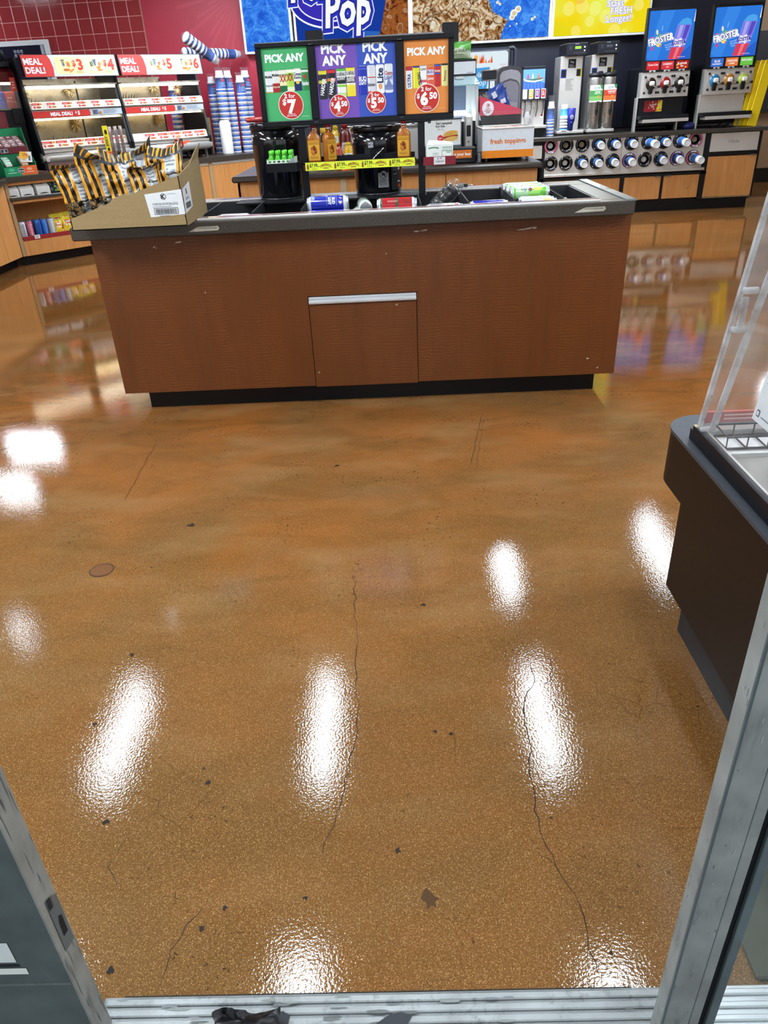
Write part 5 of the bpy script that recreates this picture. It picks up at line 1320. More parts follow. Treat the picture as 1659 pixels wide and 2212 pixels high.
# hot case with chips on top
t_ = T('glass_food_case', 'small glass fronted hot food case between the price sign and the seed display', 'food case', (0.68, 7.15, PZ))
m = MB(); m.box(-0.16, 0.02, 0.04, 0.12, 0.42, 0.30, '#2b2d33', 'plastic'); m.box(-0.16, 0.38, 0.30, 0.12, 0.42, 0.60, '#8fa0b4', 'steel'); m.box(0.10, 0.0, 0.12, 0.12, 0.40, 0.60, '#b7bfc6', 'steel'); m.box(-0.16, 0, 0.12, -0.14, 0.4, 0.6, '#b7bfc6', 'steel'); m.box(-0.16, 0.0, 0.0, 0.12, 0.42, 0.04, '#3c3e44', 'plastic'); m.build('case_frame', t_)
m = MB(); m.box(-0.135, 0.06, 0.345, 0.06, 0.36, 0.355, '#d6e6f6', 'lamp'); m.box(-0.12, 0.374, 0.38, 0.05, 0.379, 0.58, '#39435a', 'gloss'); m.build('lit_shelf', t_)
m = MB(); m.F = FR(-0.135, 0.0, 0.315); m.rect(0, 0, 0.2, 0.032, '#e9edf2', 1)
for k in range(26): m.rect(0.008 + k * 0.007, 0.004, 0.008 + k * 0.007 + random.choice([0.002, 0.0035]), 0.026, '#4a6494', 2)
m.build('barcode_strip', t_)
m = MB(); m.box(-0.14, -0.002, 0.352, 0.10, 0.002, 0.565, '#ffffff', 'glass'); m.build('glass_front', t_)
m = MB(); m.add([(-0.16, -0.03, 0.575), (0.125, -0.03, 0.575), (0.10, 0.10, 0.635), (-0.16, 0.10, 0.635)], [(0, 1, 2, 3)], '#a9c4cc', 'gloss'); m.box(-0.16, -0.032, 0.568, 0.125, -0.028, 0.576, '#7fb0ac', 'gloss'); m.box(-0.16, 0.10, 0.60, 0.12, 0.42, 0.64, '#93a3ac', 'plastic'); gl = m.build('glass_canopy', t_, 'pale glass canopy')
m = MB(); m.box(-0.07, 0.05, 0.618, 0.0, 0.075, 0.64, '#d6dadc', 'metal', 0.003); m.build('clip', gl)
m = MB(); m.box(-0.16, 0.11, 0.635, 0.112, 0.42, 0.765, '#22242a', 'plastic', 0.005); hd = m.build('header', t_)
m = MB(); m.F = FR(0, 0.1095, 0.635); m.rect(-0.155, 0.022, 0.105, 0.112, '#d5d9de', 1); m.lines(0.03, 0.026, 0.10, 0.034, 1, '#4a4c52', 2); m.build('blank_panel', hd)
random.seed(8)
m = MB(); m.F = TR(0, 0, 0) @ RX(-6); pouch(m, 0.235, 0.135, 0.07, lambda u, v: ('#c7d6b4' if v < 0.62 - 0.9 * (u - 0.5) ** 2 else '#62b24a') if 0.08 < v < 0.9 else '#4f9a3c', 2)
o = T('chip_bag', 'green and cream chip bag lying on top of the glass food case', 'snack bag', (0.645, 7.36, PZ + 0.766)); m.build('bag_body', o)
m = MB(); m.F = RX(-6) @ FR(0, -0.040, 0.05); m.LAY = 0.002; m.text("Miss Vickie's", 0.01, 0.0, 0.024, '#2c3a2a', 1, 'C', 0.015, shear=0.25, maxw=0.16, rot=4); m.lines(-0.05, -0.022, 0.07, -0.012, 1, '#5a6a50', 1); m.build('bag_print', o)
m = MB(); m.box(-0.07, 0, 0, 0.07, 0.14, 1.06, '#15171c', 'plastic', 0.004); solo('black_column', m, 'tall square black column standing just right of the price sign', 'column', TR(0.60, 7.62, PZ))
m = MB(); m.box(-0.075, 0, 0, 0.075, 0.15, 1.05, '#17181d', 'plastic', 0.004); solo('black_column', m, 'square black column rising behind the purple poster', 'column', TR(-0.60, 7.55, PZ))
m = MB(); m.tube([(-0.06, 0, 0), (0.06, 0, 0), (0.065, 0, 0.008), (0.065, 0, 0.07), (0.06, 0, 0.078), (-0.06, 0, 0.075), (-0.065, 0, 0.068), (-0.065, 0, 0.008), (-0.06, 0, 0)], 0.006, '#b9b9b6', 'metal', 6); m.box(-0.06, 0.002, 0.004, 0.06, 0.006, 0.074, '#22242a', 'plastic'); m.tube([(0, 0.004, -0.6), (0, 0.004, 0)], 0.006, '#55565a', 'metal', 6)
solo('tag_holder', m, 'small grey framed tag holder on a rod in front of the drink fountain', 'tag holder', TR(0.91, 7.30, PZ + 0.60))

# hot dog grill
t_ = T('hot_dog_grill', 'wide steel hot dog roller grill behind the liquor shelf', 'grill', (0.15, 6.98, PZ))
m = MB(); m.box(-0.50, 0.03, 0.03, 0.35, 0.60, 0.27, '#4a4b50', 'steel', 0.006); m.build('body', t_)
m = MB(); m.box(0.52, -0.02, 0.0, 0.585, 0.10, 0.345, '#a9aaa8', 'steel', 0.008); e_ = m.build('end_housing', t_)
m = MB(); m.F = FR(0.552, -0.0205, 0.0); m.rrect(-0.018, 0.19, 0.018, 0.275, 0.004, '#1a1b20', 1); m.ell(0, 0.305, 0.012, 0.012, '#dedede', 1, n=14); m.ell(0, 0.15, 0.008, 0.008, '#6a6a6a', 1, n=10); m.build('switch', e_)
for k in range(8):
    m = MB(); m.tube([(-0.48, 0.06 + k * 0.065, 0.30), (0.35, 0.06 + k * 0.065, 0.30)], 0.013, '#b9b8b4', 'chrome', 10); m.build('roller', t_)
m = MB(); m.box(-0.50, 0.58, 0.27, 0.34, 0.60, 0.93, '#3a3c44', 'plastic'); m.box(-0.30, 0.18, 0.93, 0.36, 0.62, 0.965, '#8d8d8f', 'plastic', 0.012); m.build('rear_canopy', t_, 'grey lid on black back panel')
def food_card(x0, x1, title, lab, hide):
    o = T('menu_card', lab, 'menu card', ((x0 + x1) / 2, 6.85, PZ))
    w2 = (x1 - x0) / 2
    m = MB(); m.box(-w2, 0, 0.135, w2, 0.008, 0.335, '#e3e6e4', 'paper'); m.box(-w2, -0.004, 0.327, w2, 0.012, 0.337, '#3a3c40', 'plastic'); m.box(w2 - 0.006, -0.003, 0.135, w2, 0.009, 0.335, '#8f9294', 'metal'); m.box(-w2, -0.006, 0.125, w2, 0.03, 0.138, '#7d8286', 'metal'); c_ = m.build('card', o)
    m = MB(); m.box(-w2 + 0.02, 0.0, 0.0, -w2 + 0.035, 0.02, 0.13, '#55575c', 'metal'); m.box(w2 - 0.035, 0.0, 0.0, w2 - 0.02, 0.02, 0.13, '#55575c', 'metal'); m.build('stand', o)
    m = MB(); m.F = FR(0, -0.0005, 0.135)
    m.text(title[0], 0.02, 0.160, 0.017, '#26282c', 1, 'C', 0.03, maxw=0.13); m.text(title[1], -0.01, 0.138, 0.017, '#26282c', 1, 'C', 0.03); m.text('290 cals', -0.01, 0.118, 0.011, '#6a6c70', 1, 'C', 0.0)
    bx = w2 * 0.45
    m.ell(-0.01, 0.055, 0.026, 0.026, '#d8323c', 1, n=20); m.lines(-0.026, 0.048, 0.006, 0.062, 2, '#f4e4e4', 2)
    m.rect(bx - 0.06, 0.03, bx + 0.065, 0.115, '#e9dcc8', 0.5); m.ell(bx, 0.085, 0.062, 0.024, '#d8a24c', 2, n=22, rot=0.18); m.ell(bx, 0.066, 0.064, 0.018, '#a8402c', 3, n=22, rot=0.12); m.ell(bx + 0.005, 0.050, 0.060, 0.017, '#e0b460', 4, n=22, rot=0.12)
    for k in range(7): m.ell(bx - 0.048 + k * 0.016, 0.072 + k * 0.002, 0.008, 0.004, '#ecd04a', 5, n=8)
    m.build('print', c_)
food_card(0.30, 0.63, ('Earl campbell', 'hot link'), 'white hot link menu card with a hot dog picture right of the sign post', 0)
food_card(-0.13, 0.10, ('cheddar', 'smoke'), 'white hot dog menu card half hidden behind the right liquor bottle', 1)
m = MB()
t_ = T('bun_box', 'low black steamer box with an orange printed strip under the hot link card', 'food box', (0.60, 6.72, PZ))
m.box(-0.22, 0.0, 0.0, 0.145, 0.10, 0.125, '#17181c', 'plastic', 0.012); bb = m.build('box_body', t_)
m = MB(); m.F = FR(0, -0.0006, 0.0); m.rect(-0.20, 0.042, 0.105, 0.103, '#d8742c', 1); m.text('e your bun', 0.028, 0.062, 0.022, '#f2efe8', 2, 'C', 0.03, maxw=0.135); m.lines(-0.05, 0.01, 0.1, 0.03, 2, '#3a3c40', 1); m.build('front_print', bb, 'orange strip with white lettering')
m = MB(); m.box(0, 0, 0, 0.035, 0.02, 0.09, '#33353a', 'plastic', 0.003); m.F = FR(0, -0.0004, 0); m.lines(0.006, 0.01, 0.03, 0.08, 6, '#9a9ca0', 1); solo('control_box', m, 'small upright black control box beside the toppings well', 'control box', TR(0.775 - 0.03, 6.66, PZ))

# condiments
def squeeze(name, label, x, y, h, r, body, cap, M, lab):
    t_ = T(name, label, 'bottle', (x, y, PZ))
    MB().loft([(0, r * 0.92, r * 0.6), (0.008, r, r * 0.65), (h * 0.35, r * 0.97, r * 0.63), (h * 0.72, r, r * 0.65), (h * 0.86, r * 0.62, r * 0.5), (h * 0.9, r * 0.45, r * 0.42)], body, 'gloss', 18, 2.5).build('bottle_body', t_)
    m = MB(); m.loft([(h * 0.9, r * 0.55, r * 0.5), (h * 0.97, r * 0.5, r * 0.45), (h, r * 0.3, r * 0.3)], cap, 'plastic', 14); m.build('cap', t_)
    m = MB(); m.F = FR(0, -r * 0.66, 0); m.LAY = 0.001; M(m); m.build('label_print', t_, lab)
    place(t_, TR(x, y, PZ + lift))
lift = 0.0
def kl(m):
    m.poly([(-0.028, 0.115), (0.028, 0.115), (0.034, 0.155), (0.026, 0.20), (-0.026, 0.20), (-0.034, 0.155)], '#d6d3cc', 1); m.poly([(-0.024, 0.119), (0.024, 0.119), (0.029, 0.155), (0.022, 0.196), (-0.022, 0.196), (-0.029, 0.155)], '#b9302c', 1.5); m.poly([(-0.022, 0.121), (0.022, 0.121), (0.027, 0.155), (0.02, 0.194), (-0.02, 0.194), (-0.027, 0.155)], '#dcd9d2', 2)
    m.text('HEINZ', 0, 0.173, 0.011, '#3a3430', 3, 'C', 0.03, maxw=0.04); m.lines(-0.016, 0.145, 0.016, 0.166, 2, '#6a625a', 3); m.ell(0.002, 0.134, 0.006, 0.006, '#b9302c', 3, n=10)
def ml(m):
    m.rrect(-0.030, 0.055, 0.030, 0.125, 0.006, '#dfe0dd', 1); m.lines(-0.022, 0.085, 0.022, 0.118, 5, '#7f8388', 2)
squeeze('ketchup_bottle', 'dark red ketchup bottle with a white label standing behind the amber bottles', -0.345, 6.82, 0.345, 0.050, '#5f0f12', '#7a1a1c', kl, 'white keystone label')
def ml2(m): m.rrect(-0.024, 0.20, 0.024, 0.25, 0.004, '#e4e2c8', 1); m.lines(-0.018, 0.21, 0.018, 0.24, 3, '#6a6a5a', 2)
squeeze('mustard_bottle', 'tall yellow mustard bottle half hidden behind the second amber bottle', -0.425, 6.85, 0.33, 0.042, '#dcb81c', '#c8a418', ml2, 'pale label')
squeeze('mustard_bottle', 'short yellow squeeze bottle with a white label left of the marked barrel', -0.318, 6.72, 0.205, 0.043, '#d8a81c', '#dcb81c', ml, 'white label')
def rl(m): m.rrect(-0.022, 0.05, 0.022, 0.10, 0.004, '#e2e0dc', 1); m.lines(-0.016, 0.058, 0.016, 0.09, 3, '#8a8680', 2)
squeeze('sauce_bottle', 'small red and white sauce bottle between the mustard and the amber bottles', -0.398, 6.70, 0.20, 0.028, '#b04a3a', '#a02a2a', rl, 'white label')
m = MB(); m.box(-0.035, -0.02, 0, 0.035, 0.02, 0.05, '#c8581c', 'paper'); m.F = FR(0, -0.0204, 0)
for k in range(16): m.ell(random.uniform(-0.03, 0.03), random.uniform(0.006, 0.045), 0.006, 0.004, random.choice(['#e8b43c', '#8c2a14', '#f0d8a0']), 1 + 0.05 * k, n=7)
solo('sauce_packet_box', m, 'small orange sauce packet box in front of the short mustard bottle', 'box', TR(-0.345, 6.62, PZ))
for k, (x, lab, cc) in enumerate(((-0.62, 'brown sauce jar with yellow band left of the tall mustard bottle', '#8a5a2a'), (-0.535, 'dark jar with a yellow lid beside the tall mustard bottle', '#4a3a2a'))):
    t_ = T('sauce_jar', lab, 'jar', (x, 7.0, PZ))
    MB().loft([(0, 0.036, 0.036), (0.01, 0.04, 0.04), (0.22, 0.04, 0.04), (0.27, 0.028, 0.028)], cc, 'gloss', 16).build('jar_body', t_)
    m = MB(); m.cyl(0, 0, 0.27, 0.31, 0.03, '#d8b43c' if k else '#a8702c', 'plastic', 14); m.build('lid', t_)
    m = MB(); m.warp = bend(0.0405); m.rect(-0.04, 0.08, 0.04, 0.2, '#d8a83c' if k == 0 else '#8a8068', 1); m.build('label_band', t_)

# ================================================================== diagonal snack counter, left
P0X, P0Y, DIAG = -3.823, 7.92, 44.4
DU, DN = (math.cos(R(DIAG)), math.sin(R(DIAG))), (-math.sin(R(DIAG)), math.cos(R(DIAG)))
def LD(s, off, z=0.855):
    return (P0X + s * DU[0] + off * DN[0], P0Y + s * DU[1] + off * DN[1], z)
SCN = T('snack_counter', 'diagonal orange wood snack counter with open shelves in the back left corner', 'counter', LD(0, 0, 0), DIAG)
m = MB()
for b in ((0.02, 0.66, 0.10, 3.25, 0.70, 0.81), (0.0, 0.05, 0.10, 0.02, 0.70, 0.81), (1.45, 0.06, 0.10, 1.47, 0.70, 0.81), (3.23, 0.06, 0.10, 3.25, 0.7, 0.81), (0.02, 0.05, 0.10, 1.45, 0.66, 0.13)): m.box(*b, '#b9824c', 'oak')
m.build('carcass', SCN)
m = MB(); m.box(0.02, 0.42, 0.26, 1.45, 0.44, 0.81, '#c68a4e', 'oak'); m.build('shelf_back', SCN)
m = MB(); m.box(-0.02, 0.03, 0.10, 0.018, 0.06, 0.81, '#a88d6a', 'plastic', 0.003); m.build('corner_post', SCN)
m = MB(); m.box(0.02, 0.03, 0.10, 1.45, 0.055, 0.245, '#c68a4e', 'oak'); m.build('lower_panel', SCN)
m = MB(); m.box(0.02, 0.04, 0.245, 1.45, 0.42, 0.262, '#b9824c', 'oak'); m.build('lower_shelf', SCN)
m = MB(); m.box(0.03, 0.030, 0.247, 1.45, 0.040, 0.288, '#8f2a2c', 'plastic'); rl_ = m.build('price_rail', SCN, 'dark red price rail')
for a_ in (0.148, 0.535):
    m = MB(); m.F = FR(a_, 0.0295, 0.256); m.rect(0, 0, 0.055, 0.036, '#dedede', 1); m.lines(0.008, 0.006, 0.048, 0.03, 2, '#55585c', 2); m.build('price_tag', rl_)
m = MB(); m.box(0.0, 0.0, 0.636, 1.45, 0.42, 0.668, '#4a443c', 'stone', 0.006); m.build('upper_shelf', SCN, 'stone upper shelf')
m = MB(); m.box(0.02, 0.02, 0.61, 1.45, 0.05, 0.636, '#b9906a', 'oak'); m.box(0.02, 0.03, 0.78, 1.45, 0.05, 0.81, '#b9906a', 'oak'); m.build('shelf_rail', SCN)
for x0, x1 in ((1.475, 2.375), (2.43, 3.23)):
    m = MB(); m.box(x0, 0.03, 0.105, x1, 0.055, 0.770, '#c68a4e', 'oak', 0.002); m.build('door', SCN)
    m = MB(); m.box(x0, 0.025, 0.772, x1, 0.055, 0.806, '#aab0b4', 'alum', 0.003); m.build('door_channel', SCN)
m = MB(); m.box(2.378, 0.028, 0.105, 2.427, 0.055, 0.806, '#a88d6a', 'plastic'); m.build('filler_strip', SCN)
m = MB(); m.box(0.0, 0.12, 0, 3.25, 0.70, 0.10, '#0c0c0f', 'plastic'); m.build('toe_kick', SCN)
wp = lambda s, off: LD(s, off)[:2]
m = MB(SCN)
A_ = [wp(-0.03, 0), wp(3.42, 0), (wp(3.42, 0)[0], YW - 0.04), (-5.4, YW - 0.04), (-5.4, 8.45), wp(-0.03, 0.55)]
m.prism(A_, 0.808, 0.858, '#4a443c', 'stone'); m.build('countertop', SCN)
# run along the left wall
LR = T('side_cabinet', 'orange wood side cabinet with a dark stone top at the left edge', 'cabinet', (-4.4, 6.8, 0))
m = MB(LR); m.box(-5.0, 5.2, 0.1, -3.875, 7.94, 0.80, '#b9824c', 'oak'); m.build('carcass', LR)
for y0, y1 in ((6.70, 7.598), (7.602, 7.90), (5.8, 6.696)):
    m = MB(LR); m.box(-3.876, y0, 0.105, -3.853, y1, 0.79, '#c68a4e', 'oak'); m.build('door', LR)
m = MB(LR); m.box(-5.0, 5.2, 0, -3.96, 7.95, 0.1, '#0c0c0f', 'plastic'); m.build('toe_kick', LR)
m = MB(LR); m.box(-5.0, 5.15, 0.80, -3.80, 7.90, 0.85, '#4a443c', 'stone', 0.006); m.build('countertop', LR)
m = MB(); m.box(-0.12, -0.09, 0, 0.12, 0.09, 0.10, '#d79aa4', 'paper', 0.002); m.F = RTF(0.121, 0, 0); m.lines(-0.07, 0.02, 0.07, 0.09, 4, '#e6c3c8', 1); m.rect(-0.06, 0.03, -0.02, 0.05, '#a04a5a', 2)
solo('candy_box', m, 'pale pink candy box at the left edge beside the mint display', 'box', TR(-3.95, 7.72, 0.85))

# heated food cabinets with meal signs
def burst(m, x, y, z, r):
    for k in range(34):
        a_ = 2 * math.pi * k / 34 + random.uniform(-0.05, 0.05)
        rr = r * random.uniform(0.75, 1.1)
        c_, s_ = math.cos(a_), math.sin(a_)
        m.add([(x + 0.01 * c_ - 0.003 * s_, y, z + 0.01 * s_ + 0.003 * c_), (x + rr * c_ - 0.003 * s_, y - 0.012, z + rr * s_ + 0.003 * c_), (x + rr * c_ + 0.003 * s_, y - 0.012, z + rr * s_ - 0.003 * c_), (x + 0.01 * c_ + 0.003 * s_, y, z + 0.01 * s_ - 0.003 * c_)], [(0, 1, 2, 3)], random.choice(['#e8cf96', '#c9a866', '#9a7c48']), 'matte')
    m.ell(0, 0, 0.001, 0.001, '#b98a4a')
def meal_icons(m, a, b, k):
    # cup, roll and carton
    m.poly([(a - 0.045, b + 0.012), (a - 0.02, b + 0.012), (a - 0.015, b + 0.062), (a - 0.05, b + 0.062)], '#3a7ac8', 3); m.rect(a - 0.052, b + 0.060, a - 0.013, b + 0.068, '#4a4c52', 4); m.rect(a - 0.043, b + 0.002, a - 0.022, b + 0.014, '#e8e8ea', 3)
    if k == 0:
        m.poly([(a + 0.0, b + 0.0), (a + 0.035, b + 0.0), (a + 0.04, b + 0.05), (a - 0.003, b + 0.05)], '#e3b23c', 3); m.ell(a + 0.017, b + 0.025, 0.012, 0.015, '#d8604a', 4, n=12)
        m.ell(a - 0.01, b - 0.022, 0.036, 0.012, '#b8662c', 5, n=14); m.ell(a + 0.04, b - 0.03, 0.034, 0.010, '#c8803c', 5, n=14, rot=0.5)
    else:
        m.rect(a - 0.085, b + 0.005, a - 0.066, b + 0.05, '#3a5a4a', 3); m.rect(a - 0.064, b + 0.005, a - 0.052, b + 0.052, '#30364a', 3); m.ell(a + 0.02, b + 0.025, 0.018, 0.02, '#b8404a', 3, n=14)
        m.ell(a - 0.055, b - 0.018, 0.035, 0.014, '#e8dcc8', 5, n=14, rot=-0.3); m.ell(a + 0.0, b - 0.005, 0.022, 0.013, '#b8702c', 6, n=14); m.ell(a + 0.01, b - 0.028, 0.028, 0.009, '#c8743c', 5, n=14)
def merch(label, s0, wd, prices, open_right):
    t_ = T('food_warmer', label, 'food warmer', LD(s0, 0.10, 0.858), DIAG)
    W = wd
    m = MB()
    for x in (0.0, W - 0.025):
        m.prism([(0.02, 0.02), (0.55, 0.02), (0.55, 1.04), (0.16, 1.04), (0.14, 0.84), (0.09, 0.55), (0.02, 0.23)], x, x + 0.025, '#111218', 'plastic', 'x')
    m.build('side_frame', t_)
    for x in (0.06, W - 0.06):
        for y in (0.08, 0.48):
            m = MB(); m.box(x - 0.012, y - 0.012, 0, x + 0.012, y + 0.012, 0.10, '#8d8f92', 'metal'); m.build('leg', t_)
    m = MB(); m.tube([(0.0, 0.06, 0.135), (W, 0.06, 0.135)], 0.048, '#a9a8a4', 'steel', 14); m.box(0.02, 0.06, 0.09, W - 0.02, 0.55, 0.18, '#8f8d8a', 'steel'); m.box(0.02, 0.03, 0.182, W - 0.02, 0.2, 0.20, '#c9c9c7', 'steel'); base = m.build('base', t_, 'rounded steel base')
    m = MB()
    x1 = W - 0.025 - (0.27 if open_right else 0.0)
    m.box(0.025, 0.50, 0.18, x1, 0.52, 0.86, '#b3ab9a', 'metal'); m.box(0.72, 0.495, 0.2, 0.735, 0.505, 0.84, '#2a2420', 'plastic'); bk = m.build('back_mirror', t_)
    # shelves
    for z, nm in ((0.20, 'lower'), (0.565, 'upper')):
        m = MB(); m.box(0.025, 0.10, z, W - 0.025, 0.50, z + 0.018, '#6a6258', 'steel'); m.box(0.025, 0.30, z + 0.06, W - 0.025, 0.32, z + 0.075, '#2b2620', 'plastic'); m.box(0.025, 0.22, z + 0.02, W - 0.025, 0.235, z + 0.055, '#c9a860', 'metal'); sh = m.build('heated_shelf', t_)
        m = MB()
        rng = range(4, 14) if nm == 'lower' and not open_right else range(12, 24) if nm == 'lower' else range(2, 7) if not open_right else range(0, 7)
        for k in rng:
            x = 0.05 + k * 0.033
            hgt = random.uniform(0.07, 0.13)
            m.tube([(x, 0.26, z + 0.02), (x - 0.004, 0.255, z + 0.02 + hgt * 0.6), (x + 0.008, 0.25, z + 0.02 + hgt)], [0.007, 0.005, 0.002], '#1c1a1a' if not (nm == 'lower' and open_right) else '#5a4a34', 'plastic', 5)
        m.build('rack_tines', sh, 'thin black upright rack tines', 'stuff')
    m = MB(); m.box(0.025, 0.06, 0.785, W - 0.025, 0.16, 0.80, '#d9d4c6', 'metal'); m.box(0.03, 0.09, 0.758, W - 0.03, 0.12, 0.786, '#fff1d2', 'lamp'); m.build('heat_lamp', t_)
    m = MB(); m.box(0.03, 0.12, 0.478, W - 0.03, 0.15, 0.496, '#ffe6b0', 'lamp'); m.box(0.025, 0.10, 0.496, W - 0.025, 0.19, 0.505, '#c9bfa2', 'metal'); m.build('heat_lamp', t_)
    for x, z in ((0.13, 0.73), (0.63, 0.75), (0.14, 0.41), (0.62, 0.42)) + (((W - 0.10, 0.74),) if open_right else ()):
        m = MB(); m.F = Matrix()
        for k in range(36):
            a_ = 2 * math.pi * k / 36 + random.uniform(-0.06, 0.06); rr = random.uniform(0.055, 0.088)
            c_, s_ = math.cos(a_), math.sin(a_)
            m.tube([(x + 0.008 * c_, 0.47, z + 0.008 * s_), (x + rr * c_ * 0.85, 0.455, z + rr * s_)], 0.0028, random.choice(['#e6cd98', '#c6a76a', '#8a6c3c']), 'matte', 4)
        m.build('starburst', t_, 'straw coloured spiky starburst', 'stuff')
    # header sign
    m = MB(); m.prism([(-0.01, 0.86), (0.05, 0.86), (0.05, 1.05), (0.02, 1.055)], 0.01, W - 0.005, '#14151b', 'plastic', 'x'); hd = m.build('header', t_)
    tl = math.atan2(0.03, 0.195)
    m = MB(); m.F = FR(0.015, -0.0118, 0.862) @ Matrix.Rotation(-tl, 4, 'X'); m.LAY = 0.0008
    L, H = W - 0.03, 0.190
    m.rect(0, 0, L, H, '#c9d6e6', 1)
    m.poly([(0, 0), (L * 0.295, 0), (L * 0.305, H * 0.4), (L * 0.292, H * 0.8), (L * 0.27, H), (0, H)], '#c9352f', 2)
    m.text('MEAL', L * 0.015, H * 0.56, H * 0.27, '#f6f9ff', 3, 'L', 0.03, maxw=L * 0.22); m.text('DEAL!', L * 0.015, H * 0.16, H * 0.27, '#f6f9ff', 3, 'L', 0.03, maxw=L * 0.245)
    for k, (a0, a1) in enumerate(((0.325, 0.655), (0.668, 0.985))):
        m.rrect(L * a0, H * 0.09, L * a1, H * 0.92, 0.03, '#e2d79a', 3)
        m.F = m.F; ic = MB(); 
        meal_icons(m, L * (a0 + 0.125), H * 0.42, k if not open_right else 1 - k)
        m.text('$', L * (a0 + 0.205), H * 0.47, H * 0.27, '#c9352f', 5, 'C', 0.03); m.text(prices[k], L * (a0 + 0.268), H * 0.30, H * 0.48, '#c9352f', 5, 'C', 0.045)
        m.lines(L * (a1 - 0.12), H * 0.13, L * (a1 - 0.03), H * 0.24, 2, '#9a8f5a', 4)
    m.build('meal_sign', hd, 'printed meal deal sign')
    # price rails with tags, and the middle sign
    for z0, z1, nm in ((0.578, 0.636, 'upper'), (0.222, 0.288, 'lower')):
        m = MB(); m.prism([(0.055, z0), (0.10, z0), (0.10, z1 + 0.01), (0.072, z1)], 0.02, W - 0.02, '#d9d6cf', 'plastic', 'x'); rl2 = m.build('price_rail', t_)
        n = 6
        for k in range(n):
            if open_right and nm == 'lower' and k < 1: continue
            a_ = 0.03 + k * (W - 0.06) / n
            m = MB(); m.F = FR(a_, 0.054, z0 + 0.002) @ Matrix.Rotation(-0.28, 4, 'X'); m.LAY = 0.001
            ww = (W - 0.06) / n * (0.94 if nm == 'lower' else 0.66)
            hh = z1 - z0
            m.rect(0, 0, ww, hh * 0.80, '#ece4d4', 1); m.rect(0, hh * 0.62, ww * 0.8, hh * 0.98, '#c9352f', 2); m.lines(ww * 0.08, hh * 0.68, ww * 0.6, hh * 0.86, 1, '#e6b4ac', 3)
            m.ell(ww * 0.22, hh * 0.32, hh * 0.22, hh * 0.22, '#cf4a50', 2, n=14); m.ell(ww * 0.62, hh * 0.32, ww * 0.26, hh * 0.17, random.choice(['#c8743c', '#d8a04a', '#b8603c']), 2, n=14); m.ell(ww * 0.62, hh * 0.27, ww * 0.24, hh * 0.06, '#8a4a2a', 3, n=12)
            if k % 3 != 1: m.rect(ww * 0.82, hh * 0.62, ww * 1.0, hh * 0.98, '#e6c96a', 2); m.rect(ww * 0.88, hh * 0.7, ww * 0.95, hh * 0.9, '#5a4a2a', 3)
            m.build('price_tag', rl2)
    m = MB(); m.box(0.02, 0.065, 0.503, W - 0.02, 0.072, 0.562, '#b9c4cf', 'plastic'); ms = m.build('middle_sign', t_)
    m = MB(); m.F = FR(0.02, 0.0645, 0.503)
    m.poly([(0, 0), (0.61, 0), (0.615, 0.03), (0.605, 0.058), (0, 0.058)], '#c9352f', 1); m.text('MEAL DEAL!', 0.30, 0.014, 0.030, '#f0f0f2', 2, 'C', 0.05, maxw=0.27); m.text('$', 0.455, 0.028, 0.018, '#f0f0f2', 2, 'C', 0.04); m.text('5', 0.485, 0.014, 0.032, '#f0f0f2', 2, 'C', 0.05)
    m.rect(0.64, 0.008, 0.70, 0.05, '#5a5c62', 2); m.ell(0.69, 0.025, 0.012, 0.016, '#3a7ac8', 3, n=12); m.ell(0.72, 0.022, 0.02, 0.014, '#b8702c', 3, n=12); m.lines(0.76, 0.012, W - 0.08, 0.048, 3, '#7d8a9a', 2)
    m.build('sign_print', ms, 'red meal deal lettering')
    m = MB(); m.F = FR(0.03, 0.012, 0.10); m.rrect(0, 0.004, 0.028, 0.034, 0.003, '#e4e4e4', 2); m.rect(0.005, 0.010, 0.011, 0.028, '#b83a3a', 3); m.rect(0.015, 0.010, 0.022, 0.028, '#6a3a3a', 3); m.build('small_label', base)
    return t_
merch('left heated food cabinet with a three and four dollar meal sign', 0.475, 1.015, ('3', '4'), False)
wm2 = merch('right heated food cabinet with a five and six dollar meal sign', 1.50, 1.03, ('5', '6'), True)
m = MB(); m.F = FR(0, 0, 0); m.poly([(0, 0.02), (0.10, 0), (0.14, 0.03), (0.135, 0.11), (0.06, 0.115), (0.03, 0.10)], '#1d1a18', 1)
for k in range(16): m.ell(random.uniform(0.025, 0.12), random.uniform(0.02, 0.09), random.uniform(0.010, 0.02), random.uniform(0.006, 0.012), random.choice(['#d8442c', '#e87a3c', '#b82a1c', '#e8a06a']), 2 + k * 0.1, n=9, rot=random.random() * 3)
m.rect(0.055, 0.10, 0.095, 0.125, '#c9352f', 4); m.text('NEW', 0.075, 0.107, 0.010, '#f2e8e0', 5); m.poly([(-0.10, 0.035), (0.02, 0.03), (0.02, 0.06), (-0.06, 0.055)], '#d8603c', 0.5); m.poly([(0.13, 0.045), (0.24, 0.075), (0.22, 0.09), (0.13, 0.08)], '#d8603c', 0.5)
solo('promo_card', m, 'black card with a picture of red wings stuck on the right food cabinet base', 'card', Matrix.Translation(LD(1.98, 0.09, 0.965)) @ RZ(DIAG))

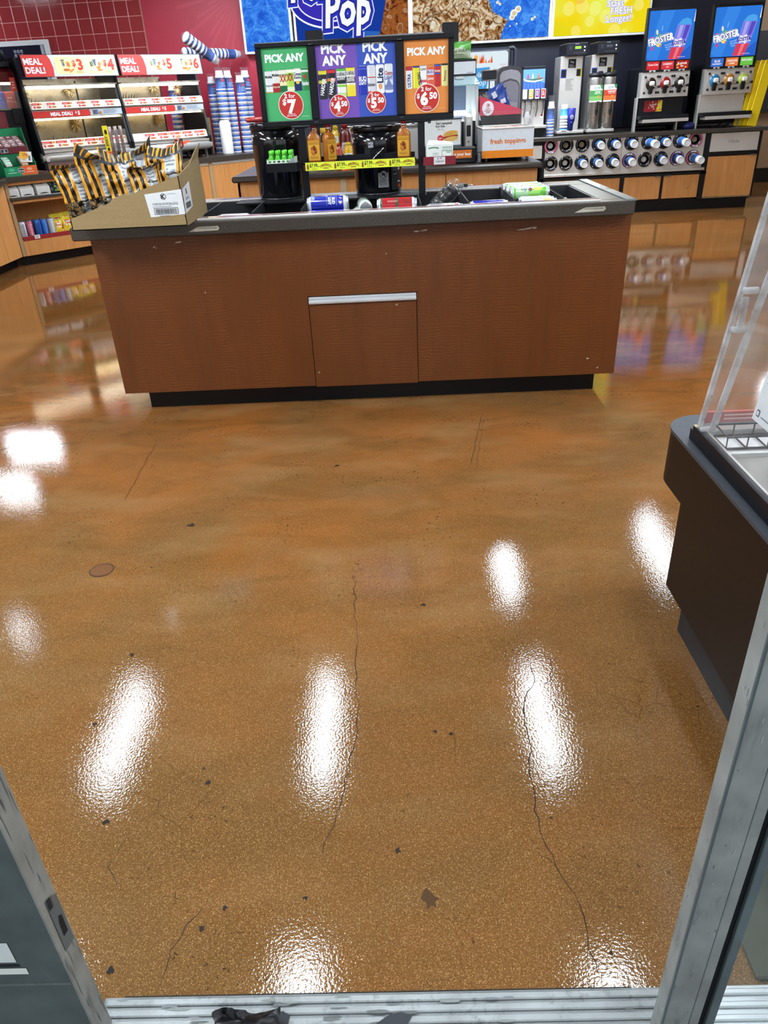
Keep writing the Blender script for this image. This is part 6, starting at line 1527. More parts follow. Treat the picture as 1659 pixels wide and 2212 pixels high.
# small side warmer with blue and red packets, tongs on top
t_ = T('corner_warmer', 'small lit warmer with a dark red rounded top at the left edge', 'food warmer', LD(0.08, 0.30, 0.858), DIAG)
m = MB(); m.box(-0.35, 0.02, 0.0, 0.385, 0.5, 0.60, '#14151b', 'plastic', 0.01); m.box(0.27, 0.0, 0.46, 0.38, 0.02, 0.60, '#1a1b20', 'plastic', 0.004); m.build('black_base', t_)
m = MB(); m.prism([(0.0, 0.83), (0.02, 0.92), (0.10, 0.96), (0.5, 0.96), (0.5, 0.60), (0.45, 0.60), (0.45, 0.83)], -0.35, 0.385, '#4f1218', 'gloss', 'x'); m.box(0.37, 0.0, 0.60, 0.385, 0.5, 0.85, '#15151a', 'plastic'); m.build('hood', t_, 'dark red rounded hood')
m = MB(); m.box(-0.33, 0.02, 0.812, 0.365, 0.10, 0.835, '#fff1cf', 'lamp'); m.build('heat_lamp', t_)
m = MB(); m.box(-0.35, 0.006, 0.60, 0.37, 0.01, 0.83, '#ffffff', 'acrylic'); m.build('glass_front', t_)
m = MB(); m.box(-0.35, 0.40, 0.60, 0.37, 0.42, 0.83, '#8a4a3c', 'plastic'); m.build('back_liner', t_)
for k, (x, cc, lab) in enumerate(((0.20, '#2a34a8', 'blue carton packet inside the small corner warmer'), (0.31, '#a83a34', 'red carton packet inside the small corner warmer'))):
    m = MB(); m.box(-0.05, 0, 0, 0.05, 0.10, 0.15, cc, 'paper', 0.004); m.F = FR(0, -0.0005, 0); m.rect(-0.03, 0.09, -0.018, 0.10, '#e8e4e0', 1); m.rect(-0.005, 0.09, 0.008, 0.10, '#e8e4e0', 1); m.poly([(-0.05, 0.07), (0.05, 0.05), (0.05, 0.055), (-0.05, 0.075)], '#e0a08a' if k else '#5a6ad8', 1)
    solo('food_packet', m, lab, 'food packet', Matrix.Translation(LD(0.08 + x, 0.36, 1.4585)) @ RZ(DIAG))
m = MB(); m.box(0.0, -0.004, 0, 0.05, 0.0, 0.12, '#d84a3c', 'paper'); m.F = FR(0, -0.0045, 0); m.lines(0.008, 0.02, 0.04, 0.09, 3, '#f0c8bc', 1); m.build('hang_tag', t_).location = (0.32, 0.0, 0.75)
t_ = T('tong_rack', 'black rack of upright wire tongs on top of the small corner warmer', 'tong rack', LD(0.30, 0.45, 1.818), DIAG)
MB().box(-0.30, -0.10, 0, 0.16, 0.12, 0.05, '#15151a', 'plastic', 0.006).build('tray', t_)
random.seed(4)
for k in range(20):
    x = -0.28 + k * 0.0225
    hgt = random.uniform(0.09, 0.17)
    m = MB(); m.tube([(x - 0.014, 0.0, 0.05), (x - 0.004, 0.0, 0.05 + hgt), (x + 0.004, 0, 0.05 + hgt), (x + 0.016, 0.0, 0.05)], 0.007, '#0f0f13', 'plastic', 6); m.build('tong', t_)

# mint display
t_ = T('mint_display', 'green stepped carton of mints with a dark red header on the snack counter', 'display box', LD(0.035, 0.06, 0.858), DIAG)
GR = '#1f8a5a'
m = MB()
for x in (0.0, 0.325): m.prism([(0.0, 0.0), (0.26, 0.0), (0.26, 0.43), (0.16, 0.43), (0.10, 0.20), (0.0, 0.11)], x, x + 0.004, GR, 'paper', 'x')
m.box(0.004, 0.256, 0.0, 0.325, 0.26, 0.43, GR, 'paper'); m.box(0.004, 0, 0, 0.325, 0.256, 0.004, GR, 'paper'); m.box(0.004, 0.10, 0.004, 0.325, 0.256, 0.20, '#176a46', 'paper'); ct = m.build('carton', t_)
m = MB(); m.box(-0.03, 0.25, 0.43, 0.245, 0.254, 0.575, '#6e1f2a', 'paper'); h_ = m.build('header', t_)
m = MB(); m.F = FR(-0.03, 0.2495, 0.43)
m.rrect(0.075, 0.062, 0.165, 0.128, 0.012, '#cfd4da', 1); m.rrect(0.08, 0.066, 0.16, 0.124, 0.010, '#1f3a44', 2); m.text('tic', 0.115, 0.095, 0.024, '#e8ece8', 3, 'C', 0.03); m.text('tac', 0.122, 0.070, 0.024, '#e8ece8', 3, 'C', 0.03)
m.ell(0.125, 0.033, 0.045, 0.020, '#d8b8b8', 1); m.ell(0.125, 0.033, 0.042, 0.0175, '#6e1f2a', 2); m.text('Dr', 0.115, 0.036, 0.013, '#e4d0d0', 3, 'C', 0.02, rot=12); m.text('Pepper', 0.125, 0.022, 0.012, '#e4d0d0', 3, 'C', 0.02, rot=12)
for q in range(4):
    for k in range(14):
        a_ = R(-50 + k * 9); rr = 0.095 + q * 0.014
        m.ell(0.12 + rr * math.cos(a_), 0.085 + rr * math.sin(a_) * 0.7, 0.0025, 0.0025, '#a86a70', 1, n=6)
m.build('header_print', h_)
m = MB(); m.box(0.004, -0.001, 0.004, 0.325, 0.002, 0.085, GR, 'paper')
m.F = FR(0, -0.0015, 0.004); m.rect(0.166, 0, 0.325, 0.085, '#d8602c', 1); m.rrect(0.135, 0.022, 0.195, 0.064, 0.008, '#dfe4e0', 2); m.rrect(0.138, 0.025, 0.192, 0.061, 0.007, '#1f3a44', 3); m.text('tic tac', 0.165, 0.036, 0.014, '#e8ece8', 4, 'C', 0.03, maxw=0.045)
m.ell(0.07, 0.055, 0.03, 0.015, '#4fae86', 2, n=16); m.ell(0.25, 0.055, 0.03, 0.014, '#e8a07a', 2, n=16); m.rect(0.03, 0.025, 0.115, 0.030, '#cfe8dc', 2); m.rect(0.215, 0.025, 0.29, 0.030, '#f0d0bc', 2)
m.build('front_lip', t_, 'green and orange front lip')
for i in range(3):
    for k, cc in enumerate(('#3f9a72', '#e07a3c')):
        m = MB(); m.box(0, 0, 0, 0.062, 0.07, 0.022, '#d9e4dc' if k == 0 else '#f0cdb4', 'gloss', 0.004); m.F = TOPF(0, 0, 0.022); m.rect(0.008, 0.01, 0.054, 0.06, cc, 1); m.lines(0.015, 0.02, 0.048, 0.05, 3, '#eef4ee', 2)
        solo('mint_pack', m, '%s mint pack in the lower tier of the green carton, %s' % (('green', 'orange')[k], ('front', 'middle', 'rear')[i]), 'mint pack', Matrix.Translation(LD(0.035 + 0.03 + k * 0.16, 0.06 + 0.005 + i * 0.022, 0.945 + i * 0.020)) @ RZ(DIAG) @ RX(25), 'mint packs in the green carton')
m = MB(); m.prism([(0.0, 0.0), (0.16, 0.0), (0.16, 0.15), (0.0, 0.05)], 0.0, 0.30, '#5f1c28', 'paper', 'x'); m.F = TR(0, -0.002, 0) @ FR(0, 0, 0); m.rrect(0.03, 0.008, 0.10, 0.044, 0.006, '#d4d0d0', 1); m.rrect(0.033, 0.011, 0.097, 0.041, 0.005, '#1f3a44', 2); m.text('tic', 0.065, 0.027, 0.010, '#e8ece8', 3, 'C', 0.03); m.text('tac', 0.067, 0.014, 0.010, '#e8ece8', 3, 'C', 0.03)
tr_ = m.build('upper_tray', t_, 'dark red upper tray'); tr_.location = (0.015, 0.09, 0.205)
random.seed(6)
for i in range(3):
    for k in range(4):
        m = MB(); m.box(0, 0, 0, 0.058, 0.045, 0.018, random.choice(['#a89a9c', '#c6babb', '#8d6a70']), 'gloss', 0.003); m.F = TOPF(0, 0, 0.018); m.rect(0.006, 0.006, 0.052, 0.038, random.choice(['#6e2a38', '#8a4a54']), 1); m.rect(0.012, 0.014, 0.042, 0.028, '#d9cfcf', 2)
        solo('mint_pack', m, 'dark red mint pack in the upper tray, %s in the %s row' % (('first', 'second', 'third', 'fourth')[k], ('front', 'middle', 'rear')[i]), 'mint pack', Matrix.Translation(LD(0.035 + 0.03 + k * 0.068, 0.06 + 0.10 + i * 0.05, 0.858 + 0.205 + 0.054 + i * 0.031)) @ RZ(DIAG) @ RX(32), 'mint packs in the upper tray')
m = MB(); m.box(0, -0.001, 0, 0.115, 0.0, 0.095, '#e4e6e4', 'paper'); m.F = FR(0, -0.0012, 0); m.ell(0.035, 0.06, 0.045, 0.035, '#eab63c', 1, n=20); m.rect(0, 0.03, 0.06, 0.095, '#eab63c', 0.8); m.text('2/$5', 0.05, 0.058, 0.020, '#b8502c', 2, 'C', 0.03, maxw=0.07); m.rrect(0.078, 0.015, 0.10, 0.06, 0.006, '#7d7478', 2); m.lines(0.01, 0.012, 0.05, 0.025, 1, '#8a8d90', 2)
solo('price_card', m, 'white and yellow two for five price card clipped on the mint display', 'price card', Matrix.Translation(LD(0.215, 0.050, 0.985)) @ RZ(DIAG) @ RY(6))

# jerky tub
t_ = T('jerky_tub', 'clear tub of dark meat sticks with a yellow strip label behind the popcorn', 'tub', LD(1.29, 0.03, 0.858), DIAG)
m = MB(); m.box(-0.10, -0.02, 0, 0.10, 0.06, 0.36, '#ffffff', 'acrylic'); m.build('tub_wall', t_, 'clear tub')
for k in range(9):
    m = MB(); x = -0.082 + k * 0.0205; m.tube([(x, 0.0 + 0.02 * (k % 3), 0.005), (x + random.uniform(-0.004, 0.004), 0.0 + 0.02 * (k % 3), 0.37 + random.uniform(-0.02, 0.02))], 0.0085, random.choice(['#4a1512', '#5a1c16', '#3a100e']), 'gloss', 8)
    m.box(x - 0.007, 0.0 + 0.02 * (k % 3) - 0.003, 0.27, x + 0.007, 0.02 * (k % 3) + 0.003, 0.385, '#b9b4ae', 'foil')
    o = T('meat_stick', 'dark red meat stick in a clear wrapper standing in the clear tub', 'meat stick', LD(1.29, 0.03, 0.862), DIAG, 'meat sticks in the clear tub'); m.build('stick', o)
m = MB(); m.box(-0.165, -0.026, 0.0, -0.105, -0.021, 0.40, '#d8c81c', 'paper'); m.F = FR(-0.135, -0.0265, 0); m.rect(-0.03, 0.0, 0.03, 0.155, '#c8501c', 1); m.ell(0, 0.34, 0.016, 0.025, '#2a2410', 1, n=12); m.text('JERKY', 0.008, 0.25, 0.028, '#2a2410', 1, 'C', 0.03, maxw=0.10, rot=90); m.ell(0, 0.175, 0.016, 0.018, '#3a3420', 1, n=12); m.rrect(-0.014, 0.02, 0.014, 0.06, 0.003, '#e8d8c0', 2); m.build('strip_label', t_, 'yellow and orange strip label')

# tall sleeves of bagged cups
def cup_tower(label, s, off, n, r, lean=0.0):
    t_ = T('cup_tower', label, 'cup stack', LD(s, off, 0.859), DIAG, 'bagged towers of blue and white cups')
    s_, c_ = sleeve_secs(n, r, 0.0545)
    L = s_[-1][0]
    S = Matrix.Shear('XY', 4, (lean, 0))
    m = MB(); m.F = S; m.loft(s_, c_, 'paper', 20); m.build('cups', t_)
    m = MB(); m.F = S; m.loft([(0.0, r * 1.02, r * 1.02), (L * 0.3, r * 1.05, r * 1.04), (L * 0.6, r * 1.03, r * 1.05), (L * 0.86, r * 1.04, r * 1.03), (L * 0.93, r * 0.92, r * 0.9), (L * 0.985, r * 0.75, r * 0.72), (L * 1.015, r * 0.9, r * 0.5), (L * 1.04, r * 1.05, r * 0.15)], '#ffffff', 'film', 20, 2, False); m.build('plastic_bag', t_, 'clear plastic sleeve')
    m = MB(); m.F = S @ FR(0, -r * 0.97, n * 0.0545); m.LAY = 0.001
    m.rrect(-0.016, 0.075, 0.016, 0.10, 0.004, '#c8404a', 1); m.lines(-0.03, 0.02, 0.035, 0.07, 3, '#8fb0dc', 1); m.build('cup_print', t_)
cup_tower('leftmost front tower of bagged blue and white cups beside the brown carton', 2.915, 0.36, 13, 0.062)
cup_tower('second tower of bagged blue and white cups from the left', 3.055, 0.40, 13, 0.062)
cup_tower('third tower of bagged cups from the left, its white top lowest', 3.205, 0.36, 12, 0.062)
cup_tower('rightmost tower of bagged blue and white cups by the sign band', 3.345, 0.44, 13, 0.062)
cup_tower('tower of bagged cups standing behind the leftmost front tower', 2.895, 0.53, 12, 0.055)
cup_tower('tower of bagged cups seen through the right end of the right food cabinet', 2.46, 0.72, 11, 0.062)
def lying(label, M, n, r):
    t_ = T('cup_sleeve_lying', label, 'cup stack', (0, 0, 0)); t_.matrix_world = M; t_.name = 'bagged_cups'
    s_, c_ = sleeve_secs(n, r, 0.0545); L = s_[-1][0]
    MB().loft(s_, c_, 'paper', 20).build('cups', t_)
    m = MB(); m.loft([(-0.03, r * 0.5, r * 0.5), (0.0, r * 1.04, r * 1.04), (L * 0.5, r * 1.05, r * 1.05), (L * 0.9, r * 0.95, r * 0.95), (L * 1.03, r * 0.6, r * 0.5), (L * 1.10, r * 0.9, r * 0.3)], '#ffffff', 'film', 18, 2, False); m.build('plastic_bag', t_, 'clear plastic sleeve')
lying('sleeve of bagged cups lying tilted on top of the cup towers', Matrix.Translation(LD(2.52, 0.36, 2.10)) @ RZ(DIAG) @ RY(122), 5, 0.060)
lying('sleeve of bagged cups lying level across the tops of the cup towers', Matrix.Translation(LD(2.62, 0.60, 1.955)) @ RZ(DIAG) @ RY(91), 11, 0.058)
m = MB(); m.loft([(0, 0.066, 0.05), (0.02, 0.071, 0.055), (0.18, 0.074, 0.056), (0.33, 0.072, 0.054), (0.355, 0.066, 0.045), (0.375, 0.05, 0.02)], '#eeece8', 'foil', 20, 2.2)
solo('lid_sleeve', m, 'white wrapped sleeve of lids standing in front of the cup towers', 'lid stack', Matrix.Translation(LD(2.775, 0.17, 0.859)) @ RZ(DIAG))
t_ = T('brown_carton', 'tall open brown carton with a dark printed label beside the cup towers', 'box', LD(2.70, 0.55, 0.859), DIAG)
m = MB(); m.box(-0.06, 0, 0, 0.12, 0.25, 0.41, '#a08055', 'cardboard'); m.build('carton_body', t_)
m = MB(); m.add([(-0.06, 0.0, 0.41), (0.03, 0.0, 0.41), (-0.01, 0.02, 0.98), (-0.10, 0.02, 1.0)], [(0, 1, 2, 3)], '#231d18', 'matte'); m.box(-0.075, -0.002, 0.41, -0.06, 0.25, 0.99, '#3a2c20', 'cardboard'); m.build('raised_flap', t_, 'dark raised flap')
m = MB(); m.F = FR(0, -0.0006, 0); m.rect(-0.035, 0.03, 0.09, 0.22, '#23294a', 1); m.lines(-0.02, 0.06, 0.05, 0.19, 4, '#6a7096', 2); m.lines(-0.045, 0.26, 0.09, 0.38, 5, '#5f4a2e', 1); m.build('carton_print', t_)
m = MB()
for k in range(17): m.box(-0.05, 0, k * 0.030, 0.05, 0.10, k * 0.030 + 0.024, '#8a1c24', 'plastic', 0.005)
o = T('red_tray_stack', 'stack of thin dark red trays between the food cabinet and the brown carton', 'tray stack', LD(2.565, 0.67, 0.859), DIAG)
for k in range(17):
    q = MB(); q.box(-0.06, 0, k * 0.031, 0.06, 0.12, k * 0.031 + 0.026, '#8a1c24', 'plastic', 0.006); q.build('tray', o)

# shelf goods
t0 = None
for k, (s, lab) in enumerate(((0.045, 'white hinged food carton half cut by the corner post, leftmost of three'), (0.195, 'white hinged food carton in the middle of the upper shelf'), (0.365, 'white hinged food carton beside the dark printed box'))):
    if t0 is None:
        t0 = T('food_carton', lab, 'carton', LD(s, 0.04, 0.668), DIAG, 'white food cartons on the upper shelf')
        m = MB(); m.prism([(0.0, 0.0), (0.22, 0.0), (0.22, 0.135), (0.09, 0.135), (0.0, 0.07)], -0.068, 0.068, '#dfdcd9', 'paper', 'x'); m.build('carton_body', t0)
        m = MB(); m.F = FR(0, -0.0006, 0.0)
        m.poly([(-0.045, 0.008), (0.045, 0.008)] + [(0.045 - 0.09 * q / 8, 0.020 - 0.008 * ((q - 4) / 4) ** 2) for q in range(9)], '#3a3634', 1); m.poly([(-0.05, 0.022), (0.05, 0.022), (0.05, 0.062), (-0.05, 0.062)], '#d2d6d4', 1); m.build('front_slot', t0)
        nv = Vector((0, -0.065, 0.09)).normalized()
        m = MB(); m.F = Matrix(((1, 0, 0, 0), (0, 0.811, -0.585, 0.0), (0, 0.585, 0.811, 0.07), (0, 0, 0, 1))); m.LAY = 0.001
        m.ell(0.0, 0.055, 0.017, 0.015, '#c8404a', 1, n=18); m.ell(0.0, 0.055, 0.011, 0.010, '#e6e2e0', 2, n=16); m.text('K', 0, 0.050, 0.010, '#c8404a', 3, 'C', 0.04)
        for q in range(14): m.ell(random.uniform(-0.06, 0.06), random.uniform(0.01, 0.10), 0.0022, 0.002, '#d8a0a0', 1, n=6)
        m.build('lid_print', t0)
    else: dup(t0, Matrix.Translation(LD(s, 0.04, 0.668)) @ RZ(DIAG), lab)
m = MB(); m.box(-0.075, 0, 0, 0.075, 0.08, 0.13, '#1d2a30', 'paper', 0.003); m.F = FR(0, -0.0005, 0)
for k in range(26): m.ell(random.uniform(-0.065, 0.065), random.uniform(0.01, 0.12), random.uniform(0.006, 0.02), random.uniform(0.005, 0.012), random.choice(['#5a8a3a', '#a8c84a', '#4a6a7a', '#8f8f96', '#2f4a3a']), 1 + k * 0.06, n=9, rot=random.random() * 3)
solo('patterned_box', m, 'dark box with a green leaf print on the upper shelf', 'box', Matrix.Translation(LD(0.52, 0.10, 0.668)) @ RZ(DIAG))
def can_up(mb, r, h_, col, band=None):
    mb.loft([(0, r * 0.8, r * 0.8), (0.008, r, r), (h_ - 0.016, r, r)], col, 'gloss', 18); return mb
def slim(label, s, off, col, dark, group):
    t_ = T('slim_can', label, 'can', LD(s, off, 0.263), DIAG, group)
    MB().loft([(0, 0.026, 0.026), (0.006, 0.0325, 0.0325), (0.155, 0.0325, 0.0325), (0.166, 0.027, 0.027)], col, 'gloss', 18).build('can_body', t_)
    m = MB(); m.loft([(0.166, 0.0275, 0.0275), (0.169, 0.0275, 0.0275), (0.167, 0.025, 0.025), (0.165, 0.0, 0.0)], '#c4c8cc', 'metal', 18); m.build('can_lid', t_)
    m = MB(); m.warp = bend(0.0326); m.LAY = 0.0007
    m.text('energy', 0.002, 0.07, 0.016, dark, 1, 'C', 0.02, maxw=0.07, rot=80) if False else m.lines(-0.022, 0.03, 0.022, 0.14, 6, dark, 1); m.rect(-0.006, 0.02, 0.006, 0.15, dark, 1.5); m.build('can_print', t_)
GC = 'slim cans on the lower shelf'
for s, off, col, dk, lab in ((0.065, 0.075, '#d3d8de', '#8a929c', 'pale silver slim can at the left end of the lower shelf front'), (0.140, 0.078, '#b85a72', '#d89aa8', 'pink slim can on the lower shelf front'), (0.226, 0.08, '#2a62b8', '#1f4a94', 'left blue slim can on the lower shelf front'), (0.297, 0.085, '#2a62b8', '#4a86d8', 'right blue slim can on the lower shelf front'), (0.366, 0.075, '#a9b0ba', '#c8ced6', 'grey slim can next to the yellow chip bags')):
    slim(lab, s, off, col, dk, GC)
for s, col, lab in ((0.075, '#c9ced6', 'silver slim can in the second row behind the pale silver one'), (0.150, '#b8848f', 'pink slim can in the second row'), (0.232, '#3a6ab8', 'blue slim can in the second row behind the left blue one'), (0.305, '#3a6ab8', 'blue slim can in the second row behind the right blue one')):
    slim(lab, s, 0.152, col, '#5a6a8a', GC)
def lays(u, v):
    if v > 0.88: return '#d9c23a'
    if 0.26 < u < 0.74 and 0.60 < v < 0.78: return '#b83228' if not (0.36 < u < 0.66 and 0.65 < v < 0.73) else '#efe6d8'
    if v < 0.26 and abs((u * 3) % 1 - 0.5) < 0.3: return '#e6c84a'
    if 0.15 < u < 0.85 and 0.40 < v < 0.58: return '#efe0c0' if int(u * 8 + v * 6) % 2 else '#d8a04a'
    if u > 0.78 and v < 0.55: return '#b83228'
    return '#e3c52c'
random.seed(9)
for s, off, sc, rz, lab in ((0.445, 0.085, 1.0, 4, 'yellow chip bag right of the grey slim can'), (0.555, 0.085, 1.12, -4, 'yellow chip bag with red badge in the middle of the lower shelf'), (0.655, 0.10, 1.1, 14, 'yellow chip bag half hidden behind the popcorn box'), (0.49, 0.20, 1.3, -8, 'yellow chip bag in the back row, left one'), (0.61, 0.20, 1.35, 6, 'yellow chip bag in the back row, right one')):
    m = MB(); pouch(m, 0.115 * sc, 0.145 * sc, 0.05, lays, int(s * 100), 12, 14, 0.007)
    o = T('chip_bag', lab, 'snack bag', (0, 0, 0), 0, 'yellow chip bags on the lower shelf'); o.matrix_world = Matrix.Translation(LD(s, off, 0.264)) @ RZ(DIAG + rz) @ RX(-8); m.build('bag_body', o)
    m = MB(); m.F = FR(0, -0.031, 0.092 * sc); m.LAY = 0.001; m.text("Lay's", 0, 0, 0.016 * sc, '#f4eee4', 1, 'C', 0.03, rot=6); m.build('bag_print', o)

# ================================================================== things on and in the island
PB = T('popcorn_box', 'open brown cardboard display box with white labels on the left end of the island', 'box', (-1.145, 3.6, 0.9265))
FY, BY_, XL, XR = 3.385, 3.80, -1.398, -0.886
def slab(m, P, thick, mat='cardboard', col='#a08a60'):
    P = [Vector(p) for p in P]
    n = (P[1] - P[0]).cross(P[2] - P[0]).normalized() * thick
    k = len(P)
    m.add([tuple(p) for p in P] + [tuple(p - n) for p in P], [tuple(range(k)), tuple(range(k, 2 * k))[::-1]] + [((i + 1) % k, i, k + i, k + (i + 1) % k) for i in range(k)], col, mat)
Z0 = 0.9265
m = MB(PB); slab(m, [(XL, FY, Z0), (XR, FY, Z0), (XR - 0.006, FY, 1.127), (-1.125, FY, 1.060), (-1.135, FY, 1.068), (-1.195, FY, 1.048), (-1.207, FY, 1.034), (XL, FY, 0.974)], 0.004); FPAN = m.build('front_panel', PB)
m = MB(PB); slab(m, [(XR, FY, Z0), (XR, BY_, Z0), (XR - 0.006, BY_, 1.178), (XR - 0.006, FY, 1.127)], 0.004); RPAN = m.build('side_panel', PB)
m = MB(PB); slab(m, [(XL, BY_, Z0), (XL, FY, Z0), (XL, FY, 0.974), (XL, BY_, 0.99)], 0.004); m.build('side_panel', PB)
m = MB(PB); slab(m, [(XR, BY_, Z0), (XL, BY_, Z0), (XL, BY_, 0.99), (XR - 0.006, BY_, 1.178)], 0.004); m.build('back_panel', PB)
m = MB(PB); slab(m, [(XR - 0.006, 3.62, 1.157), (XR - 0.006, BY_, 1.178), (XR + 0.012, BY_ - 0.005, 1.232), (XR + 0.004, 3.70, 1.20)], 0.003, col='#c0aa80'); m.build('torn_flap', PB)
m = MB(PB); m.box(XL, FY, Z0, XR, BY_, Z0 + 0.004, '#8d7548', 'cardboard'); m.build('bottom', PB)
m = MB(PB); m.F = FR(0, FY, 0)
m.poly([(-1.052, 1.060), (-0.890, 1.074), (-0.888, 0.974), (-1.041, 0.967)], '#d3d6d8', 1)
m.ell(-0.972, 1.048, 0.0125, 0.0125, '#23262a', 2); m.ell(-0.972, 1.048, 0.0105, 0.0105, '#d3d6d8', 3); m.text('K', -0.972, 1.0405, 0.015, '#23262a', 4, 'C', 0.06); m.text('CONVENIENCE', -0.935, 1.056, 0.0035, '#5a5d62', 2, 'C', 0.0)
m.text('CK WHT CHD CHS POPCORN 6x5.75OZ', -0.968, 1.014, 0.0095, '#2b2e33', 2, 'C', 0.005, maxw=0.112); m.lines(-1.025, 1.006, -0.925, 1.010, 1, '#5a5d62', 2)
m.rect(-1.022, 0.976, -0.916, 1.003, '#23262a', 2); m.rect(-1.0195, 0.978, -0.9185, 1.001, '#d3d6d8', 3)
x = -1.016
random.seed(21)
while x < -0.923:
    q = random.choice([0.0009, 0.0016, 0.0022]); m.rect(x, 0.9795, x + q, 0.9995, '#23262a', 4); x += q + random.choice([0.0009, 0.0014])
m.lines(-1.0, 0.969, -0.94, 0.973, 1, '#5a5d62', 2)
m.build('label_print', FPAN, 'white shipping label')
m = MB(PB); m.F = RTF(XR, 0, 0)
m.poly([(FY + 0.002, 0.974), (FY + 0.14, 0.990), (FY + 0.14, 1.094), (FY + 0.002, 1.074)], '#ced1d4', 1)
m.ell(FY + 0.065, 1.060, 0.012, 0.012, '#23262a', 2); m.ell(FY + 0.065, 1.060, 0.010, 0.010, '#ced1d4', 3); m.text('K', FY + 0.065, 1.053, 0.014, '#23262a', 4, 'C', 0.06); m.text('POPCORN', FY + 0.068, 1.028, 0.008, '#2b2e33', 2, 'C', 0.005, maxw=0.09, rot=4)
x = FY + 0.025
while x < FY + 0.115:
    q = random.choice([0.0012, 0.002]); m.rect(x, 0.992, x + q, 1.016, '#23262a', 2); x += q + random.choice([0.0012, 0.002])
m.build('label_print', RPAN, 'white shipping label')
def popc(sd):
    rnd = random.Random(sd)
    ln = [rnd.random() for _ in range(80)]
    def f(u, v):
        if v > 0.93: return '#d89a22' if int(u * 24) % 3 == 0 else '#33363c'
        if v > 0.90: return '#3a3d44'
        if v < 0.40 and u < 0.5:
            return '@dots'
        if 0.47 < u < 0.80:
            if abs(v - 0.66) < 0.012 or abs(v - 0.38) < 0.010: return '#33363a'
            k = int(v * 40)
            return '#85898e' if (k % 2 and 0.50 < u < 0.52 + 0.26 * ln[k]) else '#c0c5ca'
        for a, b in ((0.07, 0.17), (0.27, 0.37), (0.85, 0.90)):
            if a < u < b: return '#17161a'
        if u > 0.95: return '#3a3c42'
        return '#d9992a'
    return f
random.seed(12)
for k, (x, y, rz, ry, h_, lab) in enumerate(((-1.352, 3.478, 34, -7, 0.275, 'black and yellow striped popcorn bag at the low left end of the cardboard box'), (-1.248, 3.476, 40, -5, 0.305, 'second popcorn bag from the left, its top folded towards the front'),
        (-1.145, 3.478, 38, -4, 0.272, 'third popcorn bag from the left in the front row of the cardboard box'), (-1.043, 3.478, 38, -4, 0.255, 'fourth popcorn bag from the left in the front row, near the label'),
        (-1.16, 3.63, 20, 4, 0.30, 'popcorn bag in the back row behind the third one'), (-0.985, 3.61, 10, -3, 0.285, 'popcorn bag at the high right end of the back row'))):
    m = MB(); pouch(m, 0.155, h_, 0.062, popc(k), k * 1.7, 30, 40, 0.016, 0.16, flop=(0.03, 0.05, -0.03, 0.04, 0.02, -0.03)[k], peak=(0.012, 0.035, 0.025, 0.02, 0.032, 0.03)[k])
    o = T('popcorn_bag', lab, 'snack bag', (0, 0, 0), 0, 'striped popcorn bags in the cardboard box'); o.matrix_world = TR(x, y, Z0 + 0.006) @ RZ(rz) @ RY(ry) @ RX(-3); m.build('bag_body', o)

# drink cans lying in the trough
def can_lying(label, x, y, z, r, L, secs, words, group=None, rz=0.0, roll=0.0, flip=False, ends='#c9cdd2'):
    """can with its axis along x; secs = list of (to, colour) shares of the length; words = (text, position along, angle, size, colour, upright)"""
    t_ = T('drink_can', label, 'can', (x, y, z), rz, group)
    m = MB(); m.F = RY(90) @ TR(0, 0, -L / 2)
    P = [(0.007, r * 0.86, r * 0.86), (0.016, r, r)]; C_ = [ends]
    prev = 0.0
    for f, cc in secs:
        P.append((0.016 + (L - 0.034) * f, r, r)); C_.append(cc)
    P += [(L - 0.007, r * 0.84, r * 0.84)]; C_.append(ends)
    m.loft(P, C_, 'foil' if False else 'gloss', 24); m.build('can_body', t_)
    m = MB(); m.F = RY(90) @ TR(0, 0, -L / 2)
    m.loft([(0.0, r * 0.74, r * 0.74), (0.0, r * 0.86, r * 0.86), (0.008, r * 0.87, r * 0.87)], '#c6c9cd', 'metal', 22, 2, True); m.build('can_end', t_)
    m = MB(); m.F = RY(90) @ TR(0, 0, -L / 2); m.loft([(L - 0.008, r * 0.85, r * 0.85), (L, r * 0.86, r * 0.86), (L, r * 0.78, r * 0.78), (L - 0.004, r * 0.74, r * 0.74)], '#c6c9cd', 'metal', 22, 2, True); m.build('can_end', t_)
    if words:
        m = MB(); m.LAY = 0.0008
        # a runs round the can, b along it
        m.warp = lambda a, b, c: (b, -math.sin(a / r + ANG) * (r + c), math.cos(a / r + ANG) * (r + c))
        for wd in words: wd(m)
        m.build('can_print', t_)
    return t_
ANG = R(55)
FLZ = 0.863
RC = 0.033
def bud(m):
    m.text('BUD', 0.006, 0.022, 0.013, '#dfe6f4', 2, 'C', 0.04, rot=0, maxw=0.03); m.text('LIGHT', 0.006, 0.004, 0.013, '#dfe6f4', 2, 'C', 0.04, maxw=0.034)
    m.rect(-0.016, -0.004, 0.028, -0.0025, '#7f90dc', 1); m.rect(-0.016, 0.042, 0.028, 0.0435, '#7f90dc', 1); m.rect(-0.016, -0.004, -0.0145, 0.0435, '#7f90dc', 1)
    m.poly([(-0.01, 0.056), (0.012, 0.052), (0.024, 0.060), (0.014, 0.070), (-0.006, 0.068)], '#c9b8c8', 1); m.lines(-0.004, 0.058, 0.014, 0.066, 2, '#4a3a8c', 2); m.rect(-0.02, -0.075, 0.0, -0.060, '#8a9ae0', 1)
BL = [(0.02, '#c9cdd2'), (0.97, '#2430a0'), (1.0, '#c9cdd2')]
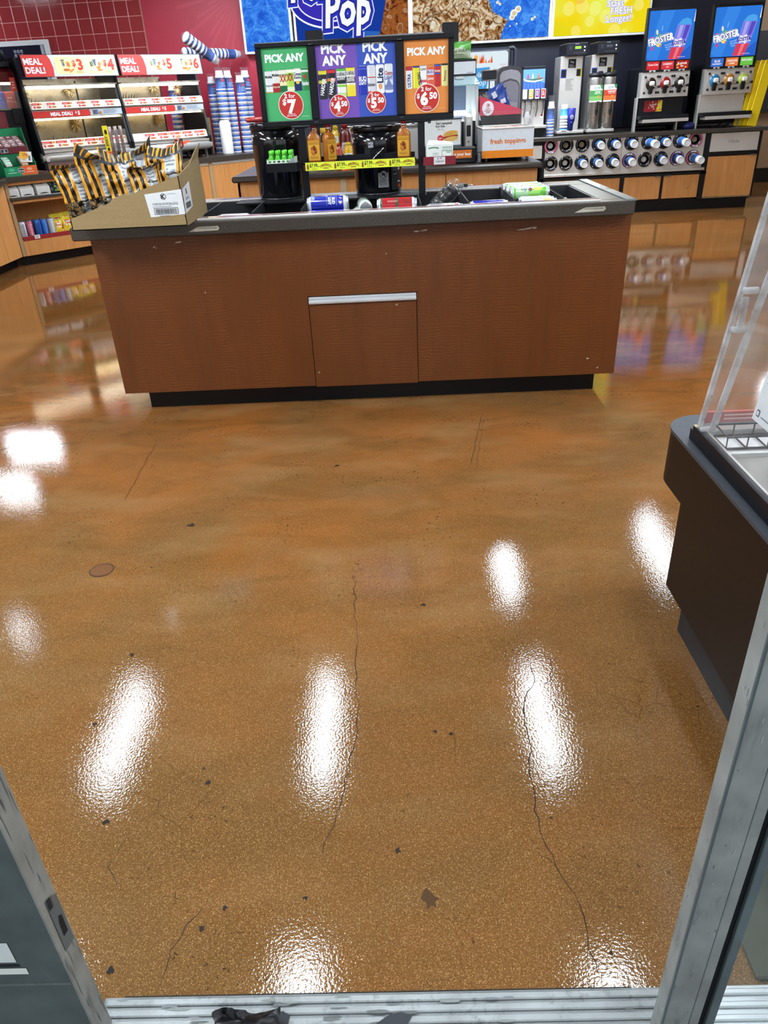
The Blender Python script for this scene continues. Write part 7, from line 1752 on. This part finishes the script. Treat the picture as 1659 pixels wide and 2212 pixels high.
for y, z, lab in ((3.672, FLZ + RC, 'front lower blue tall can lying in the trough'), (3.740, FLZ + RC, 'rear lower blue tall can lying in the trough'), (3.707, FLZ + RC * 2.72, 'upper blue tall can lying on the two lower blue ones')):
    can_lying(lab, -0.288, y, z, RC, 0.195, BL, [bud], 'blue tall cans in the trough')
def cor(m): m.text('Corona', 0.004, -0.032, 0.012, '#3a4a7a', 2, 'C', 0.0, maxw=0.03, rot=90) ; m.text('PREMIER', 0.006, 0.012, 0.013, '#8d8a80', 2, 'C', 0.0, maxw=0.06, rot=90); m.rect(-0.01, 0.045, 0.012, 0.058, '#c9bfa4', 1)
can_lying('white can lying alone in the compartment right of the popcorn box', -0.735, 3.69, FLZ + RC, RC, 0.158, [(1.0, '#d9dbdc')], [cor])
for x, y, z, lab in ((-0.150, 3.70, FLZ + RC, 'silver can end facing out, lower one beside the blue cans'), (-0.118, 3.765, FLZ + RC * 1.9, 'greenish can end facing out, upper one behind the lower can end')):
    o = can_lying(lab, x, y, z, RC, 0.15, [(1.0, '#9fb3a4')], None, 'cans lying end on in the trough', 90 + (6 if z > 0.9 else -4))
def redw(m): m.text('weiser', 0.004, -0.02, 0.013, '#c99a8c', 2, 'C', 0.0, maxw=0.05, rot=90); m.rect(-0.02, -0.006, 0.02, 0.008, '#3a4a34', 1); m.lines(-0.014, 0.03, 0.014, 0.06, 3, '#6a3420', 1)
RD = [(0.06, '#3a6a4a'), (0.97, '#a8222a'), (1.0, '#c9cdd2')]
for y, z, lab in ((3.69, FLZ + RC, 'lower red can lying in the trough before the marked barrel'), (3.737, FLZ + RC * 1.95, 'upper red can lying on the lower red one')):
    can_lying(lab, 0.038, y, z, RC, 0.19, RD, [redw], 'red cans in the trough')
m = None
def bw(m): m.text('wis', 0.002, 0.012, 0.016, '#3a3a40', 2, 'C', 0.02, maxw=0.04, rot=90); m.poly([(-0.02, -0.01), (0.012, -0.015), (0.016, 0.0), (-0.01, 0.002)], '#b8302c', 2); m.lines(-0.02, 0.035, 0.02, 0.06, 3, '#a9a9a4', 1)
can_lying('white and red can lying tilted in front of the black wrapped bundle', 0.262, 3.70, FLZ + RC, RC, 0.17, [(0.42, '#8d9096'), (0.88, '#d9dad8'), (1.0, '#b8302c')], [bw], None, -4)
t_ = T('wrapped_bundle', 'black bundle in crumpled clear plastic leaning in the trough', 'bundle', (0, 0, 0)); t_.matrix_world = TR(0.235, 3.93, 0.885) @ RY(48) @ RX(-10)
m = MB()
random.seed(2)
for k in range(5): m.loft([(-0.02 + k * 0.03, 0.030, 0.026), (-0.005 + k * 0.03, 0.0375, 0.035), (0.008 + k * 0.03, 0.030, 0.028)], '#08080a', 'foil', 14)
m.build('bundle_core', t_)
m = MB(); m.loft([(-0.03, 0.02, 0.02), (0.0, 0.040, 0.037), (0.05, 0.037, 0.04), (0.09, 0.042, 0.038), (0.13, 0.040, 0.036), (0.155, 0.034, 0.03), (0.165, 0.02, 0.015)], '#ffffff', 'film', 14, 2.3); m.build('plastic_wrap', t_, 'clear plastic wrap')
for y, lab in ((3.735, 'front dark blue slim can lying low in the middle right compartment'), (3.80, 'rear dark blue slim can lying low in the middle right compartment')):
    can_lying(lab, 0.484, y, FLZ + 0.029, 0.029, 0.185, [(0.97, '#20269a'), (1.0, '#c9cdd2')], None, 'dark blue cans in the trough')
def sel(m): m.text('ultra', 0.004, -0.02, 0.012, '#6a7a84', 2, 'C', 0.0, maxw=0.05, rot=90); m.rect(-0.014, 0.02, 0.0, 0.06, '#c8a85a', 1)
for y, lab in ((3.735, 'front silver can lying below the green cans'), (3.805, 'rear silver can lying below the green cans')):
    can_lying(lab, 0.712, y, FLZ + RC, RC, 0.17, [(1.0, '#bcc8c4')], [sel], 'silver cans below the green cans')
def seltz(m):
    m.text('up', 0.004, -0.030, 0.022, '#3a4a4a', 2, 'C', 0.0, maxw=0.04, rot=90); m.ell(0.0, 0.0, 0.010, 0.010, '#7a4a5a', 1, n=14); m.rect(-0.012, 0.02, 0.006, 0.05, '#d8c85a', 1); m.rect(-0.022, -0.08, -0.012, 0.08, '#cfd9d0', 0.5); m.rect(0.008, 0.05, 0.024, 0.08, '#5fae3c', 0.6)
for k, (x, y, z, lab) in enumerate(((0.706, 3.955, 0.927, 'front green and silver tall can lying on the black riser'), (0.696, 4.03, 0.929, 'middle green and silver tall can lying on the black riser'), (0.690, 4.105, 0.931, 'rear green and silver tall can lying on the black riser'))):
    can_lying(lab, x, y, z, RC, 0.195, [(0.06, '#5fc03c'), (0.45, '#a9cfa0'), (0.9, '#8fcf5c'), (1.0, '#5fc03c')], [seltz], 'green tall cans in the trough')
m = MB(); m.box(-0.03, -0.012, 0, 0.012, 0.012, 0.022, '#8f958c', 'gloss', 0.006); m.box(0.012, -0.010, 0.002, 0.032, 0.010, 0.020, '#5a5d58', 'metal', 0.003); m.tube([(0.03, 0, 0.012), (0.07, 0.002, 0.010)], 0.003, '#d0cfca', 'chrome', 6)
solo('pocket_lighter', m, 'small smoky lighter lying on the rear rail of the island', 'lighter', TR(0.395, 4.258, 0.9355))
m = MB(); m.box(-0.045, 0, 0, 0.045, 0.002, 0.07, '#e3e0dc', 'paper'); m.F = FR(0, -0.0004, 0)
for k in range(12): m.ell(random.uniform(-0.035, 0.03), random.uniform(0.005, 0.03), 0.012, 0.008, random.choice(['#d8502c', '#e87a3c', '#b83a2c']), 1 + 0.1 * k, n=8)
m.rect(-0.03, 0.048, 0.02, 0.058, '#c8404a', 1)
solo('promo_card', m, 'small white promo card with a red picture in the trough beside the popcorn box', 'card', TR(-0.955, 3.66, FLZ) @ RX(-14))
m = MB(); m.box(-0.004, -0.012, 0, 0.010, 0.012, 0.035, '#c6d6d0', 'acrylic_edge', 0.002); solo('clear_clip', m, 'small clear plastic clip on the front end of the rightmost divider', 'clip', TR(0.828, 3.698, 0.893))

# ================================================================== bakery case on the right
CS = T('bakery_case', 'low dark brown laminate bakery case with a clear acrylic hood at the right', 'display case', (1.2, 1.3, 0))
X0 = 0.74
m = MB(CS); m.box(0.785, 0.72, 0, 1.75, 1.655, 0.145, '#23262a', 'plastic'); m.build('toe_kick', CS)
m = MB(CS); m.box(X0, 0.72, 0.145, 1.75, 1.68, 0.405, '#30221a', 'laminate'); m.build('body', CS)
def rounded(x0, x1, y0, y1, r, n=8):
    P = [(x1, y0), (x1, y1)]
    for k in range(n + 1):
        a = R(90 + 90 * k / n); P.append((x0 + r + r * math.cos(a), y1 - r + r * math.sin(a)))
    return P + [(x0, y0)]
m = MB(CS); m.prism(rounded(X0, 1.75, 0.72, 1.90, 0.10), 0.405, 0.553, '#30221a', 'laminate'); m.build('upper_body', CS)
m = MB(CS); m.prism(rounded(X0 - 0.002, 1.75, 0.72, 1.902, 0.10), 0.553, 0.562, '#3d4046', 'plastic'); m.build('top_ledge', CS)
m = MB(CS); m.box(0.762, 0.72, 0.562, 0.779, 1.735, 0.603, '#0e1016', 'plastic'); m.box(0.762, 1.735, 0.562, 1.7, 1.75, 0.590, '#0e1016', 'plastic'); rl_ = m.build('tray_rail', CS, 'black tray rail')
m = MB(CS); m.box(0.763, 1.722, 0.585, 0.781, 1.737, 0.605, '#b9a680', 'matte'); m.build('chipped_end', rl_, 'chipped beige corner')
m = MB(CS); m.box(0.779, 0.72, 0.562, 1.7, 1.735, 0.572, '#8f8d88', 'plastic'); m.box(0.779, 0.72, 0.572, 0.788, 1.735, 0.600, '#c9c9c6', 'steel'); m.box(0.788, 1.71, 0.572, 1.7, 1.735, 0.60, '#c9c9c6', 'steel'); m.box(0.788, 1.60, 0.572, 1.7, 1.71, 0.584, '#d9d9d8', 'gloss'); m.build('steel_tray', CS)
# acrylic: slanted left face and upright far end
SL = lambda z: 0.769 + (z - 0.60) * 0.112
m = MB(CS); m.add([(SL(0.60), 0.72, 0.60), (SL(0.60), 1.72, 0.60), (SL(1.28), 1.72, 1.28), (SL(1.28), 0.72, 1.28)], [(0, 1, 2, 3)], '#ffffff', 'acrylic'); m.build('side_pane', CS, 'clear slanted pane')
m = MB(CS); m.add([(SL(0.60), 1.72, 0.60), (1.7, 1.72, 0.60), (1.7, 1.72, 1.28), (SL(1.28), 1.72, 1.28)], [(0, 1, 2, 3)], '#ffffff', 'acrylic'); m.build('end_pane', CS, 'clear upright pane')
m = MB(CS); m.add([(SL(1.28), 0.72, 1.28), (SL(1.28), 1.72, 1.28), (1.7, 1.72, 1.28), (1.7, 0.72, 1.28)], [(0, 1, 2, 3)], '#ffffff', 'acrylic'); m.build('top_pane', CS)
m = MB(CS)
def strip(m, z0, z1, dx, y, wx, wy, mat, col, k=0.112):
    f = lambda z: 0.769 + dx + (z - 0.60) * k
    m.add([(f(z0), y, z0), (f(z0) + wx, y, z0), (f(z0) + wx, y + wy, z0), (f(z0), y + wy, z0), (f(z1), y, z1), (f(z1) + wx, y, z1), (f(z1) + wx, y + wy, z1), (f(z1), y + wy, z1)], [(0, 3, 2, 1), (4, 5, 6, 7), (0, 1, 5, 4), (1, 2, 6, 5), (2, 3, 7, 6), (3, 0, 4, 7)], col, mat)
strip(m, 0.575, 1.28, -0.004, 1.712, 0.010, 0.012, 'acrylic_edge', '#ffffff'); m.build('pane_edge', CS)
m = MB(CS); strip(m, 0.58, 1.28, 0.014, 1.69, 0.016, 0.006, 'acrylic_edge', '#ffffff', 0.168); m.build('support_strip', CS, 'clear support strip')
for z in (0.86, 0.95, 0.605):
    m = MB(CS); m.tube([(SL(z) - 0.004, 1.70, z), (SL(z) + 0.030, 1.70, z)], 0.008, '#d8d8d8', 'acrylic_edge', 10); m.build('hinge_pin', CS)
m = MB(CS); m.box(SL(0.9) + 0.004, 1.695, 0.86, SL(0.9) + 0.018, 1.705, 0.935, '#ffffff', 'acrylic_edge'); m.build('hinge_plate', CS)
for y, z in ((1.722, 0.69), (1.722, 0.78), (1.722, 1.02), (1.722, 0.63)):
    m = MB(CS); m.F = FR(SL(z) + 0.004, 1.711, z); m.ell(0, 0, 0.003, 0.003, '#8d8d8d', 1, 'metal', 8); m.build('screw', CS)
# price list on the slanted pane
m = MB(CS)
m.F = Matrix(((0.0, 0.112 / 1.0063, -1, 0.8085), (-1, 0, 0, 1.50), (0, 1 / 1.0063, 0.111, 0.70), (0, 0, 0, 1)))
m.LAY = 0.0008
m.rect(-0.045, 0.0, 0.40, 0.42, '#cfd6da', -1)
cd = MB(CS); cd.F = m.F
m.rect(-0.045, 0.0, 0.40, 0.42, '#dfe5e9', 1); m.text('BLUEBERRY MUFFIN', 0.004, 0.062, 0.0085, '#2b3036', 2, 'L', 0.01); m.text('$3.49', 0.03, 0.050, 0.008, '#2b3036', 2, 'L', 0.01)
for k, (a_, s_) in enumerate(((0.10, 'CHOCOLATE CHIP MUFFIN'), (0.15, 'WHITE CHOCOLATE COOKIE'), (0.20, 'GLAZED DONUT'), (0.25, 'APPLE FRITTER'), (0.30, 'BEAR CLAW'), (0.345, 'CROISSANT'))):
    m.rect(-0.03, a_ - 0.012, 0.38, a_ - 0.0108, '#3a4046', 2); m.text(s_, 0.004, a_ + 0.014, 0.0085, '#2b3036', 2, 'L', 0.01); m.text('$2.99', 0.03, a_ + 0.001, 0.008, '#2b3036', 2, 'L', 0.01)
    m.ell(0.20, a_ + 0.012, 0.022, 0.015, random.choice(['#6a4424', '#a8763a', '#7a4a22']), 2, n=12)
m.rrect(-0.032, 0.012, -0.018, 0.028, 0.002, '#3a4046', 2); m.rrect(-0.029, 0.015, -0.021, 0.025, 0.002, '#dfe5e9', 3); m.lines(-0.01, 0.012, 0.10, 0.020, 1, '#7d8388', 2)
m.build('price_list', CS, 'white printed price list')
m = MB(CS); m.box(0.79, 1.745, 0.604, 1.30, 1.753, 0.634, '#b8504a', 'paper'); m.F = FR(0, 1.7445, 0.604); m.lines(0.84, 0.006, 1.2, 0.026, 2, '#e8c0b8', 1); m.build('red_notice', CS, 'red printed notice strip')
t_ = T('wire_basket', 'low dark wire basket at the far end inside the bakery case', 'basket', (1.0, 1.66, 0.5845))
m = MB()
for z in (0.004, 0.035):
    m.tube([(-0.20, -0.04, z), (0.30, -0.04, z), (0.30, 0.04, z), (-0.20, 0.04, z), (-0.20, -0.04, z)], 0.003, '#3a3c40', 'metal', 6)
m.build('rim_wire', t_)
m = MB(); 
for k in range(11): m.tube([(-0.20 + k * 0.05, -0.04, 0.035), (-0.20 + k * 0.05, -0.04, 0.004), (-0.20 + k * 0.05, 0.04, 0.004), (-0.20 + k * 0.05, 0.04, 0.035)], 0.0022, '#3a3c40', 'metal', 5)
m.build('wire', t_, None, 'stuff')
t_ = T('bakery_tray', 'dark grey oval bakery tray inside the case under the price list', 'tray', (1.08, 1.42, 0.573))
MB().loft([(0, 0.17, 0.11), (0.006, 0.18, 0.12), (0.035, 0.225, 0.15), (0.040, 0.225, 0.15), (0.032, 0.21, 0.14), (0.008, 0.17, 0.11)], '#4a4640', 'plastic', 28, 3.0).build('tray_body', t_)
random.seed(14)
for k, (x, y, lab) in enumerate(((1.0, 1.40, 'tan muffin at the left end of the grey bakery tray'), (1.10, 1.44, 'tan muffin in the middle of the grey bakery tray'), (1.19, 1.41, 'tan muffin at the right end of the grey bakery tray'))):
    t_ = T('muffin', lab, 'muffin', (x, y, 0.583), 0, 'muffins on the bakery tray')
    MB().loft([(0, 0.026, 0.026), (0.035, 0.035, 0.035)], '#8a5a30', 'paper', 16).build('paper_cup', t_)
    MB().loft([(0.033, 0.036, 0.036), (0.045, 0.042, 0.041), (0.058, 0.034, 0.034), (0.066, 0.014, 0.015)], '#c8905a', 'matte', 16).build('crumb', t_)
t_ = T('serving_tongs', 'black serving tongs on a hook inside the bakery case', 'tongs', (0.985, 1.62, 0.83))
m = MB(); m.box(-0.035, -0.02, -0.03, 0.10, 0.0, 0.02, '#15161a', 'plastic', 0.01); m.build('handle', t_)
m = MB(); m.tube([(-0.05, 0, 0.045), (0.12, 0, 0.045)], 0.006, '#2b2d33', 'metal', 8); m.tube([(0.02, -0.002, 0.045), (0.02, -0.002, 0.015)], 0.005, '#15161a', 'plastic', 8); m.build('hook_rail', t_)
m = MB(); m.tube([(0.06, -0.01, -0.03), (0.05, -0.01, -0.12), (0.06, -0.012, -0.2)], 0.006, '#8d8f94', 'metal', 8); m.build('arm', t_)

# ================================================================== doorway
GREY = '#8f9390'
m = MB(); m.box(-0.555, 0.602, -0.02, 0.55, 0.692, 0.004, '#8d9292', 'dirty'); TH = m.build('door_1'); TH.name = 'trim_2'; TH['kind'] = 'structure'
for k in range(5):
    m = MB(); m.box(-0.55, 0.606 + k * 0.0175, 0.004, 0.55, 0.606 + k * 0.0175 + 0.012, 0.0085, '#a2a7a6', 'dirty', 0.002); m.build('ridge', TH)
m = MB(); m.F = TOPF(0, 0, 0.0088)
random.seed(31)
for k in range(46):
    x = random.uniform(-0.53, 0.36); y = random.uniform(0.607, 0.688); q = random.uniform(0.004, 0.02)
    m.poly([(x + 1.5 * q * random.uniform(0.5, 1) * math.cos(i * 0.9), y + q * 0.2 * random.uniform(0.5, 1) * math.sin(i * 0.9)) for i in range(7)], random.choice(['#74787a', '#676b6a', '#7f8480', '#5d605e']), 0.5 + 0.01 * k, 'matte')
m.poly([(-0.52, 0.6895), (0.37, 0.6895), (0.37, 0.6915), (0.1, 0.6920), (-0.2, 0.6917), (-0.52, 0.6920)], '#1d1a16', 0.3, 'matte')
m.build('grime', TH, 'dark grime patches', 'stuff')
m = MB(); m.F = TOPF(0, 0, 0.0092)
m.poly([(-0.075, 0.640), (-0.05, 0.655), (-0.03, 0.658), (-0.012, 0.652), (-0.02, 0.640), (-0.03, 0.628), (-0.06, 0.625)], '#33363a', 1, 'matte'); m.build('black_tape', TH)
m = MB(); m.F = TOPF(0, 0, 0.0094); m.poly([(-0.255, 0.655), (-0.235, 0.663), (-0.222, 0.655), (-0.225, 0.635), (-0.25, 0.628)], '#2e3135', 1, 'matte'); m.build('black_tape', TH)
m = MB()
random.seed(17)
secs = []
m.F = RX(-84)
pouch(m, 0.115, 0.082, 0.036, lambda u, v: '#0c0c0f', 3.3, 18, 14, 0.016, 0.12, 'plastic')
solo('black_bag', m, 'small crumpled black plastic bag lying on the door sill', 'bag', TR(-0.290, 0.572, 0.026))
# left door leaf edge
DL = MB(); DL.box(-1.45, 0.612, 0.003, -0.534, 0.648, 2.25, '#56615f', 'dirty'); DL = DL.build('door_1'); DL['kind'] = 'structure'
m = MB(); m.box(-0.534, 0.611, 0.003, -0.530, 0.653, 2.25, '#8d8c85', 'dirty', 0.001); m.build('door_edge', DL, 'scuffed pale door edge')
m = MB(); m.F = RTF(-0.5298, 0, 0)
random.seed(23)
for k in range(26):
    z = random.uniform(0.02, 0.62); y = random.uniform(0.613, 0.650); q = random.uniform(0.006, 0.03)
    m.poly([(y - 0.0005, z), (y + random.uniform(0.0, 0.001), z - q), (y + 0.0012, z + random.uniform(0, q)), (y, z + q * 1.4)], random.choice(['#5f615c', '#6d6f69', '#4b4e4c', '#77766e']), 1 + 0.02 * k, 'matte')
m.build('scuffs', DL, 'dark scuffs', 'stuff')
m = MB(); m.F = RTF(-0.5296, 0, 0); m.poly([(0.622, 0.275), (0.648, 0.265), (0.650, 0.375), (0.624, 0.395)], '#565e5e', 2, 'plastic'); m.poly([(0.630, 0.30), (0.642, 0.296), (0.643, 0.335), (0.636, 0.342), (0.632, 0.33)], '#15181b', 3, 'matte'); m.poly([(0.624, 0.372), (0.634, 0.367), (0.635, 0.39), (0.626, 0.394)], '#1d2126', 3, 'matte'); m.poly([(0.637, 0.366), (0.639, 0.365), (0.640, 0.388), (0.638, 0.389)], '#aab0b0', 3, 'metal'); m.build('strike_plate', DL)
m = MB(); m.F = FR(0, 0.6115, 0); m.rect(-0.70, 0.268, -0.602, 0.318, '#d3d9d6', 1, 'paper'); m.rect(-0.70, 0.236, -0.592, 0.252, '#dfe3dc', 1, 'paper'); m.rect(-0.72, 0.256, -0.600, 0.262, '#1d2222', 1, 'paper')
m.text('PULL', -0.645, 0.280, 0.026, '#2c3434', 2, 'C', 0.03) if False else m.lines(-0.69, 0.275, -0.61, 0.31, 2, '#9aa39f', 2)
m.build('sticker', DL, 'white door sticker')
m = MB(); m.box(-1.45, 0.6105, 0.205, -0.534, 0.6122, 0.209, '#6f7a78', 'dirty'); m.build('rail_seam', DL)
# right door frame and glazed leaf
DRR = MB(); DRR.box(0.384, 0.604, 0.0, 0.4265, 0.634, 2.3, GREY, 'dirty'); DRR.box(0.392, 0.60, 0.0, 0.46, 0.606, 0.0, GREY, 'dirty'); DRR = DRR.build('door_2'); DRR['kind'] = 'structure'
m = MB(); m.box(0.3835, 0.6025, 0.0, 0.3865, 0.606, 2.3, '#4f5a5c', 'plastic'); m.build('joint', DRR)
m = MB(); m.box(0.428, 0.604, 0.0, 0.443, 0.628, 2.3, GREY, 'dirty', 0.001); m.build('glazing_stop', DRR)
m = MB(); m.box(0.4265, 0.606, 0.0, 0.428, 0.628, 2.3, '#4f5a5c', 'plastic'); m.build('joint', DRR)
m = MB(); m.box(0.443, 0.618, 0.0, 0.460, 0.630, 2.3, '#0d1014', 'matte'); m.build('gasket', DRR, 'black gasket')
m = MB(); m.box(0.460, 0.612, 0.0, 0.474, 0.630, 2.3, '#5c6a6c', 'dirty', 0.001); m.build('leaf_stile', DRR)
m = MB(); m.box(0.474, 0.618, 0.012, 1.40, 0.624, 2.3, '#ffffff', 'glass'); m.build('glass', DRR)
m = MB(); m.F = LTF(0.3838, 0, 0)
for k in range(14):
    z = random.uniform(0.03, 0.9); y = -random.uniform(0.606, 0.632); q = random.uniform(0.003, 0.008)
    m.poly([(y - 0.0004, z - q), (y + 0.0007, z - q * 0.5), (y + 0.0004, z + q), (y - 0.0004, z + q * 0.6)], '#5f6463', 1 + 0.02 * k, 'matte')
m.F = FR(0, 0.6038, 0)
for k in range(22):
    z = random.uniform(0.03, 0.85); x = random.uniform(0.388, 0.425); q = random.uniform(0.002, 0.008)
    m.poly([(x - 0.0005, z - q), (x + 0.0004, z - q * 0.5), (x + 0.0006, z + q), (x - 0.0003, z + q * 0.6)], random.choice(['#4f5453', '#6a6f6d', '#b3b6b2']), 1 + 0.02 * k, 'matte')
m.build('scuffs', DRR, 'small dark scuffs', 'stuff')
m = MB(); m.box(0.590, 0.70, 0.0, 0.735, 0.93, 0.012, '#4c4d3e', 'matte', 0.003); o = solo('door_mat', m, 'dark olive door mat on the floor behind the right door glass', 'mat')
m = MB(); m.box(0.46, 0.604, 0.0, 1.4, 0.690, 0.012, '#b3b8b8', 'alum', 0.002)
for k in range(4): m.box(0.46, 0.612 + k * 0.02, 0.012, 1.4, 0.622 + k * 0.02, 0.018, '#b3b8b8', 'alum', 0.002)
o = m.build('trim_3'); o['kind'] = 'structure'
